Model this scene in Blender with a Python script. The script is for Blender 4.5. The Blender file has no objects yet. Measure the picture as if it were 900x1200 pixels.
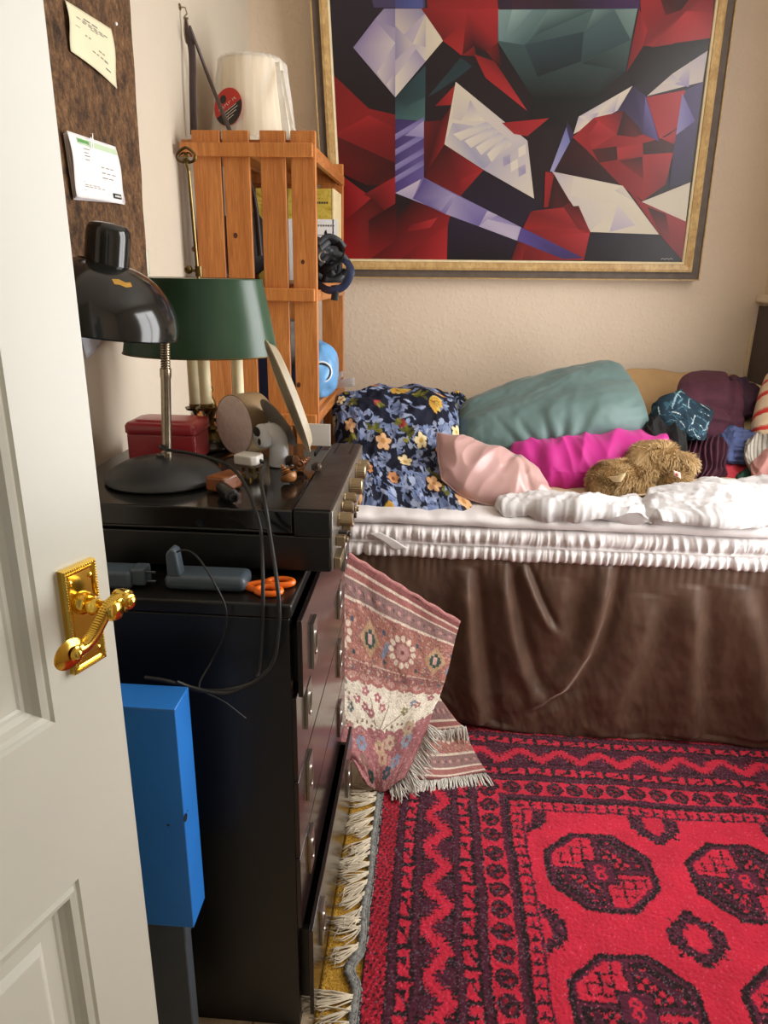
import bpy, math, random
import numpy as np
from mathutils import Vector, Matrix, noise
R = random.Random(7)
sc = bpy.context.scene
COL = sc.collection
PI = math.pi

# ------------------------------------------------------------------ camera
CH = 1.40
FPX = 850.0
def _n(v):
    return Vector(v).normalized()
_dy = _n((65, -282, FPX))
_dd = _n((-44, (FPX*FPX - 65*44)/282.0, FPX))
_dz = -_dd
_dx = _dy.cross(_dz)
def ray(x, y):
    c = Vector((x-450.0, y-600.0, FPX))
    return Vector((c.dot(_dx), c.dot(_dy), c.dot(_dz)))
def at(x, y, Y=None, Z=None, X=None):
    """world point on the sight line of a place in the photo at a known depth, height or side distance"""
    r = ray(x, y)
    t = X/r.x if X is not None else (Y/r.y if Y is not None else (Z-CH)/r.z)
    return Vector((r.x*t, r.y*t, CH + r.z*t))
cam = bpy.data.cameras.new('camera')
cam.sensor_fit = 'VERTICAL'
cam.sensor_height = 36.0
cam.lens = 36.0*FPX/1200.0
cam.clip_start = 0.02
co = bpy.data.objects.new('camera', cam)
COL.objects.link(co)
# camera axes (right, down, forward) expressed in the world
rt = Vector((_dx[0], _dy[0], _dz[0])); dn = Vector((_dx[1], _dy[1], _dz[1])); fw = Vector((_dx[2], _dy[2], _dz[2]))
m = Matrix.Identity(4)
for i in range(3):
    m[i][0] = rt[i]; m[i][1] = -dn[i]; m[i][2] = -fw[i]
m.translation = Vector((0, 0, CH))
co.matrix_world = m
sc.camera = co

# ------------------------------------------------------------------ colours and materials
def lin(c):
    if isinstance(c, str):
        c = c.lstrip('#'); c = [int(c[i:i+2], 16)/255.0 for i in (0, 2, 4)]
    return tuple(x/12.92 if x <= 0.04045 else ((x+0.055)/1.055)**2.4 for x in c[:3])
def rgba(c):
    return (*lin(c), 1.0)
class NT:
    def __init__(s, name):
        s.m = bpy.data.materials.new(name); s.m.use_nodes = True
        s.t = s.m.node_tree; s.n = s.t.nodes; s.b = s.n['Principled BSDF']
        s.tc = None
    def new(s, kind, **kw):
        n = s.n.new(kind)
        for k, v in kw.items():
            if k in n.inputs: n.inputs[k].default_value = v
            else: setattr(n, k, v)
        return n
    def link(s, a, b): s.t.links.new(a, b)
    def co(s, scale=(1, 1, 1), rot=(0, 0, 0)):
        if s.tc is None: s.tc = s.n.new('ShaderNodeTexCoord')
        mp = s.n.new('ShaderNodeMapping'); mp.inputs['Scale'].default_value = scale; mp.inputs['Rotation'].default_value = rot
        s.link(s.tc.outputs['Object'], mp.inputs['Vector']); return mp.outputs['Vector']
    def noise(s, scale, detail=4, rough=.55, vec=None, dist=0):
        n = s.new('ShaderNodeTexNoise'); n.inputs['Scale'].default_value = scale; n.inputs['Detail'].default_value = detail
        n.inputs['Roughness'].default_value = rough; n.inputs['Distortion'].default_value = dist
        s.link(vec if vec is not None else s.co(), n.inputs['Vector']); return n.outputs['Fac']
    def ramp(s, fac, stops):
        r = s.n.new('ShaderNodeValToRGB'); e = r.color_ramp.elements
        while len(e) < len(stops): e.new(.5)
        for i, (p, c) in enumerate(stops):
            e[i].position = p; e[i].color = rgba(c) if isinstance(c, (str, tuple)) else (c, c, c, 1)
        s.link(fac, r.inputs['Fac']); return r.outputs['Color']
    def bump(s, fac, strength=.3, dist=.002, prev=None):
        b = s.n.new('ShaderNodeBump'); b.inputs['Strength'].default_value = strength; b.inputs['Distance'].default_value = dist
        s.link(fac, b.inputs['Height'])
        if prev is not None: s.link(prev, b.inputs['Normal'])
        return b.outputs['Normal']
    def setp(s, **kw):
        for k, v in kw.items(): s.b.inputs[k.replace('_', ' ')].default_value = v
def flat(name, c, rough=.5, metal=0, var=.06, vs=30, bump=0, bs=200, bd=.001, spec=.5, coat=0, sheen=0, sheent=None, alpha=None):
    """a plain colour with a little procedural variation"""
    t = NT(name); h = lin(c)
    lo = tuple(max(0, x*(1-var)) for x in h); hi = tuple(min(1, x*(1+var)) for x in h)
    r = t.n.new('ShaderNodeValToRGB'); r.color_ramp.elements[0].color = (*lo, 1); r.color_ramp.elements[1].color = (*hi, 1)
    r.color_ramp.elements[0].position = .35; r.color_ramp.elements[1].position = .65
    t.link(t.noise(vs), r.inputs['Fac']); t.link(r.outputs['Color'], t.b.inputs['Base Color'])
    t.setp(Roughness=rough, Metallic=metal, Specular_IOR_Level=spec, Coat_Weight=coat, Sheen_Weight=sheen)
    if sheen: t.setp(Sheen_Roughness=.35); t.b.inputs['Sheen Tint'].default_value = rgba(sheent or c)
    if bump: t.link(t.bump(t.noise(bs, 3), bump, bd), t.b.inputs['Normal'])
    if alpha is not None: t.setp(Alpha=alpha)
    return t.m
def wood(name, a, b, c, rough=.45, scale=(14, 14, 1.6), knots=False):
    t = NT(name)
    n1 = t.noise(3.2, 5, .6, t.co(scale), 1.2)
    n2 = t.noise(40, 3, .6, t.co((scale[0]*.6, scale[1]*.6, scale[2]*.25)))
    col = t.ramp(n1, [(.3, a), (.5, b), (.72, c)])
    mx = t.new('ShaderNodeMix'); mx.data_type = 'RGBA'; mx.blend_type = 'MULTIPLY'; mx.inputs['Factor'].default_value = .45
    t.link(col, mx.inputs['A']); t.link(t.ramp(n2, [(.35, (.72, .66, .6)), (.6, (1., 1., 1.))]), mx.inputs['B'])
    out = mx.outputs['Result']
    t.link(out, t.b.inputs['Base Color']); t.setp(Roughness=rough)
    t.link(t.bump(n2, .12, .001), t.b.inputs['Normal'])
    return t.m
def vcol(name, rough=.8, bump=0, bs=600, bd=.001, sheen=0, sheent='#ffffff', spec=.3, weave=False, sr=.4):
    """material that reads the mesh's own dyed colours"""
    t = NT(name); a = t.new('ShaderNodeVertexColor'); a.layer_name = 'Col'
    t.link(a.outputs['Color'], t.b.inputs['Base Color']); t.setp(Roughness=rough, Specular_IOR_Level=spec, Sheen_Weight=sheen, Sheen_Roughness=sr)
    t.b.inputs['Sheen Tint'].default_value = rgba(sheent)
    if bump: t.link(t.bump(t.noise(bs, 3), bump, bd), t.b.inputs['Normal'])
    return t.m
def glassy(name, c=(1, 1, 1), amount=.75, rough=.1):
    """thin clear sheet: mostly see-through, part glossy film"""
    t = NT(name)
    tr = t.new('ShaderNodeBsdfTransparent'); tr.inputs['Color'].default_value = (*c, 1)
    mx = t.new('ShaderNodeMixShader')
    fr = t.new('ShaderNodeLayerWeight'); fr.inputs['Blend'].default_value = .25
    r = t.new('ShaderNodeMapRange'); r.inputs['To Min'].default_value = 1-amount; r.inputs['To Max'].default_value = 1-amount+.35
    t.link(fr.outputs['Facing'], r.inputs['Value']); t.link(r.outputs['Result'], mx.inputs['Fac'])
    t.b.inputs['Base Color'].default_value = (*c, 1); t.setp(Roughness=rough)
    t.link(tr.outputs['BSDF'], mx.inputs[1]); t.link(t.b.outputs['BSDF'], mx.inputs[2])
    o = t.n['Material Output']; t.link(mx.outputs['Shader'], o.inputs['Surface'])
    return t.m

# ------------------------------------------------------------------ mesh builder
def frame(axis, up=None):
    w = Vector(axis).normalized()
    u = Vector(up) if up is not None else (Vector((0, 0, 1)) if abs(w.z) < .9 else Vector((1, 0, 0)))
    a = u.cross(w).normalized(); b = w.cross(a)
    return a, b, w
class MB:
    def __init__(s): s.v = []; s.f = []; s.c = []
    def add(s, vs, fs, cols=None):
        k = len(s.v); s.v += [Vector(p) for p in vs]; s.f += [tuple(i+k for i in f) for f in fs]
        if cols is not None: s.c += list(cols)
        return s
    def box(s, lo, hi):
        x0, y0, z0 = lo; x1, y1, z1 = hi
        return s.add([(x0,y0,z0),(x1,y0,z0),(x1,y1,z0),(x0,y1,z0),(x0,y0,z1),(x1,y0,z1),(x1,y1,z1),(x0,y1,z1)],
              [(0,3,2,1),(4,5,6,7),(0,1,5,4),(1,2,6,5),(2,3,7,6),(3,0,4,7)])
    def obox(s, c, ax, half):
        a, b, w = ax; c = Vector(c); h = half
        pts = [c + a*(sx*h[0]) + b*(sy*h[1]) + w*(sz*h[2]) for sz in (-1, 1) for sx, sy in ((-1,-1),(1,-1),(1,1),(-1,1))]
        return s.add(pts, [(0,3,2,1),(4,5,6,7),(0,1,5,4),(1,2,6,5),(2,3,7,6),(3,0,4,7)])
    def lathe(s, prof, c=(0,0,0), axis=(0,0,1), n=40, sx=1, sy=1, up=None, capa=False, capb=False):
        a, b, w = frame(axis, up); c = Vector(c); vs = []; fs = []
        for r, h in prof:
            for i in range(n):
                t = 2*PI*i/n; vs.append(c + a*(r*sx*math.cos(t)) + b*(r*sy*math.sin(t)) + w*h)
        for j in range(len(prof)-1):
            for i in range(n):
                k = (i+1) % n; fs.append((j*n+i, j*n+k, (j+1)*n+k, (j+1)*n+i))
        if capa: fs.append(tuple(range(n))[::-1])
        if capb: fs.append(tuple((len(prof)-1)*n+i for i in range(n)))
        return s.add(vs, fs)
    def cyl(s, p0, p1, r, r1=None, n=24):
        p0 = Vector(p0); p1 = Vector(p1); L = (p1-p0).length
        return s.lathe([(r, 0), (r if r1 is None else r1, L)], p0, p1-p0, n, capa=True, capb=True)
    def tube(s, pts, r, n=10, closed=False, flatx=1.0):
        pts = [Vector(p) for p in pts]; N = len(pts); vs = []; fs = []; up = None
        for i, p in enumerate(pts):
            a = pts[(i-1) % N] if (i or closed) else p; b = pts[(i+1) % N] if (i < N-1 or closed) else p
            t = (b-a).normalized()
            if up is None: u, w, _ = frame(t)
            else:
                w = up - t*up.dot(t)
                if w.length < 1e-6: _, w, _ = frame(t)
                w.normalize(); u = w.cross(t)
            up = w; rr = r[i] if isinstance(r, (list, tuple)) else r
            for k in range(n):
                q = 2*PI*k/n; vs.append(p + u*(rr*flatx*math.cos(q)) + w*(rr*math.sin(q)))
        for i in range(N if closed else N-1):
            j = (i+1) % N
            for k in range(n):
                l = (k+1) % n; fs.append((i*n+k, i*n+l, j*n+l, j*n+k))
        if not closed:
            fs.append(tuple(range(n))[::-1]); fs.append(tuple((N-1)*n+k for k in range(n)))
        return s.add(vs, fs)
    def ball(s, c, r, n=20, mnn=12, ax=None):
        r = (r, r, r) if not hasattr(r, '__len__') else r; c = Vector(c)
        a, b, w = ax if ax else (Vector((1,0,0)), Vector((0,1,0)), Vector((0,0,1)))
        vs = [c - w*r[2]]; fs = []
        for j in range(1, mnn):
            th = PI*j/mnn
            for i in range(n):
                ph = 2*PI*i/n
                vs.append(c + a*(r[0]*math.sin(th)*math.cos(ph)) + b*(r[1]*math.sin(th)*math.sin(ph)) - w*(r[2]*math.cos(th)))
        vs.append(c + w*r[2]); e = len(vs)-1
        for i in range(n): fs.append((0, 1+(i+1) % n, 1+i)); fs.append((e, e-n+i, e-n+(i+1) % n))
        for j in range(mnn-2):
            for i in range(n):
                k = (i+1) % n; fs.append((1+j*n+i, 1+j*n+k, 1+(j+1)*n+k, 1+(j+1)*n+i))
        return s.add(vs, fs)
    def prism(s, pts2, c, ax, h, h0=0.0):
        a, b, w = ax; c = Vector(c); n = len(pts2)
        vs = [c + a*x + b*y + w*h0 for x, y in pts2] + [c + a*x + b*y + w*h for x, y in pts2]
        return s.add(vs, [tuple(range(n))[::-1], tuple(range(n, 2*n))] + [(i, (i+1) % n, n+(i+1) % n, n+i) for i in range(n)])
WL = {}
def setcol(me, cols):
    a = me.color_attributes.new('Col', 'FLOAT_COLOR', 'POINT')
    arr = np.ones((len(me.vertices), 4), np.float32); arr[:, :3] = np.asarray(cols, np.float32).reshape(-1, 3)
    a.data.foreach_set('color', arr.ravel())
def obj(name, mb, mat, parent=None, bev=0, smooth=35, seg=2, label=None, solid=0, sub=0, origin=None, soff=-1):
    """link a builder as ONE mesh object; its points are given in the world"""
    V = [Vector(p) for p in mb.v]
    if parent is not None and origin is None: og = WL[parent].copy()
    elif origin is not None: og = Vector(origin)
    else:
        xs = [p.x for p in V]; ys = [p.y for p in V]; zs = [p.z for p in V]
        og = Vector(((min(xs)+max(xs))/2, (min(ys)+max(ys))/2, min(zs)))
    me = bpy.data.meshes.new(name)
    me.from_pydata([tuple(p-og) for p in V], [], mb.f); me.update()
    if mb.c: setcol(me, mb.c)
    if isinstance(mat, (list, tuple)):
        for q in mat: me.materials.append(q)
    else: me.materials.append(mat)
    if smooth is not None:
        me.polygons.foreach_set('use_smooth', [True]*len(me.polygons))
        if smooth < 180: me.set_sharp_from_angle(angle=math.radians(smooth))
    o = bpy.data.objects.new(name, me); COL.objects.link(o)
    if parent is not None:
        o.parent = parent; o.location = og - WL[parent]
    else: o.location = og
    WL[o] = og
    if solid:
        q = o.modifiers.new('solid', 'SOLIDIFY'); q.thickness = solid; q.offset = soff
    if bev:
        q = o.modifiers.new('bevel', 'BEVEL'); q.width = bev; q.segments = seg; q.limit_method = 'ANGLE'; q.angle_limit = math.radians(40)
    if sub:
        q = o.modifiers.new('sub', 'SUBSURF'); q.levels = sub; q.render_levels = sub
    if label: o['label'] = label
    return o
def thing(name, label, cat, loc, group=None):
    o = bpy.data.objects.new(name, None); COL.objects.link(o); o.location = loc; o.empty_display_size = .05
    WL[o] = Vector(loc); return tag(o, label, cat, group)
def tag(o, label, cat, group=None):
    o['label'] = label; o['category'] = cat
    if group: o['group'] = group
    return o
def struct(name, mb, mat, parent=None, **k):
    o = obj(name, mb, mat, parent, **k)
    if parent is None: o['kind'] = 'structure'
    return o
def box(lo, hi): return MB().box(lo, hi)

# ------------------------------------------------------------------ soft surfaces
def catmull(P, t):
    n = len(P)-1; x = min(max(t, 0), 1)*n; i = min(int(x), n-1); f = x-i
    p1, p2 = P[i], P[i+1]
    p0 = P[i-1] if i else p1*2-p2
    p3 = P[i+2] if i+2 <= n else p2*2-p1
    return (p1*2 + (p2-p0)*f + (p0*2-p1*5+p2*4-p3)*(f*f) + (p1*3-p0-p2*3+p3)*(f*f*f))*.5
def grid_pts(ctrl, nu, nv):
    rows = [[Vector(p) for p in r] for r in ctrl]
    out = []
    for j in range(nv+1):
        v = j/nv
        out.append(None); row = []
        for i in range(nu+1):
            u = i/nu
            row.append(catmull([catmull(r, u) for r in rows], v))
        out[-1] = row
    return out
def normals(G):
    nv = len(G); nu = len(G[0]); N = []
    eye = Vector((0, 0, CH))
    for j in range(nv):
        row = []
        for i in range(nu):
            du = G[j][min(i+1, nu-1)] - G[j][max(i-1, 0)]; dv = G[min(j+1, nv-1)][i] - G[max(j-1, 0)][i]
            n = du.cross(dv)
            n = n.normalized() if n.length > 1e-9 else Vector((0, 0, 1))
            row.append(n)
        N.append(row)
    c = G[nv//2][nu//2]
    if N[nv//2][nu//2].dot(eye-c) < 0: N = [[-n for n in r] for r in N]
    return N
def ridg(p, s, a=1.0):
    v = 0; k = 1.0; q = Vector(p)*s
    for _ in range(3):
        v += k*(1-2*abs(noise.noise(q))); q = q*2.03 + Vector((3.1, 1.7, 5.2)); k *= .5
    return a*v
def fbm(p, s, o=3):
    v = 0; k = 1.0; q = Vector(p)*s
    for _ in range(o): v += k*noise.noise(q); q = q*2.1 + Vector((1.3, 7.1, 2.9)); k *= .5
    return v
def cushion(ctrl, thick, nu=48, nv=40, front=.6, ex=2.4, pw=.55, disp=None, color=None, seam=0):
    """a stuffed closed shape over a control net: two skins that meet on the outline"""
    G = grid_pts(ctrl, nu, nv); N = normals(G); b = MB(); vs = []; cols = []; idx = {}
    for side in (1, -1):
        for j in range(nv+1):
            for i in range(nu+1):
                u, v = i/nu, j/nv
                edge = i in (0, nu) or j in (0, nv)
                if side < 0 and edge: idx[(-1, j, i)] = idx[(1, j, i)]; continue
                prof = ((1-abs(2*u-1)**ex)*(1-abs(2*v-1)**ex))
                prof = max(prof, 0)**pw
                d = prof*thick*(front if side > 0 else front-1)
                if disp: d += (disp(u, v, G[j][i])*min(1, prof*3 + .15)) * (1 if side > 0 else -.5)
                idx[(side, j, i)] = len(vs); vs.append(G[j][i] + N[j][i]*d)
                if color: cols.append(color(u, v))
    fs = []
    for side in (1, -1):
        for j in range(nv):
            for i in range(nu):
                q = (idx[(side,j,i)], idx[(side,j,i+1)], idx[(side,j+1,i+1)], idx[(side,j+1,i)])
                fs.append(q if side > 0 else q[::-1])
    a = (Vector(vs[fs[0][1]])-vs[fs[0][0]])
    return b.add(vs, fs, cols if color else None)
def sheet(ctrl, nu, nv, disp=None, color=None):
    G = grid_pts(ctrl, nu, nv); N = normals(G); vs = []; cols = []
    for j in range(nv+1):
        for i in range(nu+1):
            u, v = i/nu, j/nv; p = G[j][i]
            if disp:
                d = disp(u, v, p)
                p = p + d if isinstance(d, Vector) else p + N[j][i]*d
            vs.append(p)
            if color: cols.append(color(u, v))
    fs = [(j*(nu+1)+i, j*(nu+1)+i+1, (j+1)*(nu+1)+i+1, (j+1)*(nu+1)+i) for j in range(nv) for i in range(nu)]
    c = G[nv//2][nu//2]
    p0, p1, p2 = vs[fs[len(fs)//2][0]], vs[fs[len(fs)//2][1]], vs[fs[len(fs)//2][2]]
    return MB().add(vs, fs, cols if color else None)
def fringe(b, pts, dirs, L, r, n, jit=.3, drop=0, rng=R, curl=.25):
    """soft twisted yarn ends along a line of points"""
    for k in range(n):
        t = (k+.5)/n; x = t*(len(pts)-1); i = min(int(x), len(pts)-2); f = x-i
        p = Vector(pts[i]).lerp(Vector(pts[i+1]), f); d = Vector(dirs[i]).lerp(Vector(dirs[i+1]), f).normalized()
        side = Vector((-d.y, d.x, 0)); side = side.normalized() if side.length > .01 else Vector((1, 0, 0))
        l = L*(1+rng.uniform(-jit, jit)); w = rng.uniform(-curl, curl); w2 = rng.uniform(-curl, curl)
        q = [p, p + d*l*.35 + side*l*w*.5, p + d*l*.7 + side*l*(w*.8+w2*.4), p + d*l + side*l*(w+w2)]
        for qq in q: qq.z += rng.uniform(0, .004)
        if drop: q = [qq + Vector((0, 0, -drop*l*(h/3)**2)) for h, qq in enumerate(q)]
        if q[-1].z < .004 + r: 
            for qq in q: qq.z = max(qq.z, .006 + r)
        b.tube(q, [r, r, r*.9, r*.4], 5)
# ------------------------------------------------------------------ materials
def wall_mat(name, c, c2, bump, bs):
    t = NT(name)
    t.link(t.ramp(t.noise(1.6, 5, .6), [(.3, c), (.7, c2)]), t.b.inputs['Base Color'])
    t.setp(Roughness=.72, Specular_IOR_Level=.25)
    v = t.new('ShaderNodeTexVoronoi'); v.inputs['Scale'].default_value = bs; v.feature = 'SMOOTH_F1'
    wv = t.noise(bs*.5, 3)
    mx = t.new('ShaderNodeVectorMath'); mx.operation = 'MULTIPLY_ADD'; mx.inputs[1].default_value = (.03, .03, .03)
    t.link(wv, mx.inputs[0]); t.link(t.co(), mx.inputs[2]); t.link(mx.outputs['Vector'], v.inputs['Vector'])
    bump1 = t.bump(t.ramp(v.outputs['Distance'], [(.12, .9), (.45, .1)]), bump, .004)
    t.link(t.bump(t.noise(180, 3), .18, .001, bump1), t.b.inputs['Normal'])
    return t.m
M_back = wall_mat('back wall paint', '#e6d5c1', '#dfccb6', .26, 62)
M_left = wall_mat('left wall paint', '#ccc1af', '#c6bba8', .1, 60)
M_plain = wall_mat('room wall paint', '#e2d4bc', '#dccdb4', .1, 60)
M_ceil = flat('ceiling paint', '#f0ece2', .9, var=.02)
M_door = flat('door gloss paint', '#c6c5b9', .3, var=.015, vs=5, bump=.03, bs=40)
M_skirt = flat('skirting paint', '#efe9da', .4, var=.02)
M_brass = flat('polished brass', '#e3bd55', .16, metal=1, var=.05, vs=20)
M_black = flat('black stained wood', '#15120f', .32, var=.25, vs=9, bump=.05, bs=300)
M_chest = flat('black chest side', '#0e0c0b', .4, var=.2, vs=6)
M_draw = flat('glossy drawer veneer', '#241b19', .17, var=.25, vs=7, bump=.03, bs=30)
M_steel = flat('brushed steel', '#b4b2ac', .3, metal=1, var=.08, vs=60)
M_card = flat('white card', '#efeeea', .8, var=.02)
M_ink = flat('grey print', '#77756e', .8)
M_inkd = flat('dark print', '#33352f', .8)

# ------------------------------------------------------------------ setting
XL, XR, YB, YF, ZC = -0.72, 1.245, 3.0, 0.0, 2.62
t = NT('pale laminate')
bw = t.new('ShaderNodeTexBrick'); bw.inputs['Scale'].default_value = 1; bw.inputs['Brick Width'].default_value = 1.2; bw.inputs['Row Height'].default_value = .19
bw.inputs['Mortar Size'].default_value = .002; bw.inputs['Color1'].default_value = rgba('#cbb79a'); bw.inputs['Color2'].default_value = rgba('#bca789'); bw.inputs['Mortar'].default_value = rgba('#6d5b45')
t.link(t.co(rot=(0, 0, PI/2)), bw.inputs['Vector'])
mx = t.new('ShaderNodeMix'); mx.data_type = 'RGBA'; mx.blend_type = 'MULTIPLY'; mx.inputs['Factor'].default_value = .5
t.link(bw.outputs['Color'], mx.inputs['A']); t.link(t.ramp(t.noise(6, 5, .6, t.co((12, 1.5, 1)), 1), [(.3, (.7, .64, .58)), (.65, (1., 1., 1.))]), mx.inputs['B'])
t.link(mx.outputs['Result'], t.b.inputs['Base Color']); t.setp(Roughness=.28)
M_floor = t.m
struct('floor', box((XL-.1, YF-1.2, -.06), (XR+.1, YB+.1, 0)), M_floor)
struct('wall_back', box((XL-.1, YB, 0), (XR+.1, YB+.1, ZC)), M_back)
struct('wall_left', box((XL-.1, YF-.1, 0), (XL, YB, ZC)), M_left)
struct('ceiling', box((XL-.1, YF-.1, ZC), (XR+.1, YB+.1, ZC+.06)), M_ceil)
# right wall with the window opening
WY0, WY1, WZ0, WZ1 = 1.02, 2.20, .52, 2.30
b = MB()
b.box((XR, YF-.1, 0), (XR+.1, WY0, ZC)); b.box((XR, WY1, 0), (XR+.1, YB, ZC))
b.box((XR, WY0, 0), (XR+.1, WY1, WZ0)); b.box((XR, WY0, WZ1), (XR+.1, WY1, ZC))
struct('wall_right', b, M_plain)
# wall with the doorway the photo is taken from
DX0, DX1 = -.635, .20
b = MB()
b.box((XL, YF-.1, 0), (DX0, YF, ZC)); b.box((DX1, YF-.1, 0), (XR, YF, ZC)); b.box((DX0, YF-.1, 2.03), (DX1, YF, ZC))
struct('wall_front', b, M_plain)
b = MB()
for y0 in (YF, YF-.115):
    b.box((DX1, y0, 0), (DX1+.06, y0+.015, 2.09)); b.box((DX0-.06, y0, 0), (DX0, y0+.015, 2.09)); b.box((DX0, y0, 2.03), (DX1, y0+.015, 2.09))
struct('trim_1', b, M_skirt, bev=.003)
struct('baseboard_right', box((XR-.016, YF+.02, 0), (XR, YB, .12)), M_skirt, bev=.004)
struct('baseboard_back', box((XL+.02, YB-.016, 0), (XR-.02, YB, .12)), M_skirt, bev=.004)
struct('baseboard_left', box((XL, .02, 0), (XL+.016, YB-.02, .12)), M_skirt, bev=.004)
# window: frame, pane, board
b = MB()
fx0, fx1 = XR+.03, XR+.075
for lo, hi in (((WY0, WZ0), (WY0+.05, WZ1)), ((WY1-.05, WZ0), (WY1, WZ1)), ((WY0, WZ0), (WY1, WZ0+.06)), ((WY0, WZ1-.05), (WY1, WZ1)),
               (((WY0+WY1)/2-.022, WZ0), ((WY0+WY1)/2+.022, WZ1))):
    b.box((fx0, lo[0], lo[1]), (fx1, hi[0], hi[1]))
win = struct('window_1', b, M_skirt)
obj('pane', box((fx0+.02, WY0+.04, WZ0+.05), (fx0+.024, WY1-.04, WZ1-.04)), glassy('window glass', (1, 1, 1), .96, .02), win)
obj('window_board', box((XR-.010, WY0-.04, WZ0-.03), (XR+.03, WY1+.04, WZ0-.002)), M_skirt, win)

# ------------------------------------------------------------------ door
ang = math.radians(20)
DD = Vector((math.sin(ang), math.cos(ang), 0)); DN = Vector((DD.y, -DD.x, 0)); DE = Vector((-.355, .72, 0)); UP = Vector((0, 0, 1))
def dp(s, z, k=0.0):           # s back from the free edge, height, out of the face
    return DE - DD*s + UP*z + DN*k
DW, DH, DT = .762, 1.98, .04
b = MB()
axd = (-DD, UP, DN)
panels = []
for s0, s1 in ((.094, .335), (.43, .668)):
    for z0, z1 in ((.24, .731), (.94, 1.42), (1.52, 1.86)):
        panels.append((s0, s1, z0, z1))
# face built as a set of stiles and rails around sunk panels
ss = sorted({0, DW} | {p[0] for p in panels} | {p[1] for p in panels}); zs = sorted({0.006, DH} | {p[2] for p in panels} | {p[3] for p in panels})
for i in range(len(ss)-1):
    for j in range(len(zs)-1):
        q = (ss[i], ss[i+1], zs[j], zs[j+1])
        if any(abs(q[0]-p[0]) < 1e-6 and abs(q[2]-p[2]) < 1e-6 for p in panels): continue
        b.add([dp(q[0], q[2]), dp(q[1], q[2]), dp(q[1], q[3]), dp(q[0], q[3])], [(0, 1, 2, 3)])
for s0, s1, z0, z1 in panels:   # moulded edge: step, ogee, sunk flat, raised field
    rings = [(0, 0), (.003, -.003), (.006, -.0035), (.009, .0015), (.015, .0), (.02, -.006), (.025, -.0105), (.029, -.011), (.032, -.0125), (.05, -.0125), (.058, -.006), (.06, -.0055)]
    L = []
    for o, k in rings: L.append([dp(s0+o, z0+o, k), dp(s1-o, z0+o, k), dp(s1-o, z1-o, k), dp(s0+o, z1-o, k)])
    for r0, r1 in zip(L, L[1:]):
        for k in range(4): b.add([r0[k], r0[(k+1) % 4], r1[(k+1) % 4], r1[k]], [(0, 1, 2, 3)])
    b.add(L[-1], [(0, 1, 2, 3)])
# edges and the flat far side
z0 = .006
c = [dp(0, z0), dp(DW, z0), dp(DW, DH), dp(0, DH), dp(0, z0, -DT), dp(DW, z0, -DT), dp(DW, DH, -DT), dp(0, DH, -DT)]
b.add(c, [(4, 7, 6, 5), (0, 3, 7, 4), (1, 5, 6, 2), (3, 2, 6, 7), (0, 4, 5, 1)])
door = struct('door_1', b, M_door, smooth=25)
# lever handle on its beaded back plate
pc = [door]
hs, hz0, hz1 = .0445, .984, 1.103
w2 = .0225
b = MB()
def ringpl(k, o): return [dp(hs+w2-o, hz0+o, k), dp(hs-w2+o, hz0+o, k), dp(hs-w2+o, hz1-o, k), dp(hs+w2-o, hz1-o, k)]
Ls = [ringpl(k, o) for k, o in ((0, 0), (.0065, 0), (.008, .0012), (.008, .0035), (.006, .0048), (.0072, .0062), (.0064, .008))]
for r0, r1 in zip(Ls, Ls[1:]):
    for k in range(4): b.add([r0[k], r0[(k+1) % 4], r1[(k+1) % 4], r1[k]], [(0, 1, 2, 3)])
b.add(Ls[-1], [(0, 1, 2, 3)])
plate = obj('handle_plate', b, M_brass, door, smooth=30)
b = MB()
def edgepts(o, n1, n2):
    P = []
    for i in range(n1): P.append((hs-w2+o+(2*w2-2*o)*i/n1, hz0+o)); P.append((hs-w2+o+(2*w2-2*o)*i/n1, hz1-o))
    for i in range(n2+1): P.append((hs-w2+o, hz0+o+(hz1-hz0-2*o)*i/n2)); P.append((hs+w2-o, hz0+o+(hz1-hz0-2*o)*i/n2))
    return P
for s, z in edgepts(.0024, 14, 38): b.ball(dp(s, z, .0078), .0017, 7, 5)
obj('beading', b, M_brass, plate)
for s in (hs-.0135, hs+.0135):
    for z in (hz0+.016, hz1-.016):
        q = MB().lathe([(.0, .0016), (.0018, .0015), (.0031, .0008), (.0035, 0)], dp(s, z, .0064), DN, 14)
        obj('screw', q, M_brass, plate)
# neck and scrolled lever
zc = hz1-.043; sc0 = hs
b = MB().lathe([(.0125, 0), (.0125, .003), (.0095, .006), (.009, .012), (.0105, .016), (.0085, .02), (.0075, .03), (.0105, .034), (.0115, .044), (.0085, .049)], dp(sc0, zc, .006), DN, 28, capa=True, capb=True)
neck = obj('handle_neck', b, M_brass, door, smooth=60)
pts = []; rad = []; K = .046
path = [(-.012, -.004), (-.004, .004), (.004, .004), (.012, -.002), (.022, -.012), (.032, -.021), (.042, -.0265), (.05, -.028)]
# lever runs back towards the hinge, dipping in the middle, over-hanging the plate
path = [(-.019, .003), (-.009, .0065), (.002, .004), (.013, -.006), (.025, -.0165), (.037, -.0225), (.047, -.0235), (.055, -.022)]
pp = [dp(sc0+a, zc+c_, K) for a, c_ in path]
P = [catmull(pp, i/40) for i in range(41)]
rr = [.0085*(1-.25*math.sin(PI*i/40)) for i in range(41)]
b = MB().tube(P, rr, 16, flatx=.72)
lever = obj('lever', b, M_brass, neck, smooth=60)
b = MB()     # reeded upper edge
for i in range(5, 32):
    p = P[i]; tdir = (P[i+1]-P[i-1]).normalized(); nn = DN.cross(tdir)
    if nn.z < 0: nn = -nn
    b.tube([p + nn*(.0045) + DN*.0055, p + nn*.0066 + DN*.0015, p + nn*.0062 - DN*.004], .0013, 6)
obj('reeding', b, M_brass, lever)
b = MB()
e0 = P[0]; 
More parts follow.
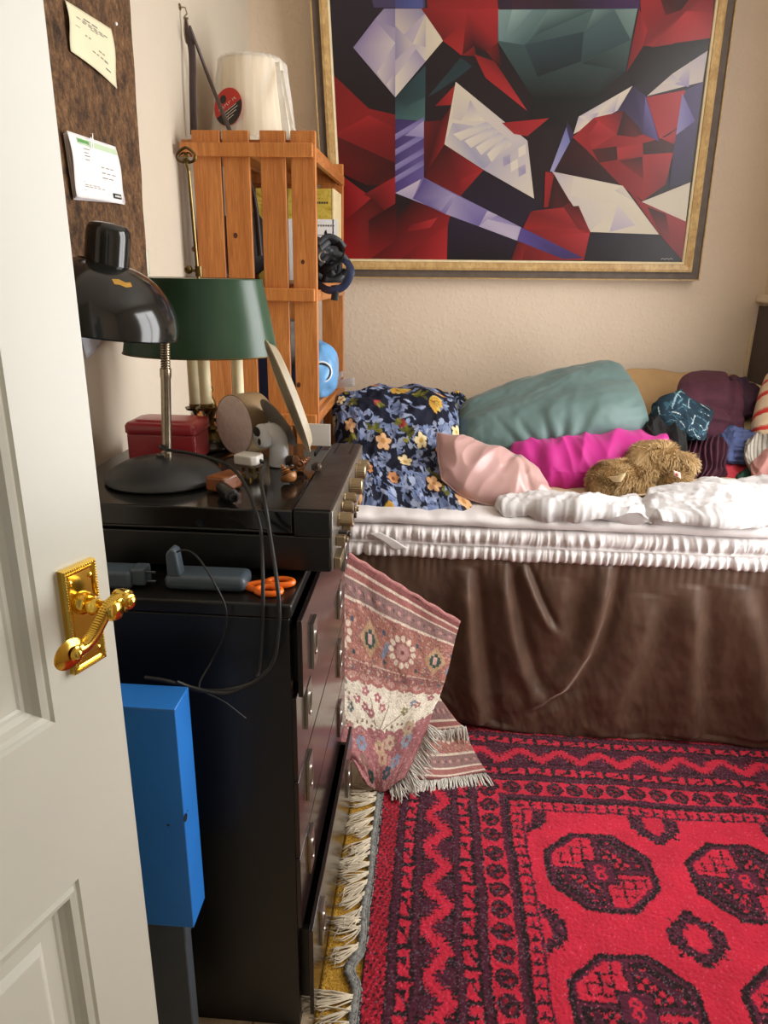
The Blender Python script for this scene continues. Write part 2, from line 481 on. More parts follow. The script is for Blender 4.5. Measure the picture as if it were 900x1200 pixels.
b.lathe([(.011, -.010), (.0125, -.004), (.0118, .004), (.0085, .006), (.008, .0085), (.0055, .009), (.005, .0115), (.0025, .0125), (0, .0128)], e0, DN, 26, capa=True)
e1 = P[-1]
b.lathe([(.0, .0075), (.003, .0072), (.0052, .005), (.0055, .003), (.0075, .002)], e1+DN*.003, DN, 22)
b.lathe([(0, -.0035), (.006, -.0035), (.012, -.002), (.0155, .0), (.012, .002), (.006, .003), (0, .003)], e1 - DD*.004, DN, 26, sx=1.25)
obj('scroll', b, M_brass, lever, smooth=50)

# ------------------------------------------------------------------ light: daylight through the window, an added fill lamp in the unseen hall
w = bpy.data.worlds.new('sky'); sc.world = w; w.use_nodes = True
bg = w.node_tree.nodes['Background']; bg.inputs['Color'].default_value = (.9, .95, 1.0, 1); bg.inputs['Strength'].default_value = .18
def area(name, loc, direction, sx, sy, power, color=(1, 1, 1)):
    l = bpy.data.lights.new(name, 'AREA'); l.shape = 'RECTANGLE'; l.size = sx; l.size_y = sy; l.energy = power; l.color = color
    o = bpy.data.objects.new(name, l); COL.objects.link(o); o.location = loc
    o.rotation_euler = Vector(direction).to_track_quat('-Z', 'Y').to_euler(); return o
area('window_daylight', (XR+.12, (WY0+WY1)/2, (WZ0+WZ1)/2), (-1, .0, -.12), WY1-WY0-.06, WZ1-WZ0-.08, 54, (1, .99, .98))
area('hall_fill', (.1, -1.0, 2.2), (-.05, 1, -.45), 1.0, .7, .9, (1, .95, .9))  # added fill through the doorway, no such lamp is known there
vs = sc.view_settings
sc.display_settings.display_device = 'sRGB'
vs.view_transform = 'Standard'; vs.look = 'None'; vs.gamma = 1.0; vs.exposure = 0.25; vs.use_curve_mapping = False
sc.cycles.max_bounces = 8; sc.cycles.diffuse_bounces = 5; sc.cycles.transparent_max_bounces = 12
sc.cycles.use_denoising = True
sc.cycles.sample_clamp_indirect = 6
M_hole0 = flat('hole shade black', '#060606', .8)
# ------------------------------------------------------------------ chest of drawers
CX0, CX1, CY0, CY1, CZ = -.712, -.206, 1.012, 1.65, .903
ch = thing('chest_of_drawers', 'tall black chest of five drawers under the music centre, bottom drawer slightly open', 'chest of drawers', ((CX0+CX1)/2, (CY0+CY1)/2, 0))
b = MB()
b.box((CX0, CY0, 0), (CX1-.008, CY0+.02, CZ-.024)); b.box((CX0, CY1-.02, 0), (CX1-.008, CY1, CZ-.024)); b.box((CX0, CY0+.02, .02), (CX0+.012, CY1-.02, CZ-.024))
b.box((CX0, CY0+.02, .0), (CX1-.05, CY1-.02, .03))
obj('carcass', b, M_chest, ch, bev=.0015)
b = MB().box((CX0, CY0, CZ-.024), (CX1-.004, CY1, CZ))
obj('top', b, M_black, ch, bev=.004, seg=3)
zl = [.895-.016, .737, .572, .408, .245, .03]
hz = [.79, .668, .513, .345, .165]
for k in range(5):
    z1, z0 = zl[k]-.002, zl[k+1]+.002
    out = (.012, 0, 0, 0, .020)[k]
    x0 = CX1-.016+out+.0085; x1 = CX1+out+.0
    dr = obj('drawer', box((x0-.001, CY0+(.001 if k else 0), z0), (x1, CY1-.001, z1)), M_draw, ch, bev=.0012)
    bx = MB(); xb = CX0+.03
    bx.box((xb, CY0+.03, z0+.01), (x0, CY0+.042, z1-.03)); bx.box((xb, CY1-.042, z0+.01), (x0, CY1-.03, z1-.03)); bx.box((xb, CY0+.042, z0+.012), (x0, CY1-.042, z0+.02)); bx.box((xb, CY0+.042, z0+.02), (xb+.01, CY1-.042, z1-.03))
    obj('drawer_box', bx, M_chest, dr)
    for y in (CY0+.095, CY1-.115):
        hb = MB(); z = hz[k]; n = 22
        # upright flat plate with an oval finger hole and a small rim
        O = [(-.0155, -.043), (.0155, -.043), (.0155, .043), (-.0155, .043)]
        ov = [(.0105*math.cos(2*PI*i/n), .021*math.sin(2*PI*i/n)) for i in range(n)]
        def outer(i):
            c_, s_ = math.cos(2*PI*i/n), math.sin(2*PI*i/n); q = max(abs(c_)/.0205, abs(s_)/.043); return (c_/q, s_/q)
        vs_ = []; fs_ = []
        for xk in (x1+.0005, x1+.0055):
            vs_ += [Vector((xk, y+outer(i)[0], z+outer(i)[1])) for i in range(n)] + [Vector((xk, y+ov[i][0], z+ov[i][1])) for i in range(n)]
        for i in range(n):
            j = (i+1) % n
            fs_ += [(2*n+i, 2*n+j, 3*n+j, 3*n+i), (i, n+i, n+j, j), (i, j, 2*n+j, 2*n+i), (n+i, 3*n+i, 3*n+j, n+j)]
        hb.add(vs_, fs_)
        hb.tube([Vector((x1+.006, y+1.12*ov[i][0], z+1.06*ov[i][1])) for i in range(n)], .0016, 6, True)
        hd_ = obj('handle', hb, M_steel, dr, smooth=30)
        obj('finger_hole_dark', MB().lathe([(.0100, 0), (0, .0004)], (x1+.0004, y, z), (1, 0, 0), 22, sy=2.0 if abs(frame((1, 0, 0))[1].z) > .5 else 1, sx=1 if abs(frame((1, 0, 0))[1].z) > .5 else 2.0), M_hole0, hd_)  # flat black disc puts the shade behind the hole into colour

# ------------------------------------------------------------------ music centre (turntable, radio and cassette in one)
SX0, SX1, SY0, SY1, SZ0, SZ = -.665, -.160, 1.12, 1.61, CZ, 1.023
mc = thing('music_center', 'black vintage music centre on the black chest of drawers, knobs along its front', 'music centre', ((SX0+SX1)/2, (SY0+SY1)/2, SZ0))
M_mc = flat('black vinyl case', '#171614', .36, var=.2, vs=30, bump=.12, bs=500, bd=.0006)
M_lid = flat('smoked lid', '#191715', .12, var=.2, vs=8, bump=.02, bs=8)
M_strip = flat('dark dull control strip', '#2a2623', .42, var=.4, vs=14, bump=.5, bs=26, bd=.004)
sxs = SX1-.065      # strip begins
b = MB().box((SX0, SY0, SZ0+.012), (SX1-.004, SY1, SZ0+.074))
b.box((sxs, SY0, SZ0+.074), (SX1-.004, SY1, SZ-.001))
obj('case', b, M_mc, mc, bev=.002)
b = MB().box((SX0, SY0+.002, SZ0+.0765), (sxs-.002, SY1-.002, SZ-.002))
obj('lid', b, M_lid, mc, bev=.003, seg=3)
# pale seam line that steps down near the front
b = MB(); ys = SY0-.0006
b.box((SX0, ys, SZ0+.081), (sxs-.05, ys+.0015, SZ0+.083)); b.box((sxs-.03, ys, SZ0+.073), (sxs, ys+.0015, SZ0+.0747))
b.obox((sxs-.04, ys+.0008, SZ0+.0782), (Vector((.0202, 0, -.0082)).normalized(), Vector((0, 1, 0)), Vector((.0082, 0, .0202)).normalized()), (.0109, .0007, .0009))
obj('seam', b, flat('seam grey', '#3f3d3a', .4), mc)
obj('control_panel', box((sxs+.001, SY0+.004, SZ-.001), (SX1-.004, SY1-.004, SZ+.002)), M_strip, mc)
b = MB()
for x in (sxs-.030, sxs+.012, sxs+.045): b.box((x, SY1-.10, SZ-.0022), (x+.004, SY1-.008, SZ+.0024))
obj('trim_slat', b, flat('slot black', '#090909', .6), mc)
obj('front_panel', box((SX1-.004, SY0+.002, SZ0+.014), (SX1, SY1-.002, SZ-.001)), flat('brushed silver front', '#a9a59c', .3, metal=.9, var=.12, vs=90), mc, bev=.001)
M_knob = flat('champagne knob', '#a08e72', .3, metal=.8, var=.08)
M_knd = flat('dark knob', '#4d4540', .35, metal=.6)
for y, z, r, l in ((1.36, SZ-.026, .017, .026), (1.27, SZ-.022, .010, .024), (1.235, SZ-.027, .010, .022), (1.19, SZ-.036, .0125, .026), (1.47, SZ-.026, .017, .022), (1.54, SZ-.03, .012, .022)):
    q = MB().lathe([(r*1.05, 0), (r*1.05, .003), (r*.92, .004), (r*.9, l-.002), (r*.8, l), (0, l)], (SX1, y, z), (1, 0, 0), 26)
    for i in range(22):
        a_ = 2*PI*i/22; q.tube([Vector((SX1+.005, y+r*.92*math.cos(a_), z+r*.92*math.sin(a_))), Vector((SX1+l-.003, y+r*.9*math.cos(a_), z+r*.9*math.sin(a_)))], .0009, 4)
    kn = obj('knob', q, M_knob, mc)
for i, (y, z) in enumerate(((1.165, SZ-.066), (1.20, SZ-.07), (1.25, SZ-.068), (1.30, SZ-.068), (1.34, SZ-.068))):
    obj('switch', MB().box((SX1, y-.007, z-.009), (SX1+.016, y+.007, z+.009)).box((SX1+.016, y-.006, z-.002), (SX1+.021, y+.006, z+.006)), M_knd if i % 2 else M_knob, mc, bev=.0015)
obj('cassette_door', box((SX1, SY0+.012, SZ0+.014), (SX1+.012, SY0+.062, SZ0+.034)), M_knob, mc, bev=.0015)
for x in (SX0+.05, SX1-.05):
    for y in (SY0+.05, SY1-.05): obj('foot', MB().cyl((x, y, SZ0), (x, y, SZ0+.012), .015), M_mc, mc)

# ------------------------------------------------------------------ gooseneck desk lamp
TZ = SZ     # everything stands on the lid / strip
M_lamp = flat('black enamel', '#1b1b1a', .13, var=.15, vs=12)
M_base = flat('matt charcoal enamel', '#2d2e2e', .42, var=.15, vs=30, bump=.06, bs=300)
M_chip = flat('chipped ochre undercoat', '#b98a32', .6)
M_chrome = flat('dulled nickel', '#a79a86', .28, metal=1, var=.12, vs=80)
M_cord = flat('black cord', '#161514', .45)
LB = at(193, 560, Z=TZ); LB.z = TZ
dl = thing('desk_lamp', 'black enamel gooseneck desk lamp with chipped dome shade, standing on the music centre', 'lamp', LB)
r = .107
obj('base', MB().lathe([(r*.98, 0), (r, .003), (r*.985, .008), (r*.90, .018), (r*.72, .029), (r*.45, .037), (r*.2, .041), (.012, .042), (.012, .046), (0, .046)], LB, (0, 0, 1), 56, capa=True), M_base, dl, smooth=50)
sp = at(195, 556, Y=LB.y)
stem_top = at(194, 432, Y=LB.y)
neck_top = at(193, 376, Y=LB.y); 
sx, sy = sp.x, LB.y
sb0 = at(197, 575, Y=LB.y); sb0.z = TZ+.04; sb0.x = at(196, 540, Y=LB.y).x; stL = (stem_top-sb0).length
obj('stem', MB().lathe([(.0105, 0), (.0105, .010), (.0088, .012), (.0088, stL-.018), (.0100, stL-.015), (.0100, stL)], sb0, stem_top-sb0, 20, capb=True), M_chrome, dl, smooth=40)
sc_ = at(113, 381, Y=LB.y-.05)         # centre of the shade mouth
axs = Vector((.17, 0, 1)).normalized()
Rr, Hh = .136, .108
gp = [stem_top-UP*.004, (stem_top+neck_top)/2, neck_top, neck_top+Vector((-.012, -.006, .035)), neck_top+Vector((-.045, -.025, .065)), sc_+axs*(Hh*.86)]
G = [catmull(gp, i/150) for i in range(151)]
obj('gooseneck', MB().tube(G, [.0088 if (i % 3) else .0068 for i in range(151)], 14), M_chrome, dl, smooth=60)
dome = []
Rr, Hh = .136, .108
for i in range(26):
    a_ = (PI/2)*i/25; dome.append((Rr*math.cos(a_)**.92 if i < 25 else 0.001, Hh*math.sin(a_)))
dome = [d for d in dome if d[0] > .034] + [(.034, Hh*.985)]
inner = [(max(r_-.0016, .03), h-.0012) for r_, h in dome][::-1]
lipp = [(Rr-.0016, 0), (Rr+.001, -.0022), (Rr+.0022, 0)]
shade = obj('shade', MB().lathe(inner + lipp + dome, sc_, axs, 64, up=(0, 1, 0)), M_lamp, dl, smooth=50)
cp = sc_ + axs*(Hh*.93)
obj('socket_cap', MB().lathe([(.036, -.004), (.036, .006), (.0355, .045), (.034, .055), (.029, .0615), (.018, .064), (0, .0645)], cp + Vector((.012, 0, 0)), axs, 40), M_lamp, shade, smooth=50)
obj('bulb', MB().lathe([(.0, .015), (.016, .02), (.027, .038), (.027, .05), (.014, .075), (.013, .1)][::1], sc_, axs, 24), flat('frosted bulb', '#e9e6dc', .4), shade, smooth=60)
# ochre chip on the dome
def dome_pt(px, py):
    r0 = ray(px, py); o = Vector((0, 0, CH)); best = None
    for i in range(4000):
        t = .9 + .5*i/4000; p = o + r0*(t/ r0.y * 1.0)
        d = p - sc_; h = d.dot(axs); rad_ = (d-axs*h).length
        a_ = math.asin(min(max(h/Hh, 0), 1)); rr_ = Rr*max(math.cos(a_), 0)**.92
        if rad_ <= rr_ and h >= 0:
            n = (d-axs*h).normalized()*.7 + axs*.7; n.normalize(); return p + (o-p).normalized()*.0006
    return None
chip = [(131, 327), (139, 327), (147, 331), (153, 331), (155, 336), (148, 337), (141, 334), (134, 333)]
cp3 = [dome_pt(*q) for q in chip]
if all(cp3):
    cc = sum(cp3, Vector())/len(cp3); cc = dome_pt(142, 331) or cc
    obj('paint_chip', MB().add(cp3 + [cc], [(i, (i+1) % 8, 8) for i in range(8)]), M_chip, shade)
# cord: out of the base, round the stem, over the edge and down behind the blue box
def cable(name, pts, r, mat, parent, **k):
    P = [catmull(pts, i/140) for i in range(141)]
    return obj(name, MB().tube(P, r, 8), mat, parent, smooth=60, **k)
zT = TZ+.0045; eY = SY0-.007
def drop(px, py, Y): return at(px, py, Y=Y)
cableA = [at(200, 521, Y=LB.y+.012), at(188, 523, Y=LB.y-.004), at(196, 527, Y=LB.y-.022), at(222, 531, Y=LB.y-.02), at(250, 538, Y=LB.y-.02), at(271, 548, Y=1.24), at(286, 566, Y=1.175), at(298, 594, Y=eY-.002), at(306, 625, Y=1.09), at(308, 670, Y=1.03), at(308, 703, Y=1.002), at(307, 735, Y=.998), at(303, 785, Y=.990), at(294, 800, Y=.972), at(262, 812, Y=.95), at(226, 806, Y=.940), at(207, 799, Z=.8075)]
cable('cord', cableA, .0032, M_cord, dl)

# ------------------------------------------------------------------ second cord with the white plug lying on the lid
pl = at(292, 553, Z=TZ+.002)
wp = thing('plug_lead', 'black mains lead with a white three-pin plug lying on the music centre', 'power cord', (pl.x, pl.y, TZ))
ax = frame((0, 0, 1)); a_ = math.radians(-18)
pax = (Vector((math.cos(a_), math.sin(a_), 0)), Vector((-math.sin(a_), math.cos(a_), 0)), Vector((0, 0, 1)))
pc_ = Vector((pl.x, pl.y+.004, TZ+.024))
b = MB()
hexo = [(-.024, -.018), (.016, -.021), (.025, -.012), (.025, .012), (.016, .021), (-.024, .018)]
b.prism(hexo, pc_, pax, .013, -.006)
plug = obj('plug', b, flat('white plug plastic', '#e4dfd6', .35, var=.03), wp, bev=.003, seg=3)
obj('plug_face', MB().prism([(x*.93, y*.93) for x, y in hexo], pc_, pax, -.006, -.010), flat('brown plug face', '#6e5c4c', .5), plug, bev=.001)
b = MB()
for dx_, dy_ in ((-.013, 0), (.01, .011), (.01, -.011)):
    q = pc_ + pax[0]*dx_ + pax[1]*dy_; b.obox(q - UP*.0165, pax, (.0018, .0033, .0068))
obj('pin', b, M_brass, plug)
cableB = [pc_+pax[0]*.024+Vector((0, 0, .003)), pc_+pax[0]*.036+Vector((0, -.004, -.003)), at(306, 562, Y=1.19), at(311, 592, Y=eY-.002), at(317, 630, Y=1.08), at(325, 685, Y=1.015), at(327, 712, Y=1.000), at(326, 740, Y=.996), at(320, 775, Y=.988), at(300, 797, Y=.975), at(268, 808, Y=.955), at(236, 809, Y=.950), at(213, 803, Y=.936), at(190, 797, Z=.808), at(170, 794, Z=.808)]
cable('cord', cableB, .0034, M_cord, wp)

# ------------------------------------------------------------------ things between the lamp and the front strip
M_wd = wood('varnished wood', '#6b3a1c', '#86491f', '#9c5a2a', .3)
q = at(266, 566, Z=TZ+.01)
b = MB(); pax2 = frame((.35, .9, .0))
ax2 = (Vector((.94, -.34, 0)), Vector((.34, .94, 0)), UP)
b.prism([(-.022, -.030), (.018, -.030), (.022, .02), (.006, .034), (-.014, .030)], (q.x-.003, q.y, TZ), ax2, .028)
wb = obj('wooden_block', b, M_wd, bev=.005, seg=3); tag(wb, 'small varnished brown wood block under the white plug', 'wood block')
q = at(270, 580, Z=TZ+.012)
tp = thing('black_plug', 'black round plug fitting lying at the edge of the music centre lid', 'plug', (q.x, q.y, TZ))
dirp = Vector((.5, -.75, 0)).normalized(); c0 = Vector((q.x, q.y, TZ+.0125))
M_bp = flat('black plastic', '#141312', .32)
obj('body', MB().lathe([(0, -.05), (.010, -.05), (.012, -.03), (.0122, .0), (.0122, .010), (.0105, .012)], c0, dirp, 22, capb=True), M_bp, tp, smooth=40)
obj('collar', MB().lathe([(.0105, .012), (.0085, .013), (.0085, .020), (.005, .021), (.0045, .014), (0, .014)], c0, dirp, 22), M_bp, tp, smooth=40)

# snail shells
M_shell = flat('brown snail shell', '#8a5a38', .3, var=.35, vs=60)
M_shell2 = flat('dark snail shell', '#4a372c', .3, var=.4, vs=60)
M_shell3 = flat('tan snail shell', '#a06a3c', .28, var=.3, vs=60)
def shell(px, py, size, mat, label, axis, spin=0, Zk=0):
    c0 = at(px, py, Z=TZ+size*.5); prof = []
    for hc, rr_, hh in ((.36, .52, .40), (.74, .30, .20), (.97, .165, .13), (1.11, .075, .07)):      # stacked rounded whorls
        for k in range(9):
            t_ = -PI/2 + PI*k/8; prof.append((size*max(rr_*(.55+.45*math.cos(t_)) if hc > .4 else rr_*math.cos(t_)**.8 if k not in (0, 8) else rr_*.25, .0004), size*(hc+hh*.9*math.sin(t_))))
    prof = sorted(prof, key=lambda q: q[1])
    mb = MB().lathe(prof, (0, 0, 0), axis, 28, capa=True, capb=True); a, b_, w_ = frame(axis)
    n_ = len(mb.v)
    mb.v = [p - w_*(size*.09*(math.atan2(p.dot(b_), p.dot(a))/PI)) for p in mb.v]      # whorls climb round the axis
    zmin = min(v.z for v in mb.v); xs = sum((v.x for v in mb.v))/len(mb.v); ys = sum((v.y for v in mb.v))/len(mb.v)
    off = Vector((c0.x-xs, c0.y-ys, TZ-zmin)); mb.v = [v+off for v in mb.v]
    o = obj('snail_shell', mb, mat, smooth=60); tag(o, label, 'snail shell', 'snail shells on the music centre')
    ap = off + w_*(size*.30) + (b_*.0 - a)*(size*.36); ad_ = (-a - w_*.35).normalized()
    obj('lip', MB().lathe([(size*.30, 0), (size*.34, size*.10), (size*.30, size*.14), (size*.22, size*.10)], ap, ad_, 22, sx=.8, capa=True), mat, o, smooth=60)
shell(334, 556, .030, M_shell3, 'tan snail shell with pointed spire, the one nearest the white plug', (-.5, .25, .8), 1.0)
shell(344, 541, .023, M_shell2, 'dark striped snail shell tucked behind the tan one', (.6, -.6, .3), .4)
shell(357, 541, .030, M_shell, 'glossy round chestnut snail shell standing under the tilted dish', (.75, .45, .3), 2.2)
shell(372, 548, .020, M_shell2, 'smallest dark snail shell, beside the foot of the tilted dish', (.2, -.8, .5), 3.0)

# ------------------------------------------------------------------ red tin
q0 = at(150, 545, Z=TZ); q1 = at(238, 548, Z=TZ)
RX0, RX1, RY0, RY1, RH = -.635, -.49, 1.375, 1.51, .115
fl = at(145, 500, Y=1.386); fr = at(228, 500, Y=1.386)
RX0, RX1, RY0, RY1 = fl.x, fr.x, 1.386, 1.485
RH = at(190, 497, Y=1.386).z - TZ
M_tin = flat('red tin paint', '#a8303a', .3, var=.08, vs=10, coat=.2)
rtn = thing('red_tin', 'square red tin box with a hinged lid behind the desk lamp', 'tin', ((RX0+RX1)/2, (RY0+RY1)/2, TZ))
obj('body', box((RX0+.002, RY0+.002, TZ), (RX1-.002, RY1-.002, TZ+RH-.02)), M_tin, rtn, bev=.006, seg=3)
b = MB()
def rrect(x0, x1, y0, y1, r_, n=5):
    P = []
    for cx_, cy_, a0 in ((x1-r_, y0+r_, -PI/2), (x1-r_, y1-r_, 0), (x0+r_, y1-r_, PI/2), (x0+r_, y0+r_, PI)):
        P += [(cx_+r_*math.cos(a0+PI/2*i/n), cy_+r_*math.sin(a0+PI/2*i/n)) for i in range(n+1)]
    return P
LL = []
for o, h in ((0, RH-.022), (-.0015, RH-.02), (-.0015, RH-.006), (.002, RH-.001), (.006, RH), (.012, RH), (.015, RH+.003), (.02, RH+.004)):
    LL.append([Vector((x, y, TZ+h)) for x, y in rrect(RX0+o, RX1-o, RY0+o, RY1-o, .012)])
nn = len(LL[0]); b.v = [p for L_ in LL for p in L_]
b.f = [(j*nn+i, j*nn+(i+1) % nn, (j+1)*nn+(i+1) % nn, (j+1)*nn+i) for j in range(len(LL)-1) for i in range(nn)] + [tuple((len(LL)-1)*nn+i for i in range(nn))]
obj('lid', b, M_tin, rtn, smooth=40)

# ------------------------------------------------------------------ green table lamp with candle arms
LY = 1.54
g0 = at(247, 520, Y=LY); GB = Vector((g0.x, LY, TZ))
gl = thing('table_lamp', 'brass candlestick table lamp with an oval green metal shade and a ring on its rod', 'lamp', GB)
M_green = flat('green japanned metal', '#2f4a36', .3, var=.12, vs=10, bump=.03, bs=60)
M_gin = flat('cream shade lining', '#d9d2b8', .7)
M_brd = flat('aged brass', '#75633e', .36, metal=1, var=.2, vs=50)
M_can = flat('candle sleeve', '#d8cba4', .55, var=.05)
zt = at(250, 326, Y=LY).z; zb = at(240, 417, Y=LY-.04).z
xl, xr = at(148, 415, Y=LY).x, at(325, 408, Y=LY).x
cx_ = (xl+xr)/2; rb = (xr-xl)/2; tl = at(180, 330, Y=LY).x; tr = at(307, 328, Y=LY).x
rtp = (tr-cx_)*.995
SC = Vector((cx_, LY, zb)); hS = zt-zb
out = [(rb, 0), (rb+.0012, .001), (rb, .003), (rtp, hS-.003), (rtp+.0012, hS-.001), (rtp, hS)]
inn = [(rtp-.002, hS), (rb-.002, 0)]
gs = obj('shade', MB().lathe([(rb, 0)] + out[1:] + [(rtp-.0018, hS)], SC, (0, 0, 1), 72, sy=.72, up=(0, 1, 0)), M_green, gl, smooth=40)
obj('lining', MB().lathe([(rtp-.0022, hS-.001), (rb-.0022, .0005)], SC, (0, 0, 1), 72, sy=.72, up=(0, 1, 0)), M_gin, gs)
obj('rim', MB().tube([SC + Vector(((rb+.0006)*math.cos(2*PI*i/72), .72*(rb+.0006)*math.sin(2*PI*i/72), .001)) for i in range(72)], .0016, 6, True), M_brd, gs)
# base and baluster
hb = SC.z - TZ
prof = [(.048, 0), (.050, .004), (.047, .010), (.040, .014), (.034, .022), (.022, .030), (.014, .036), (.018, .042), (.012, .048), (.009, .060), (.014, .072), (.018, .085), (.016, .10), (.010, .112), (.007, .118), (.013, .125), (.0105, .132), (.007, .14), (.006, hb*.62), (.011, hb*.64), (.007, hb*.68), (.010, hb*.73), (.005, hb*.78), (.005, hb*1.0)]
obj('base', MB().lathe(prof[:5], GB, (0, 0, 1), 40, capa=True, capb=True), flat('dark lamp foot', '#4b463f', .2, metal=.6), gl, smooth=60)
obj('stem', MB().lathe(prof[4:], GB, (0, 0, 1), 32, capb=True), M_brd, gl, smooth=60)
ztopc = SC.z+.012
for px, yy in ((226, LY+.03), (239, LY-.03), (278, LY+.035)):
    p = at(px, 430, Y=yy); zb_ = at(px, 478, Y=yy).z
    cs = obj('candle', MB().cyl((p.x, yy, zb_), (p.x, yy, ztopc), .0125, n=22), M_can, gl)
    obj('drip_pan', MB().lathe([(.006, -.012), (.009, -.006), (.021, -.003), (.023, .002), (.0135, .002), (.0135, .010)], (p.x, yy, zb_), (0, 0, 1), 24), M_brd, cs, smooth=50)
    arm = [Vector((GB.x, LY, TZ+hb*.33)), Vector(((GB.x+p.x)/2, (LY+yy)/2, TZ+hb*.24)), Vector((p.x, yy, TZ+hb*.3)), Vector((p.x, yy, zb_-.010))]
    if arm[2].z > arm[3].z: arm[2].z = arm[3].z-.012
    obj('arm', MB().tube([catmull(arm, i/16) for i in range(17)], .0042, 8), M_brd, gl)
# rod leaning a little, ring on top, thumb knob
rt0 = Vector((GB.x-.004, LY, SC.z-.02)); r1 = at(232, 322, Y=LY); r2 = at(221, 200, Y=LY)
obj('rod', MB().tube([rt0, r1, (r1+r2)/2, r2], .0034, 10), M_brd, gl)
k0 = at(233, 318, Y=LY-.01); k1 = at(221, 316, Y=LY-.01)
obj('thumb_knob', MB().cyl(k0-UP*.010, k0+UP*.010, .0075).cyl(k0, k1, .003).ball(k1, .0085, 14, 10), M_brd, gl, smooth=50)
rc = at(218, 183, Y=LY); b = MB(); sc2 = .0018*1.0
hp = []
for i in range(40):
    tt = 2*PI*i/40; x_ = math.sin(tt); z_ = math.cos(tt)
    hp.append(Vector((rc.x + .019*x_, LY, rc.z + .012*z_ - .006*(abs(x_)-.6) * (1 if z_ > 0 else .4))))
b.tube(hp, .0028, 8, True)
for s in (-1, 1): b.tube([Vector((rc.x + s*.004 + s*.007*math.cos(u_), LY, rc.z - .001 + .007*math.sin(u_))) for u_ in [PI*2*i/16 for i in range(14)]], .002, 6)
b.tube([Vector((rc.x, LY, rc.z-.012)), r2], .004, 8)
obj('ring', b, M_brd, gl, smooth=60)
# green shade's small hole
# ------------------------------------------------------------------ drum, grey gadget, dish, plate, card
q = at(290, 497, Y=1.375)
dax = (at(268, 499, Y=1.33) - at(305, 496, Y=1.40)); fc = at(277, 499, Y=1.32); bk = at(312, 497, Y=1.40)
dax = (fc-bk); dax.z = 0; Ld = .062; dax.normalize()
fl_ = at(277, 533, Z=TZ); rd = (at(277, 463, Y=fl_.y).z-TZ)/2
fcen = Vector((at(274, 499, Y=fl_.y).x, fl_.y, TZ+rd)); dr = thing('cardboard_drum', 'round brown card drum lying on its side with a pale pink end', 'drum', (fcen.x, fcen.y+.02, TZ))
dax = Vector((-.62, -.78, 0)).normalized()
obj('tube', MB().lathe([(rd-.0015, -Ld), (rd, -Ld), (rd, 0), (rd-.0015, 0)], fcen, dax, 56, capa=True), flat('kraft drum', '#8f7656', .55, var=.15, vs=20), dr)
obj('end_disc', MB().lathe([(rd-.0015, -.001), (rd-.003, .001), (0, .001)], fcen, dax, 56), flat('pale pink felt', '#f0dcd4', .85, var=.08, vs=80, bump=.15, bs=600), dr)
# grey gadget
gq = at(324, 545, Z=TZ); gY = gq.y
M_silver = flat('silver plastic', '#dcdee0', .3, metal=.0, var=.04)
M_hole = flat('dark recess', '#1b1a1a', .6)
gg = thing('handheld_gadget', 'silver grey plastic gadget with a round slanted head, between drum and dish', 'gadget', (gq.x, gY, TZ))
bt = at(329, 540, Y=gY); sp_ = [Vector((gq.x+.004, gY, TZ)), Vector((gq.x+.006, gY, TZ+.030)), Vector((gq.x+.004, gY-.002, TZ+.052)), Vector((gq.x-.008, gY-.006, TZ+.066)), Vector((gq.x-.022, gY-.012, TZ+.062))]
SPP = [catmull(sp_, i/24) for i in range(25)]
obj('body', MB().tube(SPP, [.019 if i < 10 else .019+.003*math.sin((i-10)/14*PI) for i in range(25)], 24), M_silver, gg, smooth=60)
hd = SPP[-1]; hdir = Vector((-.75, -.62, .05)).normalized()
head = obj('head', MB().lathe([(.012, -.022), (.022, -.014), (.0245, 0), (.0235, .008), (.020, .012)], hd, hdir, 28, capb=True, capa=True), M_silver, gg, smooth=50)
ha, hb_, hw = frame(hdir)
def disc(c, w_, r_, n=20, sx_=1): return MB().lathe([(r_, 0), (r_*.9, .0008), (0, .0008)], c, w_, n, sx=sx_)
obj('socket', disc(hd + hdir*.012 - UP*.010 + ha*.007, hdir, .0075), M_hole, head)
obj('vent', disc(hd + hdir*.0122 + UP*.0085 - ha*.004, hdir, .0095, sx_=1.7), M_hole, head)
# oval dish seen nearly edge-on, leaning back
da = at(311, 398, Y=1.385); db = at(362, 530, Y=1.40)
db.z = max(db.z, TZ+.004)
ctr = (da+db)/2; lng = (da-db).normalized(); hl = (da-db).length/2
dw = Vector((-.93, -.34, 0)); dw = (dw - lng*dw.dot(lng)).normalized(); dwd = lng.cross(dw).normalized()
b = MB(); n = 64
rings = [(1.0, 0), (1.0, .003), (.97, .004), (.86, -.004), (.8, -.007), (0.0, -.007)]
def dishpts(f, k): return [ctr + lng*(hl*f*math.cos(2*PI*i/n)) + dwd*(hl*.62*f*math.sin(2*PI*i/n)) + dw*k for i in range(n)]
prof_ = [(1.0, .0), (.985, .002), (.93, .0015), (.86, -.007), (.8, -.010), (.4, -.010), (.0, -.010)]
back_ = [(1.0, .0), (.985, -.002), (.93, -.003), (.86, -.012), (.8, -.014), (.4, -.014), (.0, -.014)]
for pr in (prof_, back_):
    for (f0, k0_), (f1, k1_) in zip(pr, pr[1:]):
        A, B_ = dishpts(f0, k0_), dishpts(f1, k1_)
        b.add(A+B_, [(i, (i+1) % n, n+(i+1) % n, n+i) for i in range(n)])
dish = obj('oval_dish', b, flat('old cream tray', '#b3a68d', .4, var=.12, vs=14), smooth=40); tag(dish, 'large oval cream dish leaning on edge against the green lamp', 'dish')
pa = at(305, 470, Y=1.455); pb = at(346, 521, Y=1.42)
pcx = (pa+pb)/2
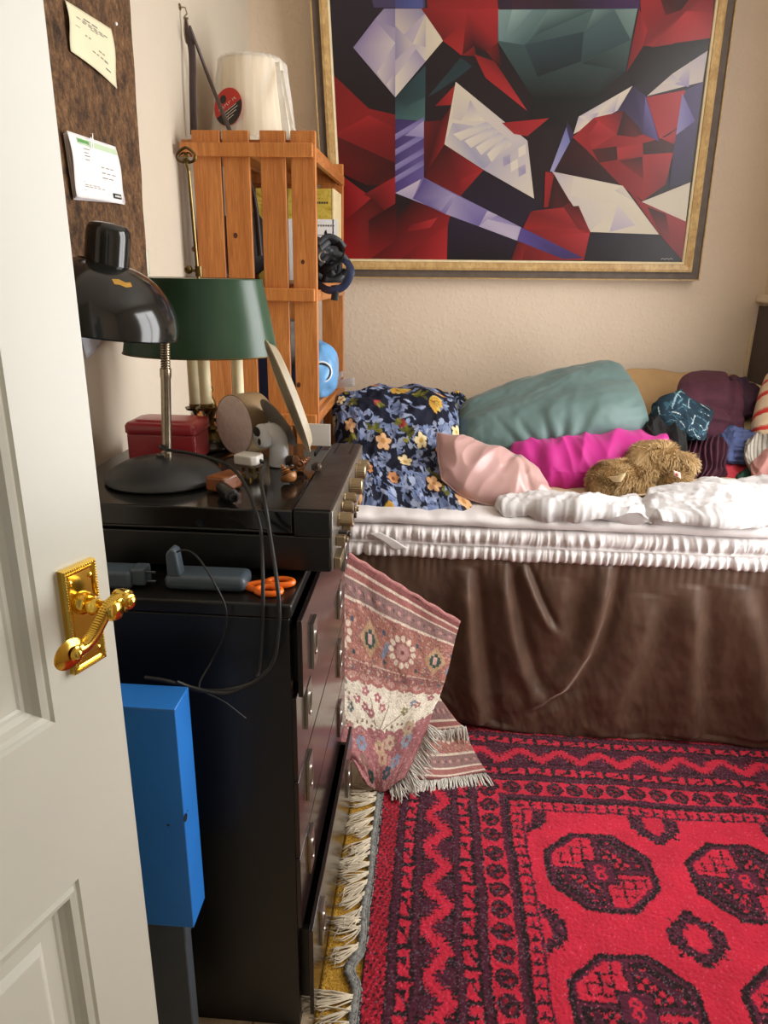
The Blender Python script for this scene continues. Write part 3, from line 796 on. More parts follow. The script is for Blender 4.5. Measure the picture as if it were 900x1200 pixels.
ln2 = (pa-pb).normalized(); hl2 = (pa-pb).length/2; ww = Vector((-.93, -.36, 0)); ww = (ww-ln2*ww.dot(ln2)).normalized(); wd2 = ln2.cross(ww)
b = MB()
for k0_, k1_ in (((1, 0), (0, 0)), ((1, -.003), (0, -.003)), ((1, 0), (1, -.003))):
    A = [pcx + ln2*(hl2*k0_[0]*math.cos(2*PI*i/n)) + wd2*(hl2*.62*k0_[0]*math.sin(2*PI*i/n)) + ww*k0_[1] for i in range(n)]
    B_ = [pcx + ln2*(hl2*k1_[0]*math.cos(2*PI*i/n)) + wd2*(hl2*.62*k1_[0]*math.sin(2*PI*i/n)) + ww*k1_[1] for i in range(n)]
    b.add(A+B_, [(i, (i+1) % n, n+(i+1) % n, n+i) for i in range(n)])
gp_ = obj('grey_plate', b, flat('grey plate', '#8b8680', .35, var=.1), smooth=40); tag(gp_, 'small grey round plate leaning behind the oval cream dish', 'plate')
c0 = at(356, 523, Y=1.57); c1 = at(387, 523, Y=1.57); hz_ = at(372, 497, Y=1.57).z
cd = obj('white_card', MB().box((c0.x, 1.57, TZ+.003), (c1.x, 1.573, hz_)), M_card); tag(cd, 'blank white card standing at the far end of the music centre', 'card')

# ------------------------------------------------------------------ on the chest top: adapter, plug, scissors
M_ad = flat('blue grey plastic', '#4b5760', .4, var=.06, vs=20)
ad = thing('power_adapter', 'blue grey oblong adapter with a thin lead, on the chest beside the orange scissors', 'adapter', (at(243, 698, Z=CZ).x, 1.065, CZ))
a0, a1 = at(194, 695, Y=1.05), at(288, 695, Y=1.05)
obj('body', box((a0.x, 1.045, CZ), (a1.x, 1.098, CZ+.026)), M_ad, ad, bev=.010, seg=4)
ob = MB(); ob.prism([(-.011, 0), (.012, 0), (.007, .045), (-.002, .05), (-.011, .04)], (a0.x+.016, 1.06, CZ+.022), (Vector((1, 0, 0)), UP, Vector((0, -1, 0))), .012, -.012)
obj('lead_end', ob, M_ad, ad, bev=.004, seg=3)
cp_ = [at(201, 662, Y=1.06), at(206, 648, Y=1.055), at(220, 645, Y=1.045), at(234, 656, Y=1.025), at(252, 685, Y=1.003), at(265, 715, Y=.995), at(262, 745, Y=.99), at(248, 775, Y=.985), at(234, 800, Y=.96), at(238, 810, Y=.955), at(262, 822, Y=.962), at(288, 842, Y=.965)]
cable('lead', cp_, .0016, M_cord, ad)
pg = thing('travel_plug', 'dark blue grey plug-in charger with round pins lying by the door edge', 'charger', (at(150, 688, Y=1.06).x, 1.06, CZ))
p0, p1 = at(112, 678, Y=1.06), at(158, 678, Y=1.06)
obj('body', box((p0.x, 1.04, CZ), (p1.x, 1.085, CZ+.03)), M_ad, pg, bev=.006, seg=3)
obj('pin_block', box((p1.x-.002, 1.047, CZ+.004), (p1.x+.022, 1.078, CZ+.034)), M_ad, pg, bev=.004)
for z in (.011, .027): obj('pin', MB().cyl((p1.x+.02, 1.055, CZ+z), (p1.x+.038, 1.055, CZ+z), .0024), flat('dull pin', '#6d757b', .3, metal=1), pg)
ss_ = at(320, 690, Z=CZ+.006)
sc3 = thing('scissors', 'orange handled scissors lying on the chest beside the adapter', 'scissors', (ss_.x, ss_.y, CZ))
M_or = flat('orange plastic', '#f2701a', .3, var=.04)
def loop(cx0, cy0, rx, ry, tilt, z): 
    return [Vector((cx0 + rx*math.cos(t_)*math.cos(tilt) - ry*math.sin(t_)*math.sin(tilt), cy0 + rx*math.cos(t_)*math.sin(tilt) + ry*math.sin(t_)*math.cos(tilt), z)) for t_ in [2*PI*i/36 for i in range(36)]]
hub = Vector((at(290, 689, Z=CZ+.006).x-.012, ss_.y+.006, CZ+.005))
for cxx, cyy, rx, ry, ti, z in ((ss_.x+.006, ss_.y+.026, .021, .0125, .12, CZ+.0065), (ss_.x-.006, ss_.y-.006, .020, .0135, -.1, CZ+.0055)):
    b = MB().tube(loop(cxx, cyy, rx, ry, ti, z), .0052, 10, True)
    st = Vector((cxx-rx*.95, cyy, z)); b.tube([st, (st+hub)/2+Vector((0, .001, 0)), hub], [.005, .0052, .0045], 10)
    hd_ = obj('handle', b, M_or, sc3, smooth=60)
for s in (-1, 1):
    b = MB(); e = hub + Vector((-.085, s*.007+.012, 0)); d_ = (e-hub).normalized(); nrm_ = Vector((-d_.y, d_.x, 0))
    b.prism([(0, -.0045), (.084, -.0005), (.086, .0008), (0, .0045)], hub + UP*(.0008*s), (d_, nrm_, UP), .0015)
    obj('blade', b, M_steel, sc3)
obj('pivot', MB().lathe([(.0045, 0), (.004, .0015), (0, .002)], hub+UP*.002, (0, 0, 1), 16), M_steel, sc3)

# ------------------------------------------------------------------ blue box on the grey box
bx1 = -.352; by0, by1, bz0, bz1 = .868, .928, .396, .802
M_blue = flat('blue painted board', '#2273c6', .42, var=.06, vs=8, bump=.04, bs=90)
bb = thing('blue_box', 'narrow tall blue painted box behind the door, standing on a grey box', 'box', (bx1-.13, (by0+by1)/2, bz0))
obj('body', box((bx1-.26, by0, bz0), (bx1, by1, bz1)), M_blue, bb, bev=.0015)
obj('lid_edge', box((bx1-.2605, by0-.0005, bz1-.0035), (bx1+.0005, by0+.0005, bz1-.0022)), flat('worn blue edge', '#3f78b8', .5), bb)
fh = at(217, 958, X=bx1); fh2 = at(219.5, 950, X=bx1); fh3 = at(197, 967, Y=by0)
obj('finger_hole_dark', MB().lathe([(.0062, 0), (.0062, .0012), (.0045, .0012), (.0045, .0002), (0, .0002)], (bx1, fh.y, fh.z), (1, 0, 0), 20, sx=1), M_hole, bb)
obj('nail_hole', MB().lathe([(.0018, 0), (0, .0004)], (bx1, fh2.y, fh2.z), (1, 0, 0), 10), M_hole, bb)
obj('screw_hole', MB().lathe([(.0024, 0), (0, .0004)], (fh3.x, by0, fh3.z), (0, -1, 0), 10), M_hole, bb)
gx = at(221, 1140, Y=.884).x
M_gb = flat('slate grey card', '#3b4249', .55, var=.12, vs=10)
gb = thing('grey_box', 'dark slate grey box standing on the floor under the blue box', 'box', (gx-.13, .9, 0))
obj('body', box((gx-.27, .884, 0), (gx, .912, .36)), M_gb, gb, bev=.003)
obj('lid', box((gx-.272, .882, .345), (gx+.0015, .914, .3955)), M_gb, gb, bev=.003)
# ------------------------------------------------------------------ pine shelf unit in the corner
M_pine = wood('orange pine', '#b06a30', '#c27a3c', '#cf8a4a', .42, (11, 11, 1.3))
M_pineh = wood('orange pine lengthwise', '#a9652e', '#bd7639', '#c98445', .42, (11, 1.3, 11))
M_knot = flat('pine knot', '#4f2a14', .5, var=.3, vs=200)
HX0, HX1, HY0, HY1 = -.712, -.345, 2.10, 2.745
sh = thing('shelf_unit', 'orange pine slatted shelf unit in the corner beside the painting', 'shelf unit', ((HX0+HX1)/2, (HY0+HY1)/2, 0))
def atx(px, py, Y): return at(px, py, Y=Y).x
sl = [(224, 257), (260, 291), (304, 334), (340, 369.5)]
ztop = 1.745
for k, (a_, b_) in enumerate(sl):
    x0, x1 = atx(a_, 160, HY0), atx(b_, 160, HY0)
    x0b, x1b = x0, x1
    s = obj('slat', box((x0, HY0, .0), (x1, HY0+.018, ztop)), M_pine, sh, bev=.002)
for k, (px, py, r_) in enumerate(((227, 292, .0085), (276, 276, .0085), (355, 307, .007), (350, 451, .0085), (283, 452, .006))):
    p = at(px, py, Y=HY0); obj('knot', MB().lathe([(r_*.7, .0), (r_*.68, .0006), (0, .0008)], (p.x, HY0-.0002, p.z), (0, -1, 0), 20, sy=1.25), M_knot, sh)
rails = [at(300, 168, Y=HY0).z, at(300, 337, Y=HY0).z, at(300, 483, Y=HY0).z, .55, .12]
for z in rails:
    obj('rail', box((HX0+.012, HY0-.017, z-.034), (HX1+.001, HY0, z)), M_pine, sh, bev=.002)
    obj('rail', box((HX0, HY1-.036, z-.036), (HX1-.02, HY1-.019, z)), M_pine, sh, bev=.002)
for x0, x1 in ((HX0, HX0+.08), (HX0+.135, HX0+.205), (HX1-.078, HX1+.0)):
    obj('slat', box((x0, HY1-.018, 0), (x1, HY1, ztop)), M_pine, sh, bev=.002)
for z in rails:
    for x0, x1 in ((-.706, -.631), (-.614, -.565), (-.526, -.447), (-.432, -.357)):
        obj('shelf_board', box((x0, HY0+.019, z-.004), (x1, HY1-.019, z+.012)), M_pineh, sh, bev=.0015)
    obj('edge_lath', box((HX1-.014, HY0+.019, z-.036), (HX1+.001, HY1+.012, z-.005)), M_pineh, sh, bev=.0015)

# lampshade wrapped in plastic on the top shelf
zt_ = rails[0]+.012
lc = Vector((atx(298, 150, 2.36), 2.36, zt_)); rB = (atx(345, 150, 2.36)-atx(251, 150, 2.36))/2; 
zT_ = at(292, 72, Y=2.36).z; rT = rB*.76
ls = thing('wrapped_lampshade', 'cream pleated lampshade still in its clear plastic wrap on top of the pine shelves', 'lampshade', lc)
b = MB(); n = 120; hh = zT_-zt_
def pleat(rad, i): return rad*(1 + (.003 if i % 2 else -.002))
vs_ = [lc + Vector((pleat(r_, i)*math.cos(2*PI*i/n), pleat(r_, i)*math.sin(2*PI*i/n), h)) for r_, h in ((rB*.94, .001), (rT*.95, hh-.004)) for i in range(n)]
b.add(vs_, [(i, (i+1) % n, n+(i+1) % n, n+i) for i in range(n)])
obj('shade', b, flat('ivory pleated cloth', '#e2cda2', .8, var=.05), ls, smooth=None, solid=.002)
obj('ring', MB().tube([lc + Vector((rT*.955*math.cos(2*PI*i/48), rT*.955*math.sin(2*PI*i/48), hh-.003)) for i in range(48)], .003, 6, True), flat('shade wire trim', '#b79f78', .5), ls)
b = MB(); n = 96; prof_ = [(1.03, 0), (1.05, .1), (1.02, .3), (1.0, .55), (1.0, .8), (1.0, .97), (.9, 1.015), (.6, 1.03)]
for j, (f, h) in enumerate(prof_):
    for i in range(n):
        a_ = 2*PI*i/n; base = rB + (rT-rB)*min(h, 1); cr = .006*ridg((math.cos(a_)*2.2, math.sin(a_)*2.2, h*1.1), 2.4)
        b.v.append(lc + Vector(((base*f+cr)*math.cos(a_), (base*f+cr)*math.sin(a_), hh*h)))
b.f = [(j*n+i, j*n+(i+1) % n, (j+1)*n+(i+1) % n, (j+1)*n+i) for j in range(len(prof_)-1) for i in range(n)]
M_wrap = glassy('clear wrap', (1, .99, .96), .62, .18)
wr = obj('plastic_wrap', b, M_wrap, ls, smooth=60)
b = MB()     # bunched plastic on the right side, hanging over the slats
for (xa, ya, xb, yb, w0, w1) in ((325, 74, 337, 168, 5, 9), (330, 84, 343, 155, 4, 4), (297, 152, 296, 169, 12, 12)):
    G_ = [[at(xa-w0/2+w0*i/4, ya, Y=2.30), at((xa+xb)/2-(w0+w1)/4+(w0+w1)*i/8, (ya+yb)/2, Y=2.24), at(xb-w1/2+w1*i/4, yb, Y=2.13)] for i in range(5)]
    s_ = sheet(G_, 12, 10, disp=lambda u, v, p: .004*ridg(p, 18)); b.add(s_.v, s_.f)
obj('plastic_fold', b, flat('milky plastic', '#e9e4d8', .3, var=.03), ls, smooth=80, solid=.0012)
# round red and black sticker
sq = at(269, 126, Y=2.2); r0 = ray(269, 126); 
sdir = Vector((sq.x*0-.22, -1, .16)).normalized(); ax_ = frame(sdir)
# place it on the cone surface
best = None
for i in range(3000):
    t_ = 2.0 + .6*i/3000; p = Vector((0, 0, CH)) + r0*(t_/r0.y); f = (p.z-lc.z)/hh; rr_ = rB*1.03 + (rT*1.03-rB*1.03)*min(max(f, 0), 1)
    if (Vector((p.x, p.y, 0))-Vector((lc.x, lc.y, 0))).length <= rr_: best = p; break
sp_ = best; nr = Vector((sp_.x-lc.x, sp_.y-lc.y, 0)).normalized(); nr = (nr + UP*((rB-rT)/hh)).normalized()
sp_ = sp_ + nr*.006; ax_ = frame(nr, UP); rs = .049
M_sr = flat('sticker red', '#c8352c', .4, var=.03); M_sb = flat('sticker black', '#26211f', .4); M_sw = flat('sticker white', '#e8e0d6', .5)
st = obj('sticker', MB().lathe([(rs, 0), (rs, .0006), (0, .0006)], sp_, nr, 40, up=UP), M_sr, ls)
a_ = math.radians(28); pts2 = [(rs*math.cos(t_), rs*math.sin(t_)) for t_ in [PI+a_+.12+(PI-.24)*i/24 for i in range(25)]]
sgn = -1 if ax_[0].dot(Vector((1, 0, 0))) < 0 else 1
pts2 = [(x*.985*1, y*.985) for x, y in pts2]
def sxy(x, y): return (sgn*x, y)
P2 = [sxy(x, y) for x, y in pts2]
if sgn < 0: P2 = P2[::-1]
obj('sticker_band', MB().prism(P2, sp_, ax_, .0011, .0007), M_sb, st)
b = MB()
def seg(b, x0, y0, x1, y1, w_, k=.0013):
    d = Vector((x1-x0, y1-y0)); n_ = Vector((-d.y, d.x)).normalized()*w_/2
    q = [sxy(x0+n_.x, y0+n_.y), sxy(x1+n_.x, y1+n_.y), sxy(x1-n_.x, y1-n_.y), sxy(x0-n_.x, y0-n_.y)]
    b.add([sp_ + ax_[0]*x + ax_[1]*y + nr*k for x, y in q], [(0, 1, 2, 3) if sgn > 0 else (3, 2, 1, 0)])
ca, sa = math.cos(a_), math.sin(a_)
for k in range(9):      # the white word along the slope, too small to read
    x = -.030+k*.0075; y = .004
    if k == 6: continue
    X0, Y0 = x*ca-y*sa, x*sa+y*ca; seg(b, X0, Y0, X0-.007*sa, Y0+.007*ca, .0016)
    seg(b, X0, Y0+(.006 if k % 2 else .0005), X0+.004*ca, Y0+(.006 if k % 2 else .0005)+.004*sa, .0014)
for k, L_ in enumerate((.05, .052, .044, .03)):
    y = -.008-k*.007; x = -.022; seg(b, x*ca-y*sa, x*sa+y*ca, (x+L_)*ca-y*sa, (x+L_)*sa+y*ca, .0018)
obj('sticker_print', b, M_sw, st, smooth=None)
obj('sticker_badge', MB().lathe([(.011, .0009), (.011, .0012), (0, .0012)], sp_ + ax_[1]*.020 - ax_[0]*(sgn*.018), nr, 24), M_sb, st)
# marbled box file, straps, blue packet, plastic sheets, dark box
zs_ = rails[1]+.012
t = NT('yellow marbled paper')
n1 = t.noise(16, 6, .65, None, 2.2)
t.link(t.ramp(n1, [(.3, '#6f5a1c'), (.42, '#c2a338'), (.55, '#d8bf58'), (.68, '#b08d2c')]), t.b.inputs['Base Color']); t.setp(Roughness=.5); M_marb = t.m
bx0, bx1_ = atx(300, 240, 2.52), HX1-.004
bzt = at(390, 221, Y=2.52).z; byf = 2.52
bf = thing('box_file', 'yellow marbled box file with a white label, standing on the pine shelves behind black straps', 'box file', ((bx0+bx1_)/2, 2.6, zs_))
obj('body', box((bx0, byf, zs_), (bx1_-.006, 2.71, bzt)), M_marb, bf, bev=.002)
obj('spine_edge', box((bx1_-.006, byf-.001, zs_), (bx1_, 2.711, bzt+.0005)), flat('cream binding', '#e2cfa0', .5), bf, bev=.001)
lz0, lz1 = at(380, 335, Y=byf).z, at(380, 257, Y=byf).z; lx1 = atx(396, 270, byf)
lab = obj('label', box((bx0+.03, byf-.001, max(lz0, zs_+.004)), (lx1, byf, lz1)), M_card, bf)
b = MB()
for k, (z_, l_) in enumerate(((lz1-.022, .11), (lz1-.05, .07), (lz1-.062, .05), (lz1-.076, .06))):
    x = lx1-.012; kk = 0
    while kk < l_:
        w_ = R.uniform(.004, .010); b.box((x-kk-w_, byf-.0016, z_), (x-kk, byf-.001, z_+(.0055 if k == 0 else .003))); kk += w_+.002
obj('print', b, M_ink, lab, smooth=None)
pz = at(375, 238, Y=byf)
obj('title_plate', MB().prism([(-.045, -.012), (.030, -.012), (.040, .0), (.036, .012), (-.045, .012)], (atx(372, 238, byf), byf, pz.z), (Vector((1, 0, 0)), UP, Vector((0, -1, 0))), .001), flat('ochre plate', '#c9ae45', .5), bf)
b = MB()
for k in range(6): b.box((atx(368, 238, byf)+k*.008, byf-.0016, pz.z-.002), (atx(368, 238, byf)+k*.008+.0055, byf-.001, pz.z+.004))
obj('title_print', b, M_inkd, bf, smooth=None)
M_str = flat('black webbing', '#161a1f', .5, var=.3, vs=60, bump=.3, bs=500)
M_strb = flat('navy webbing', '#1d2a4a', .5, var=.2, bump=.3, bs=500)
sb = thing('strap_bundle', 'tangled bundle of black and navy straps hanging over the shelf edge by the box file', 'straps', (HX1-.03, 2.3, zs_))
b = MB(); cc = at(384, 312, Y=2.33)
def blob(c, r_, amp, fr, n=44, m_=26, ax=None):
    q = MB().ball(c, r_, n, m_, ax); c = Vector(c); out_ = []
    for p in q.v:
        d = (p-c); out_.append(c + d*(1 + amp*ridg(p, fr)))
    q.v = out_; return q
q1_ = blob(at(381, 300, Y=2.33), (.042, .07, .045), .28, 26); q2_ = blob(at(388, 322, Y=2.30), (.03, .06, .03), .3, 30)
b.add(q1_.v, q1_.f); b.add(q2_.v, q2_.f)
zmin = min(p.z for p in b.v); b.v = [p + UP*max(0, zs_+.002-p.z) for p in b.v]
obj('bag', b, M_str, sb, smooth=60)
def ribbon(pts, w_, th, n=60): return MB().tube([catmull(pts, i/n) for i in range(n+1)], w_, 8, flatx=th)
lp = [at(371, 332, Y=2.22), at(385, 340, Y=2.20), at(402, 336, Y=2.2), at(411, 320, Y=2.2), at(407, 308, Y=2.22), at(396, 303, Y=2.24), at(386, 307, Y=2.25)]
obj('strap', ribbon(lp, .011, .22), M_strb, sb, smooth=60)
lp = [at(376, 292, Y=2.22), at(390, 281, Y=2.24), at(400, 292, Y=2.23), at(398, 306, Y=2.22), at(384, 316, Y=2.2), at(378, 330, Y=2.2)]
obj('strap', ribbon(lp, .009, .25), M_str, sb, smooth=60)
lp = [at(381, 272, Y=2.26), at(385, 283, Y=2.24), at(397, 286, Y=2.24), at(403, 296, Y=2.23)]
obj('strap', ribbon(lp, .010, .25), M_str, sb, smooth=60)
lp = [at(392, 334, Y=2.2), at(393, 342, Y=2.2), at(392, 352, Y=2.2)]
obj('tab', ribbon(lp, .011, .35, 12), M_str, sb, smooth=60)
for pts_ in ([(373, 285), (384, 277), (396, 281), (404, 290)], [(390, 296), (402, 300), (409, 312), (400, 328)], [(374, 310), (386, 300), (398, 312), (392, 330)], [(372, 322), (384, 328), (398, 326), (405, 316)]):
    obj('strap', ribbon([at(x, y, Y=2.215+.01*k) for k, (x, y) in enumerate(pts_)], .008, .3), M_str, sb, smooth=60)
rg_ = at(379, 301, Y=2.19)
obj('buckle_ring', MB().tube([rg_ + Vector((.013*math.cos(t_), -.004*math.cos(t_), .014*math.sin(t_))) for t_ in [PI*.35+2*PI*.62*i/20 for i in range(21)]], .0022, 6), flat('pale ring', '#cfcac2', .3, metal=.6), sb)
# lower shelf
zl_ = rails[2]+.012
pk = at(374, 455, Y=2.30); pr = .062
bp = thing('blue_packet', 'crinkled pale blue packet with a dark round opening on the lower pine shelf', 'packet', (pk.x, 2.34, zl_))
pc2 = Vector((pk.x-.012, 2.34, zl_+.085)); 
q = blob(pc2, (.070, .085, .083), .10, 12, 50, 30); q.v = [Vector((min(p.x, HX1-.002+.03), max(p.y, HY0+.03), max(p.z, zl_+.001))) for p in q.v]
obj('wrap', q, flat('pale blue foil', '#6fa9dd', .28, var=.15, vs=14), bp, smooth=50)
pn = Vector((.32, -.94, .05)).normalized(); oc = pc2 + pn*.082
obj('opening', MB().lathe([(.026, -.01), (.03, .004), (.026, .006), (.021, .0), (0, -.001)], oc, pn, 30), M_hole, bp, smooth=60)
obj('ring', MB().lathe([(.032, -.012), (.034, .003), (.030, .006), (.027, .003)], oc, pn, 30), flat('pale ring rim', '#dfe6ee', .3), bp, smooth=60)
dbx = at(376, 420, Y=2.45)
o = obj('dark_box', MB().add([Vector(p) for p in ((dbx.x-.05, 2.48, zl_), (dbx.x+.008, 2.48, zl_), (dbx.x+.008, 2.6, zl_), (dbx.x-.05, 2.6, zl_), (dbx.x-.055, 2.46, dbx.z+.01), (dbx.x+.028, 2.46, dbx.z+.01), (dbx.x+.028, 2.6, dbx.z+.01), (dbx.x-.055, 2.6, dbx.z+.01))], [(0,3,2,1),(4,5,6,7),(0,1,5,4),(1,2,6,5),(2,3,7,6),(3,0,4,7)]), flat('dark brown card', '#33231b', .6), bev=.002)
tag(o, 'small dark brown open tray behind the blue packet on the lower shelf', 'tray')
cs_ = thing('plastic_sheets', 'clear plastic sleeves sticking out from the lower shelf above the floral pillow', 'plastic sleeves', (HX1-.05, 2.45, zl_+.06))
for k, (y0, pts) in enumerate(((2.42, [(388, 441), (402, 434), (402, 441), (388, 452)]), (2.40, [(386, 446), (415, 443), (416, 452), (386, 456)]))):
    G_ = [[at(pts[0][0]-12, pts[0][1]+1, Y=y0), at(*pts[0], Y=y0), at(*pts[1], Y=y0-.04)], [at(pts[3][0]-12, pts[3][1]+1, Y=y0+.05), at(*pts[3], Y=y0+.05), at(*pts[2], Y=y0)]]
    obj('sleeve', sheet(G_, 12, 6, disp=lambda u, v, p: .002*fbm(p, 20)), glassy('clear sleeve %d' % k, (.95, .95, .92), .7, .15), cs_, smooth=60, solid=.0012)
# dark stored things between the slats
o = obj('cloth_bag', blob((-.60, 2.34, zs_+.105), (.085, .13, .085), .12, 14, 44, 24), flat('black coat cloth', '#191817', .85, var=.3)); 
o.data.transform(Matrix.Translation((0, 0, 0))); tag(o, 'black folded cloth bag stuffed on the middle pine shelf behind the slats', 'cloth bag')
o = obj('storage_box', box((-.66, 2.2, zl_), (-.50, 2.5, zl_+.14)), flat('navy box', '#232b45', .5), bev=.004); tag(o, 'navy storage box on the lower pine shelf behind the slats', 'box')
o = obj('paper_stack', box((-.665, 2.54, zl_), (-.48, 2.70, zl_+.22)), flat('grey papers', '#8f8c86', .8, var=.2)); tag(o, 'grey stack of papers on the lower shelf behind the navy box', 'paper stack')
# hook, strap and stick on the left wall
hx = XL+.012; hk = at(219, 14, X=XL+.02); 
sk = thing('wall_hook', 'small metal hook high on the left wall holding a strap', 'hook', (XL+.001, hk.y, hk.z))
b = MB().tube([Vector((XL, hk.y, hk.z+.012)), Vector((XL+.016, hk.y, hk.z+.010)), Vector((XL+.020, hk.y, hk.z-.004)), Vector((XL+.012, hk.y-.002, hk.z-.012)), Vector((XL+.024, hk.y-.004, hk.z-.016))], .0022, 8)
obj('hook', b, M_chrome, sk); obj('rose', MB().cyl((XL, hk.y, hk.z+.012), (XL+.003, hk.y, hk.z+.012), .008), M_chrome, sk)
M_leath = flat('dark plum leather', '#3b2a2c', .5, var=.2, vs=30)
Ys = hk.y
lp = [Vector((XL+.014, Ys, hk.z-.012)), at(220, 36, Y=Ys), at(225, 62, Y=Ys-.01), at(226, 110, Y=Ys-.02), at(227, 158, Y=Ys-.02)]
for p in lp: p.x = max(p.x, XL+.012)
lpg = [catmull(lp, i/60) for i in range(61)]
o = thing('hanging_strap', 'dark plum leather strap hanging straight down from the wall hook', 'strap', lp[-1])
obj('strap', MB().tube(lpg, [.004+.006*min(1, i/22) for i in range(61)], 8, flatx=.4), M_leath, o, smooth=60)
obj('snap_clip', MB().tube([Vector((XL+.016, Ys, hk.z-.014)) + Vector((.006*math.sin(t_), 0, -.03+.03*math.cos(t_))) for t_ in [2*PI*i/24 for i in range(24)]], .002, 6, True), M_chrome, o)
sp2 = [at(222, 30, Y=Ys-.03), at(245, 92, Y=Ys+.02), at(268, 150, Y=2.16), at(297, 225, Y=2.17), at(308, 300, Y=2.19)]
for p in sp2: p.x = max(p.x, XL+.014)
sp2[3].y = sp2[4].y = HY0+.06
o = obj('stick', MB().tube([catmull(sp2, i/60) for i in range(61)], [.0038+.0045*i/60 for i in range(61)], 10), flat('dark cane', '#40302b', .4, var=.2, vs=60), smooth=60); tag(o, 'long thin dark stick leaning from the wall hook down behind the pine slats', 'stick')

# ------------------------------------------------------------------ cork board and papers on the left wall
t = NT('dark bark cork')
v = t.new('ShaderNodeTexVoronoi'); v.inputs['Scale'].default_value = 120
n1 = t.noise(11, 6, .75); n2 = t.noise(75, 6, .8, t.co((1, 1, .75)))
col = t.ramp(n2, [(.32, '#2a1a0e'), (.46, '#573c24'), (.58, '#775636'), (.75, '#967348')])
mx = t.new('ShaderNodeMix'); mx.data_type = 'RGBA'; mx.blend_type = 'MULTIPLY'; mx.inputs['Factor'].default_value = .75
t.link(col, mx.inputs['A']); t.link(t.ramp(n1, [(.36, (.35, .3, .28)), (.5, (1., 1., 1.))]), mx.inputs['B']); t.link(mx.outputs['Result'], t.b.inputs['Base Color'])
t.setp(Roughness=.9); t.link(t.bump(n2, .8, .004), t.b.inputs['Normal']); M_cork = t.m
cx = XL+.014
e0, e1 = at(152, -10, X=cx), at(173, 318, X=cx)
yb_ = [e0.y, e0.y]; zb0 = at(172, 400, X=cx).z
Zs = [1.33, 1.42, 1.55, 1.68, 1.80, 1.92, 2.1]
outl = [(1.0, Zs[0])]
for i, z_ in enumerate([1.33 + .77*k/24 for k in range(25)]):
    yy = e1.y + (e0.y-e1.y)*(z_-e1.z)/(e0.z-e1.z) + .006*noise.noise(Vector((0, 0, z_*14))); outl.append((yy, z_))
outl.append((1.0, 2.1))
b = MB().prism(outl, (XL+.001, 0, 0), (Vector((0, 1, 0)), UP, Vector((1, 0, 0))), .013)
o = obj('cork_board', b, M_cork, smooth=30, bev=.002); tag(o, 'dark bark cork board with ragged edge on the left wall beside the door', 'pin board')
px_ = cx+.0015
def pap(name, corners, label, mat, lines, cat='paper', lift=.004, parent=None):
    P = [at(x, y, X=px_+lift) for x, y in corners]
    G_ = [[P[0], (P[0]+P[1])/2, P[1]], [(P[0]+P[3])/2, sum(P, Vector())/4, (P[1]+P[2])/2], [P[3], (P[3]+P[2])/2, P[2]]]
    o = thing(name, label, cat, (px_, (P[0].y+P[1].y)/2, min(p.z for p in P)))
    f = lambda u, v, p: Vector((.006*math.sin(u*3.1+.5)*v + .003*math.sin(v*5), 0, 0))
    obj('sheet', sheet(G_, 16, 16, disp=f), mat, o, smooth=80, solid=.0006)
    b = MB()
    for (u, v, L_, h_) in lines:
        q = []
        for uu, vv in ((u, v), (u+L_, v), (u+L_, v+h_), (u, v+h_)):
            p = catmull([catmull(r, uu) for r in G_], vv) + f(uu, vv, None) + Vector((.0012, 0, 0)); q.append(p)
        b.add(q, [(0, 1, 2, 3)])
    return o, b, G_
M_ylw = flat('yellowed paper', '#dcd5b4', .75, var=.04, vs=8)
def words(u, v, L_, h_, n_): 
    out_ = []; x = u
    for _ in range(n_):
        w_ = L_/n_*R.uniform(.55, .85); out_.append((x, v, w_, h_)); x += L_/n_
    return out_
ln_ = words(.30, .155, .36, .028, 2) + words(.15, .215, .7, .018, 6) + words(.25, .25, .5, .016, 4) + words(.42, .285, .2, .014, 2) + words(.1, .40, .1, .012, 1) + words(.28, .47, .14, .02, 2) + words(.56, .58, .18, .02, 2) + words(.42, .67, .36, .02, 4) + words(.7, .68, .12, .022, 1) + words(.72, .79, .16, .024, 1)
o, b, G_ = pap('pinned_letter', [(76, 0), (130, 34), (140, 104), (83, 60)], 'yellowed handwritten certificate pinned near the top of the cork board', M_ylw, ln_)
obj('print', b, M_ink, o, smooth=None)
pz_ = at(136, 28, X=px_+.004); obj('pin', MB().ball(pz_, .0035, 12, 8).cyl(pz_-Vector((.008, 0, 0)), pz_, .0008, n=6), M_card, o)
M_wp = flat('white paper', '#e9e7e6', .75, var=.02)
ln_ = [(.22, .20, .12, .012), (.22, .26, .08, .012), (.22, .31, .1, .012), (.22, .37, .08, .012)] + words(.52, .43, .3, .014, 3) + words(.52, .52, .34, .014, 3) + words(.52, .60, .3, .014, 2) + [(.14, .73, .72, .004)] + words(.16, .77, .3, .01, 4) + words(.16, .80, .4, .01, 5) + [(.14, .86, .5, .004)]
for k, (dx_, dy_) in enumerate(((-3, 2), (-1.5, 1))):
    pass
o, b, G_ = pap('clipped_papers', [(78, 153), (135, 172), (149, 240), (90, 231)], 'stack of white letters with a green header clipped to the cork board', M_wp, ln_, 'papers', .012)
obj('print', b, M_ink, o, smooth=None)
b = MB()
def quad(G_, u0, v0, u1, v1, k=.0014):
    f = lambda u, v: Vector((.006*math.sin(u*3.1+.5)*v + .003*math.sin(v*5) + k, 0, 0))
    return [catmull([catmull(r, uu) for r in G_], vv) + f(uu, vv) for uu, vv in ((u0, v0), (u1, v0), (u1, v1), (u0, v1))]
b.add(quad(G_, .14, .055, .98, .15), [(0, 1, 2, 3)]); obj('header_band', b, flat('pale green band', '#bcd0b0', .7), o, smooth=None)
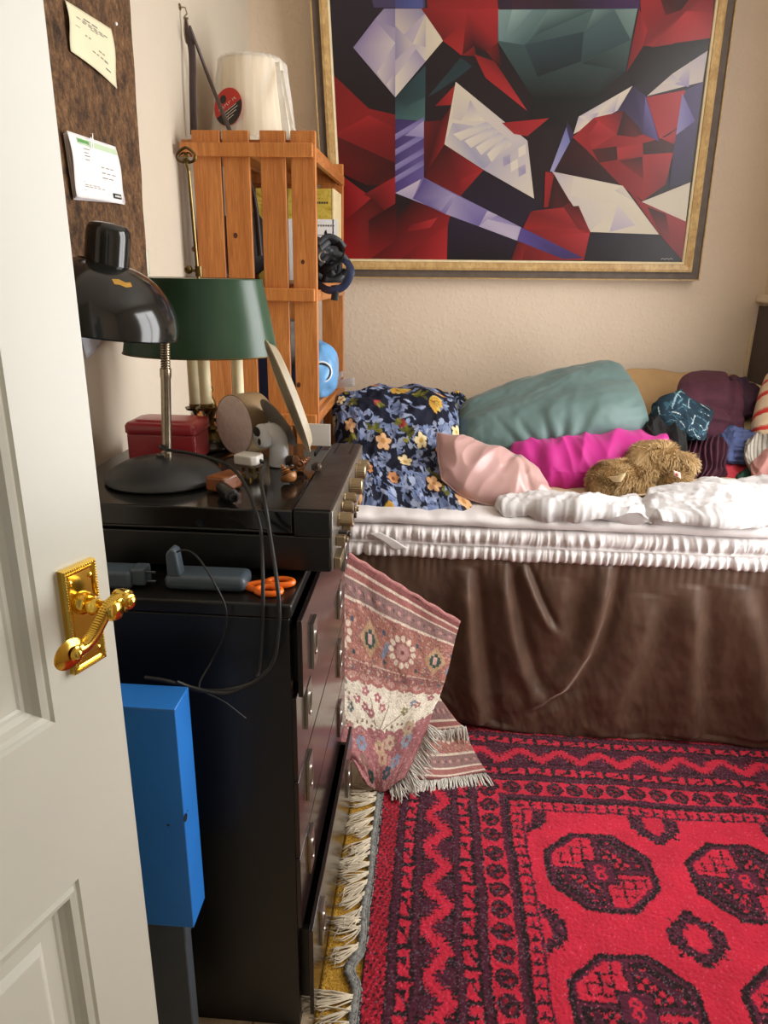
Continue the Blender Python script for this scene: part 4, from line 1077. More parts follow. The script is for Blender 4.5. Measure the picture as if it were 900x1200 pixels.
b = MB(); b.add(quad(G_, .15, .07, .36, .12, .0018), [(0, 1, 2, 3)]); obj('header_print', b, flat('green print', '#5b9a55', .7), o, smooth=None)
b = MB(); b.add(quad(G_, .72, .83, .93, .92, .0016), [(0, 1, 2, 3)]); lb_ = obj('logo_box', b, M_inkd, o, smooth=None)
b = MB()
for k in range(5): b.add(quad(G_, .765+k*.03, .86, .785+k*.03, .89, .002), [(0, 1, 2, 3)])
obj('logo_print', b, M_card, lb_, smooth=None)
for k, d in enumerate(((-4, 3), (-2, 1.5))):
    P = [at(x+d[0]*(1 if i in (0, 3) else .2), y+d[1], X=px_+.003+.004*k) for i, (x, y) in enumerate(((78, 153), (133, 170), (147, 236), (90, 231)))]
    obj('back_sheet', sheet([[P[0], P[1]], [P[3], P[2]]], 6, 6), flat('letter paper %d' % k, '#ddd6d8', .75, var=.02), o, solid=.001)
cq = at(108, 164, X=px_+.022)
obj('paper_clip', MB().tube([cq + Vector((0, -.003*s + .004*(1 if k in (1, 2) else -1), h)) for k, (s, h) in enumerate(((0, .010), (0, .012), (1, -.016), (1, -.018), (.2, .004)))], .0008, 6), M_steel, o)
def plainpaper(name, corners, label, mat, xk=XL+.004):
    P = [at(x, y, X=xk) for x, y in corners]
    o = obj(name, sheet([[P[0], (P[0]+P[1])/2, P[1]], [P[3], (P[3]+P[2])/2, P[2]]], 10, 8, disp=lambda u, v, p: Vector((.006*v+.002*math.sin(6*u), 0, 0))), mat, smooth=80, solid=.0006)
    return tag(o, label, 'note')
nt = [at(x, y, X=XL+.004) for x, y in ((155, 291), (174, 293), (176, 322), (158, 322))]
o = thing('wall_note', 'small pale green printed note on the left wall below the cork board', 'note', nt[3])
obj('sheet', sheet([[nt[0], nt[1]], [nt[3], nt[2]]], 4, 4), flat('pale green paper', '#d3d7c0', .75, var=.02), o, solid=.0006)
b = MB()
for v_ in (.12, .3, .48):
    q = [nt[0].lerp(nt[1], u_).lerp(nt[3].lerp(nt[2], u_), vv) + Vector((.0012, 0, 0)) for u_, vv in ((.1, v_), (.7, v_), (.7, v_+.07), (.1, v_+.07))]
    b.add(q, [(0, 1, 2, 3)])
obj('print', b, M_ink, o, smooth=None)
plainpaper('torn_paper', [(88, 372), (124, 374), (130, 388), (98, 420)], 'crumpled bluish white paper sticking to the left wall under the lamp shade', flat('bluish paper', '#d5dbe8', .75, var=.03), XL+.012)

# ------------------------------------------------------------------ painting
lean = math.radians(5.0); pO = Vector((0, 2.955, at(600, 320, Y=2.955).z)); pn = Vector((0, -math.cos(lean), -math.sin(lean))); pu = Vector((0, -math.sin(lean), math.cos(lean))); px1 = Vector((1, 0, 0))
def onp(x, y, k=0.0):
    r0 = ray(x, y); t_ = (pO-Vector((0, 0, CH))).dot(pn)/r0.dot(pn); return Vector((0, 0, CH)) + r0*t_ + pn*k
def crop(x, y): return (360+.6*x, .6*y)
# outer and inner quads: measured at the foot of the frame and at the picture's upper edge, carried on upwards
topz = 2.42
def extend(bot, top):
    a_, b_ = onp(*bot), onp(*top); t_ = (topz-a_.z)/(b_.z-a_.z); return a_, a_.lerp(b_, t_)
ibl, itl = extend((403, 303), (386.5, 0)); ibr, itr = extend((798.5, 307), (838, 0))
obl, otl = extend((383, 325), (363, 0)); obr, otr = extend((818, 328.5), (862, 0))
gap = 0.055
otl.z += gap; otr.z += gap
pt = thing('painting', 'large framed abstract painting of red, violet and cream facets on the back wall', 'painting', (.25, 2.95, obl.z))
def ring(f, k):   # f 0 = outer edge, 1 = picture edge
    return [o_.lerp(i_, f) + pn*k for o_, i_ in ((obl, ibl), (obr, ibr), (otr, itr), (otl, itl))]
def rings(name, seq, mat):
    b = MB(); L_ = [ring(f, k) for f, k in seq]
    for r0, r1 in zip(L_, L_[1:]):
        for i in range(4): b.add([r0[i], r0[(i+1) % 4], r1[(i+1) % 4], r1[i]], [(0, 1, 2, 3)])
    return obj(name, b, mat, pt, smooth=None)
M_fg = wood('pale gilded oak', '#b5905a', '#c8a56c', '#d6b67c', .4, (5, 5, 5))
rings('outer_frame', ((0, -.03), (0, .014), (.05, .014), (.06, .006)), M_fg)
rings('frame_recess', ((.06, .006), (.46, .004), (.46, .010)), flat('grey brown frame recess', '#5d5046', .6, var=.15))
rings('inner_frame', ((.46, .006), (.46, .016), (.60, .018), (.86, .014), (.88, .010)), M_fg)
rings('slip', ((.88, .010), (.9, .011), (.985, .008), (1.0, .001)), flat('cream slip', '#dfcfa8', .5))
b = MB(); r0 = ring(0, -.03); b.add(r0, [(3, 2, 1, 0)]); obj('backing', b, flat('brown backing board', '#6b5238', .8), pt, smooth=None)
# the picture: painted facets, each with its own colours at its corners
cv = MB(); layer = [0]
def fac(pts, cols, sh=0):
    layer[0] += 1; k = .0008 + layer[0]*.00002
    P = [onp(*crop(x, y), k) for x, y in pts]; P = [p - pu*max(0, (p-itl).dot(pu)) for p in P]; C = [tuple(q_*.84 for q_ in lin(c)) for c in (cols if isinstance(cols, (list, tuple)) else [cols]*len(pts))]
    if len(C) < len(P): C = [C[i*len(C)//len(P)] for i in range(len(P))]
    if len(P) > 4:
        c = sum(P, Vector())/len(P); cc_ = tuple(sum(q[i] for q in C)/len(C) for i in range(3))
        cv.add(P, [tuple(range(len(P)))], C)
    else: cv.add(P, [tuple(range(len(P)))], C)
def base_quad():
    P = [ibl+pn*.0005, ibr+pn*.0005, itr+pn*.0005, itl+pn*.0005]; cv.add(P, [(0, 1, 2, 3)], [lin('#201418')]*2+[lin('#1c161c')]*2)
base_quad()
K = '#1d1519'; RD = '#8e1d20'; RB = '#a62529'; RK = '#431315'; RM = '#6a181b'; W = '#cfc4b4'; WV = '#a89eb6'; V = '#5b4b86'; VD = '#3a2a58'
T = -330
F = fac
F([(43,T),(240,T),(235,190),(48,150)], ['#2a2030','#2b2233','#1f1820','#221a22'])
F([(100,T),(235,T),(230,15),(130,15)], ['#3e3656','#4a3a60','#4a4268','#463c5e'])
F([(172,-60),(224,-60),(226,16),(172,16)], ['#3e3d70','#4a4f88','#525996','#474a80'])
F([(222,-120),(375,-200),(373,18),(236,20)], ['#5a1518','#7a1a1e','#9c2024','#8a1c20'])
F([(375,T),(660,T),(650,18),(373,18)], ['#241a20','#2a1a2c','#3c2548','#2c1c2e'])
F([(400,0),(520,0),(520,18),(400,18)], ['#3a1c2e','#2a1a26','#2a1a26','#3a2038'])
F([(520,0),(650,0),(648,17),(520,18)], ['#2c1c30','#452a58','#432856','#2c1c2e'])
F([(660,T),(800,T),(796,0),(650,0)], ['#701a1c','#5a1416','#8a1f22','#a02427'])
# red left field
F([(45,140),(120,212),(172,224),(172,300),(55,262)], ['#7a181a','#8c1d20','#7c1a1c','#5a1416','#84191c'])
F([(50,265),(120,225),(172,250),(172,330)], ['#8c1c1f','#a3262a','#7a1a1c','#5c1416'])
F([(48,262),(172,318),(172,360),(118,362),(58,335)], ['#5a1416','#3a1012','#4c1214','#4a1214','#6a181a'])
F([(58,335),(126,386),(62,446)], ['#8f1e22','#a3252a','#6e171a'])
F([(62,440),(130,384),(172,430),(120,508),(70,508)], ['#7c1a1d','#4a1214','#4a1214','#8c1c20','#a02226'])
F([(110,380),(172,345),(172,430),(130,390)], ['#6a171a','#a0252a','#7a1b1e','#5a1416'])
F([(120,508),(180,420),(262,330),(300,388),(275,440),(273,508)], ['#5a1315','#3a1012','#2c0e10','#74191c','#8e1d20','#a02327'])
F([(180,508),(274,440),(273,508)], ['#5a1416','#9a2124','#b0292d'])
F([(120,430),(176,395),(172,470),(120,508)], ['#3a1012','#2a0d0f','#6a171a','#8f1d20'])
F([(200,440),(255,425),(240,445),(195,452)], ['#6a171a','#b23034','#a4262a','#7a1a1d'])
# teal strip, violet strip
F([(172,190),(231,128),(230,237),(172,232)], ['#24363c','#2f4a50','#4a6a68','#3b5c60'])
F([(172,190),(231,128),(230,190),(190,210)], ['#22343a','#2c464c','#2e484c','#30484e'])
F([(172,232),(228,238),(228,356),(172,378)], ['#3c2e5e','#4a3a72','#6a5a98','#4a3c78'])
for y0 in (262, 292, 322, 345): F([(172,y0),(228,y0-34),(228,y0-22),(172,y0+12)], ['#9086b4','#6a5e98','#8278ac','#7a6ea4'])
F([(190,265),(228,236),(228,268)], ['#8c82b0','#b0a6c6','#9a90ba'])
# diamond
F([(150,17),(232,17),(265,80),(172,190),(90,93)], ['#9c90ae','#b4a8b8','#d8ccb8','#c8bcc0','#8a7ea4'])
F([(90,93),(132,38),(172,84),(136,142)], ['#8a7ca6','#9686ae','#cfc3c4','#b4a8bc'])
F([(132,38),(150,17),(172,17),(172,55)], ['#a498b2','#8f84a8','#80789c','#8a80a4'])
F([(136,142),(172,84),(172,190)], ['#cfc4c0','#b0a6bc','#9c8eae'])
F([(172,17),(232,17),(230,26),(172,85)], ['#b4a6ae','#8c86a4','#8d88a6','#d8cab6'])
F([(172,50),(206,86),(172,118)], ['#9a92ae','#c9bdb6','#9088a8'])
F([(206,86),(232,26),(232,92)], ['#d9cdb8','#cbbfae','#a99eb2'])
F([(232,17),(265,80),(231,120)], ['#d6cab4','#ddd1ba','#cfc3b0'])
F([(172,150),(212,96),(231,120),(172,190)], ['#ddd2c0','#a398b4','#9c92b0','#ded3c2'])
F([(155,165),(172,140),(172,190)], ['#d8cdc0','#a095b0','#8f84a8'])
# reds above
F([(222,16),(312,18),(330,110),(300,108),(265,78)], ['#7e1a1d','#a02428','#5a1416','#8a1d20','#6e181b'])
F([(265,80),(330,25),(302,108)], ['#94201f','#8c1e20','#a4282c'])
F([(303,108),(312,18),(375,17),(372,86),(350,104),(326,90)], ['#4a1214','#9c2327','#a8282c','#8c1e22','#3c1013','#32101a'])
F([(326,106),(366,120),(430,217),(348,152)], ['#8a1d20','#701a1c','#b02c30','#9c2428'])
F([(350,100),(372,84),(380,130),(366,122)], ['#701719','#5a1416','#2a1216','#4a1214'])
F([(235,190),(300,112),(322,130),(280,165)], ['#2a3c42','#22343a','#26383e','#1c1a20'])
F([(250,207),(290,165),(283,205)], ['#7a1b1d','#a4282b','#9c2428'])
F([(228,238),(262,235),(283,205),(268,282),(228,345)], ['#6c191b','#4a1315','#5a1416','#8e1e21','#3e1113'])
F([(268,282),(345,332),(300,385),(228,347)], ['#3a1012','#9a2226','#7c1b1e','#511315'])
F([(300,350),(348,330),(300,386)], ['#8c1d21','#a4272a','#731a1c'])
# dark blues below
F([(300,382),(346,330),(443,388),(470,402),(420,443)], ['#241a2c','#1e1622','#1e1624','#1d1520','#231a30'])
F([(275,440),(282,410),(412,470),(400,508),(273,508)], ['#221a28','#2a2036','#241a30','#1b141c','#1d151d'])
# violet ribbon
F([(172,377),(228,347),(418,444),(410,470)], ['#a89cbc','#6c5e98','#9084b0','#b4a8c0'])
F([(172,377),(222,350),(206,388)], ['#b8acc4','#c6bacc','#a498b8'])
F([(206,388),(228,349),(292,382),(270,418)], ['#5c4e88','#564884','#a094b8','#7a6ea2'])
F([(235,395),(285,380),(262,412)], ['#6a5c96','#a69abc','#9488b0'])
F([(292,382),(352,412),(335,442),(270,418)], ['#9488b0','#7a6ea4','#6c609a','#a89cbc'])
F([(335,442),(352,412),(372,420)], ['#8c80ac','#c0b4c8','#a89cba'])
F([(352,428),(418,444),(410,470),(335,442)], ['#b8acc2','#b0a4c0','#bdb1c6','#aca0be'])
F([(418,444),(540,504),(500,506),(410,470)], ['#4c3c7c','#3a2c60','#3a2c5e','#5a4a90'])
F([(455,463),(500,488),(452,488),(440,480)], ['#6a5aa0','#5a4a92','#6c5ca4','#54448a'])
# centre lampshade of teal facets
F([(373,19),(645,17),(622,140),(560,190),(440,192),(372,82)], ['#56706f','#4c6463','#20282a','#171a1b','#161a1b','#3c5254'])
F([(373,19),(470,19),(424,88),(374,80)], ['#7f9a98','#5a7474','#485f62','#6a8486'])
F([(400,19),(440,19),(384,84)], ['#90a8a4','#76908e','#5c7678'])
F([(470,19),(560,19),(452,66),(424,88)], ['#6a8482','#3e5456','#34484a','#4a6062'])
F([(424,88),(540,62),(535,120),(450,150)], ['#30444a','#2c4046','#1f2c30','#1a2226'])
F([(560,19),(605,19),(540,68)], ['#6e8684','#4a6062','#3a5052'])
F([(600,19),(645,17),(632,78)], ['#6a807c','#7c9490','#56706e'])
F([(540,68),(600,22),(630,80),(536,122)], ['#42585a','#4a6264','#34484c','#283a3e'])
F([(632,78),(622,140),(536,124)], ['#465c5a','#283638','#22302e'])
F([(440,192),(560,190),(600,170),(520,250),(430,245)], ['#15181a','#15181a','#181a1c','#171416','#161416'])
# right red and dark
F([(650,0),(797,T+300),(792,24),(690,92),(655,90)], ['#9c2327','#7a1b1e','#8f2024','#b23034','#7a1a1e'])
F([(648,17),(664,60),(655,92),(623,142)], ['#8a1d20','#a8282c','#8c1e22','#6a181b'])
F([(690,0),(745,0),(730,20),(700,30)], ['#4a1315','#2c0f12','#3a1113','#5a1618'])
F([(665,100),(740,22),(794,24),(788,75),(720,84)], ['#74191c','#b83438','#8c1f23','#a6282c','#a4282c'])
F([(660,95),(788,74),(782,100),(712,145),(640,168),(625,140)], ['#1c1214','#1c1416','#1c1418','#1c1418','#1a1416','#1a1315'])
F([(663,188),(712,145),(782,99),(772,160)], ['#cabdb4','#cfc3b4','#b8aeb8','#c6bab2'])
F([(718,165),(748,120),(745,170)], ['#a89cb8','#cabeb6','#9086b0'])
F([(690,165),(712,145),(730,160)], ['#d4c8b6','#b4aab8','#c0b4b4'])
F([(520,262),(530,228),(635,168),(606,216)], ['#d2c6b2','#b4aabc','#d8ccb8','#c0b4b6'])
F([(530,228),(570,220),(556,240)], ['#d8ccba','#a096b6','#c4b8b8'])
F([(570,222),(610,185),(600,218)], ['#d4c8b6','#cabeb4','#a298b6'])
F([(604,220),(636,168),(662,188),(687,276),(655,262)], ['#35264a','#2e2140','#3a2a52','#5a4a80','#3c2c56'])
F([(474,335),(506,248),(516,286),(490,336)], ['#a09ac0','#6a6ca4','#7078ac','#8a84b4'])
F([(506,232),(520,262),(516,286),(507,255)], ['#2c2038','#3a2a50','#3c2c54','#4a3c6a'])
# chequered reds
F([(518,268),(560,230),(604,220),(655,262),(687,276),(725,250),(712,310),(655,392),(610,362),(545,292)], ['#9a2226','#8a1d21','#6a181b','#8c1e22','#9c2327','#a4272b','#9a2226','#8e1e21','#7c1b1e','#8c1d21'])
F([(518,268),(545,292),(612,362),(482,335),(490,320)], ['#2a1014','#3a1113','#2c0f12','#24101a','#2c0f12'])
F([(560,232),(618,216),(652,252),(606,264)], ['#a8282c','#4c1315','#3a1012','#8c1e21'])
F([(546,268),(568,236),(604,262),(556,292)], ['#8a1e22','#b23034','#9c2529','#9e2428'])
F([(618,216),(656,262),(640,268),(604,264)], ['#32101a','#4a1214','#5c1618','#301012'])
F([(662,190),(738,176),(722,250),(687,272)], ['#9a2327','#b02d32','#a4282c','#a8292e'])
F([(602,290),(655,280),(656,300),(606,312)], ['#aa2b2f','#9c2428','#8c1e22','#9e2529'])
F([(556,292),(604,286),(606,312),(570,318)], ['#4a1315','#32100f','#3a1012','#4c1214'])
F([(655,280),(722,262),(714,298),(656,302)], ['#3a1113','#4a1315','#3c1113','#2c0e10'])
F([(608,314),(654,306),(656,350)], ['#5c1618','#380f11','#7a1b1e'])
F([(656,302),(714,298),(700,360),(656,392)], ['#9c2529','#a82a2e','#7e1c1f','#8a1d21'])
F([(690,270),(722,262),(716,282)], ['#b22e33','#a4282c','#8c1e22'])
F([(738,176),(773,160),(746,356),(706,366),(714,300),(722,250)], ['#42325e','#4a3a6a','#2c2040','#2e2242','#382a50','#42325c'])
F([(732,182),(757,236),(720,264)], ['#7a74ac','#5c5090','#8e88b8'])
F([(660,188),(687,276),(655,262)], ['#6a5e96','#584a84','#3c2c56'])
# white shard left of centre
def insd(x, y):
    Pq = [(345,332),(400,282),(430,275),(443,388)]; ok_ = True
    for (xa, ya), (xb, yb) in zip(Pq, Pq[1:]+Pq[:1]): ok_ &= ((xb-xa)*(y-ya)-(yb-ya)*(x-xa)) >= 0
    return ok_
F([(290,160),(430,275),(443,388),(345,332),(268,282)], ['#d4c9b8','#c0b6b8','#d6cab8','#b0a8b6','#d8cdbb'])
F([(290,160),(330,196),(300,236),(283,232)], ['#d8cdb8','#d2c6b4','#c2b7b4','#cabeb4'])
F([(318,196),(346,236),(306,236)], ['#a8a0b4','#ddd2bc','#d6cab8'])
F([(268,282),(284,240),(350,250),(400,282),(345,330)], ['#d0c6b6','#b0a8b6','#b6aebc','#cfc4b8','#9a98b0'])
for k in range(4): F([(285+k*22,262+k*13),(350+k*12,238+k*10),(362+k*12,246+k*9),(300+k*20,275+k*14)], ['#dcd2c0','#b0aabc','#c2bab8','#d2c8ba'])
for k in range(7):
    for j in range(-2, 6):
        if (k+j) % 2: continue
        x, y = 352+k*15, 326-k*9+j*19
        if not all(insd(a_, b_) for a_, b_ in ((x,y),(x+14,y-8),(x+15,y+10),(x+1,y+18))): continue
        F([(x,y),(x+14,y-8),(x+15,y+10),(x+1,y+18)], ['#a49ab2','#b0a6b8','#948ca8','#a89eb4'] if (k+j) % 4 else ['#dacfc0']*4)
F([(380,240),(472,231),(430,266),(404,262)], ['#8c1e21','#a4282c','#98242a','#a82a2e'])
# lower right
F([(478,335),(616,363),(687,458),(552,453)], ['#cdc2b6','#d8cdb8','#d4c8b4','#d6cab6'])
F([(478,335),(520,345),(512,395)], ['#b4aab6','#c6bab2','#cfc3b2'])
F([(505,380),(606,400),(552,453)], ['#c9beb8','#d6cab8','#cabfb8'])
F([(606,400),(640,440),(590,453)], ['#cfc4c0','#c0b4bc','#b4a8bc'])
F([(600,372),(616,363),(640,395)], ['#bdb3b0','#d6cbb6','#cabfb4'])
F([(653,394),(748,356),(739,433)], ['#cfc4b4','#d2c6b2','#d8ccb8'])
F([(622,366),(653,394),(740,433),(734,510),(690,460)], ['#7a1a1d','#8c1e21','#9a2327','#7a1b1e','#96211f'])
F([(664,404),(700,418),(712,480),(690,460)], ['#2c0f12','#4a1214','#8a1d20','#6a181b'])
F([(465,335),(480,338),(520,405),(462,405)], ['#9a2125','#7a1a1d','#4a1214','#851c1f'])
F([(482,340),(512,395),(490,410),(470,405)], ['#2a0f12','#380f12','#4a1214','#2c0e11'])
F([(440,412),(528,402),(553,453),(540,508),(400,508),(424,448)], ['#8c1d21','#9c2428','#7a1a1e','#9a2226','#5a1416','#781a1d'])
F([(436,414),(526,404),(530,446),(420,448)], ['#701a1c','#a82a2f','#8c1e22','#94201f'])
F([(500,404),(530,402),(552,452),(530,448)], ['#5c1518','#4a1214','#8a1d20','#6a181a'])
F([(455,463),(552,454),(540,505)], ['#7c1a1d','#b02d32','#8c1f22'])
F([(420,444),(432,450),(420,508),(398,508)], ['#4a1214','#6e181b','#8c1d20','#5a1416'])
F([(552,455),(688,459),(734,510),(540,508)], ['#1f1826','#201924','#1a141a','#1b151d'])
F([(418,444),(540,504),(500,506),(410,470)], ['#54448a','#3a2c60','#3a2c5e','#5a4a90'])
# signature
for k in range(6): F([(690+k*4,506-k%2*2),(694+k*4,504+k%2*2),(694+k*4,505+k%2*2),(690+k*4,507-k%2*2)], '#b8ada8')
# the canvas is cut at its edge
obj('canvas', cv, vcol('oil paint', .32, .15, 700, .0008, spec=.4), pt, smooth=None)
# ------------------------------------------------------------------ bed
BX0, BX1, BY0, BY1 = -.335, XR-.012, 2.0, 2.965
bed = thing('bed', 'single bed with a dark brown velvet valance and white ruffled mattress along the back wall', 'bed', ((BX0+BX1)/2, (BY0+BY1)/2, 0))
M_base_w = flat('divan ticking', '#6f675c', .8)
obj('divan_base', box((BX0+.012, BY0+.03, .05), (BX1-.01, BY1, .60)), M_base_w, bed, bev=.01)
for x in (BX0+.12, BX1-.12):
    for y in (BY0+.12, BY1-.12): obj('leg', MB().cyl((x, y, 0), (x, y, .052), .025), M_black, bed)
t = NT('brown velvet'); 
t.link(t.ramp(t.noise(14, 5, .6), [(.3, '#4c382c'), (.7, '#61493b')]), t.b.inputs['Base Color'])
t.setp(Roughness=.48, Specular_IOR_Level=.4, Sheen_Weight=1.0, Sheen_Roughness=.28); t.b.inputs['Sheen Tint'].default_value = rgba('#f0d4be')
t.link(t.bump(t.noise(500, 2), .15, .001), t.b.inputs['Normal']); M_velvet = t.m
def gsn(x, s): return math.exp(-(x/s)**2)
def curve_x(P, d):        # piecewise-linear place of a crease at height d
    for (d0, x0), (d1, x1) in zip(P, P[1:]):
        if d0 <= d <= d1: return x0 + (x1-x0)*(d-d0)/(d1-d0)
    return None
def _pd(px, py):
    p = at(px, py, Y=1.985); return (min(max(1-(p.z-.02)/.58, 0), 1), p.x)
creases = [([(_pd(*q)) for q in C], w_, a_) for C, w_, a_ in (
    (((713, 664), (709, 690), (700, 725), (683, 768), (655, 808), (618, 830), (592, 838)), .021, .030),
    (((546, 668), (548, 710), (551, 760), (556, 810), (562, 850)), .020, .030),
    (((590, 662), (593, 700), (600, 745), (612, 790), (632, 830)), .018, .022),
    (((612, 662), (626, 700), (640, 730), (650, 745)), .012, .016),
    (((660, 680), (652, 730), (655, 770)), .03, .010),
    (((765, 700), (748, 760), (722, 815), (712, 862)), .030, .018),
    (((815, 690), (812, 750), (808, 810), (806, 864)), .026, .022),
    (((872, 690), (885, 750), (890, 810), (892, 866)), .030, .018))]
def velv(u, v, p):
    x = p.x; d = min(max(1-(p.z-.02)/.58, 0.0), 1.0)        # 0 at the top, 1 at the hem
    y = 0
    for P, w_, a_ in creases:
        c = curve_x(P, d)
        if c is None: continue
        span = P[-1][0]-P[0][0]; f = (d-P[0][0])/span
        amp = a_*min(1, f*4+.25)*(min(1, (1-f)*4) if P[-1][0] < .93 else 1-.35*max(0, f-.7)/.3)
        wd = w_*(.8+.5*d); q = x-c
        y -= amp*(gsn(q, wd) if q > 0 else gsn(q, wd*1.9)); y += amp*.55*gsn(q-wd*2.1, wd*1.2)
    for x0, w_, a_ in ((-.12, .03, .02), (-.22, .03, .015), (1.02, .05, .012), (1.13, .05, .012)):
        y -= a_*d**.7*gsn(x-x0, w_)
    y -= .006*fbm((x*1.2, d*.7, 3.3), 5)*d + .004*ridg((x*3-d*.3, d*.9, .3), 4.5)*(.2+d)
    y += .0011*math.sin(x*240+6*noise.noise(Vector((x*9, 0, 0))))*max(0, 1-d*7)       # small gathers at the top seam
    zz = 0.0
    if d > .5: zz = ((d-.5)*2)**2*(.035*gsn(x-.03, .13) + .004*math.sin(x*9) + .004*fbm((x, 0, 9), 7))
    return Vector((0, y, zz))
sk_ = [[(BX0, BY0+.004, .605), (BX1, BY0+.004, .605)], [(BX0, BY0-.004, .3), (BX1, BY0-.004, .3)], [(BX0, BY0-.008, .02), (BX1, BY0-.008, .02)]]
obj('valance', sheet(sk_, 420, 90, disp=velv), M_velvet, bed, smooth=180, solid=.004, soff=0)
obj('valance_end', sheet([[(BX0-.002, BY1, .605), (BX0-.002, BY0+.01, .605)], [(BX0-.002, BY1, .02), (BX0-.002, BY0+.01, .02)]], 60, 20, disp=lambda u, v, p: Vector((.004+.004*v*math.sin(u*26), 0, 0))), M_velvet, bed, smooth=180, solid=.004, soff=0)
t = NT('white cotton'); t.link(t.ramp(t.noise(7, 4), [(.3, '#c6c3c3'), (.7, '#d0cdcc')]), t.b.inputs['Base Color']); t.setp(Roughness=.62, Specular_IOR_Level=.35, Sheen_Weight=.15)
t.link(t.bump(t.noise(35, 5, .6), .25, .004), t.b.inputs['Normal']); M_white = t.m
# mattress: ruffled side panel with piping
prof_ = [(.10, .600, 0), (.02, .598, .4), (-.002, .599, 1.), (-.006, .608, 1), (-.007, .620, 1), (-.006, .631, .9), (.0, .6365, .4), (-.006, .640, .0), (-.007, .644, 0), (.0, .648, .4), (-.006, .654, .9), (-.008, .664, 1.), (-.008, .674, 1.), (-.004, .683, .9), (.006, .690, .4), (.04, .692, 0), (.9, .692, 0)]
nx = 700; b = MB()
for j, (yo, z, rf) in enumerate(prof_):
    for i in range(nx+1):
        x = BX0 + (BX1-BX0)*i/nx
        k_ = 1 if z < .64 else 2
        sl_ = x + (z-.64)*(.5*noise.noise(Vector((x*6, k_, 5)))); r_ = .0055*ridg((sl_*46, z*9, k_*3.7), 1.0) + .0028*math.sin(sl_*(260 if k_ == 1 else 190) + 7*noise.noise(Vector((x*9, k_, 0))))
        b.v.append(Vector((x, BY0 + yo - r_*rf, z + .0035*fbm((x, 0, k_), 9)*(1 if 0 < rf else .6))))
b.f = [(j*(nx+1)+i, j*(nx+1)+i+1, (j+1)*(nx+1)+i+1, (j+1)*(nx+1)+i) for j in range(len(prof_)-1) for i in range(nx)]
k0 = len(b.v); b.box((BX0, BY0+.05, .6), (BX1, BY1, .6915))
M_tick = flat('bright white cotton', '#e2dddc', .6, var=.02, vs=8, bump=.2, bs=60, bd=.003)
obj('mattress', b, M_tick, bed, smooth=180)
# folded strap of the mattress cover at the left
G_ = [[at(432, 625, Y=1.984), at(446, 624, Y=1.984)], [at(448, 634, Y=1.982), at(463, 633, Y=1.982)], [at(461, 644, Y=1.985), at(477, 642, Y=1.985)]]
obj('corner_strap', sheet(G_, 6, 20), M_tick, bed, smooth=180, solid=.002)
# pad on the mattress, smooth rounded edge
def pad_disp(u, v, p): return Vector((0, 0, .004*fbm(p, 9) + .003*ridg(p, 12)))
pf = []
for yo, z in ((.06, .694), (.01, .694), (-.004, .700), (-.009, .710), (-.005, .720), (.012, .727), (.05, .729), (.3, .730), (.62, .73), (.95, .732)):
    pf.append([(BX0, BY0+yo, z), ((BX0+BX1)/2, BY0+yo, z), (BX1, BY0+yo, z)])
nx = 260; b = MB()
for j, row in enumerate(pf):
    for i in range(nx+1):
        x = BX0 + (BX1-BX0)*i/nx; p = Vector((x, row[0][1], row[0][2]))
        p += Vector((0, .006*fbm((x, 1, 2), 6), (.004*fbm((x, p.y, 0), 8) + .003*ridg((x, p.y*.6, .4), 14))*(1 if j > 2 else .4))); b.v.append(p)
b.f = [(j*(nx+1)+i, j*(nx+1)+i+1, (j+1)*(nx+1)+i+1, (j+1)*(nx+1)+i) for j in range(len(pf)-1) for i in range(nx)]
pad = obj('mattress_pad', b, M_tick, smooth=180); tag(pad, 'smooth white mattress pad lying on the ruffled mattress', 'mattress pad')
M_beige = flat('beige cotton', '#d9c3a0', .75, var=.05, vs=6, bump=.2, bs=30, bd=.004)
bz = lambda x: .733
G_ = []
for yv in (2.16, 2.24, 2.4, 2.7, 2.95):
    row = []
    for xv in (BX0+.01, 0, .2, .45, .7, .9, 1.05, BX1-.01):
        z = .736 + (.032*gsn(xv-.93, .2) if yv < 2.5 else .03) + (.022*gsn(xv-.75, .12) if yv < 2.3 else 0)
        row.append((xv, yv, z))
    G_.append(row)
o = obj('beige_sheet', sheet(G_, 120, 50, disp=lambda u, v, p: Vector((0, 0, .006*ridg(p, 7)))), M_beige, smooth=180, solid=.002); tag(o, 'beige sheet covering the bed under the pillows and clothes', 'sheet')
# crumpled duvet along the front edge, two puffs with a crease between
def dz(px, py, z):
    p = at(px, py, Z=z); p.x = min(p.x, XR-.02); return p
G_ = [[dz(585, 590, .738), dz(640, 585, .742), dz(700, 588, .744), dz(742, 590, .742), dz(790, 577, .765), dz(850, 568, .775), dz(905, 566, .775), dz(980, 566, .775)],
      [dz(580, 593, .745), dz(640, 591, .757), dz(700, 594, .757), dz(742, 594, .752), dz(795, 588, .775), dz(850, 582, .785), dz(905, 580, .785), dz(980, 580, .785)],
      [dz(582, 597, .742), dz(640, 597, .755), dz(700, 600, .756), dz(745, 606, .744), dz(795, 604, .76), dz(850, 604, .765), dz(905, 600, .765), dz(980, 600, .765)],
      [dz(590, 600, .736), dz(640, 602, .738), dz(700, 608, .738), dz(748, 611, .738), dz(800, 615, .738), dz(850, 616, .738), dz(905, 611, .738), dz(980, 611, .738)]]
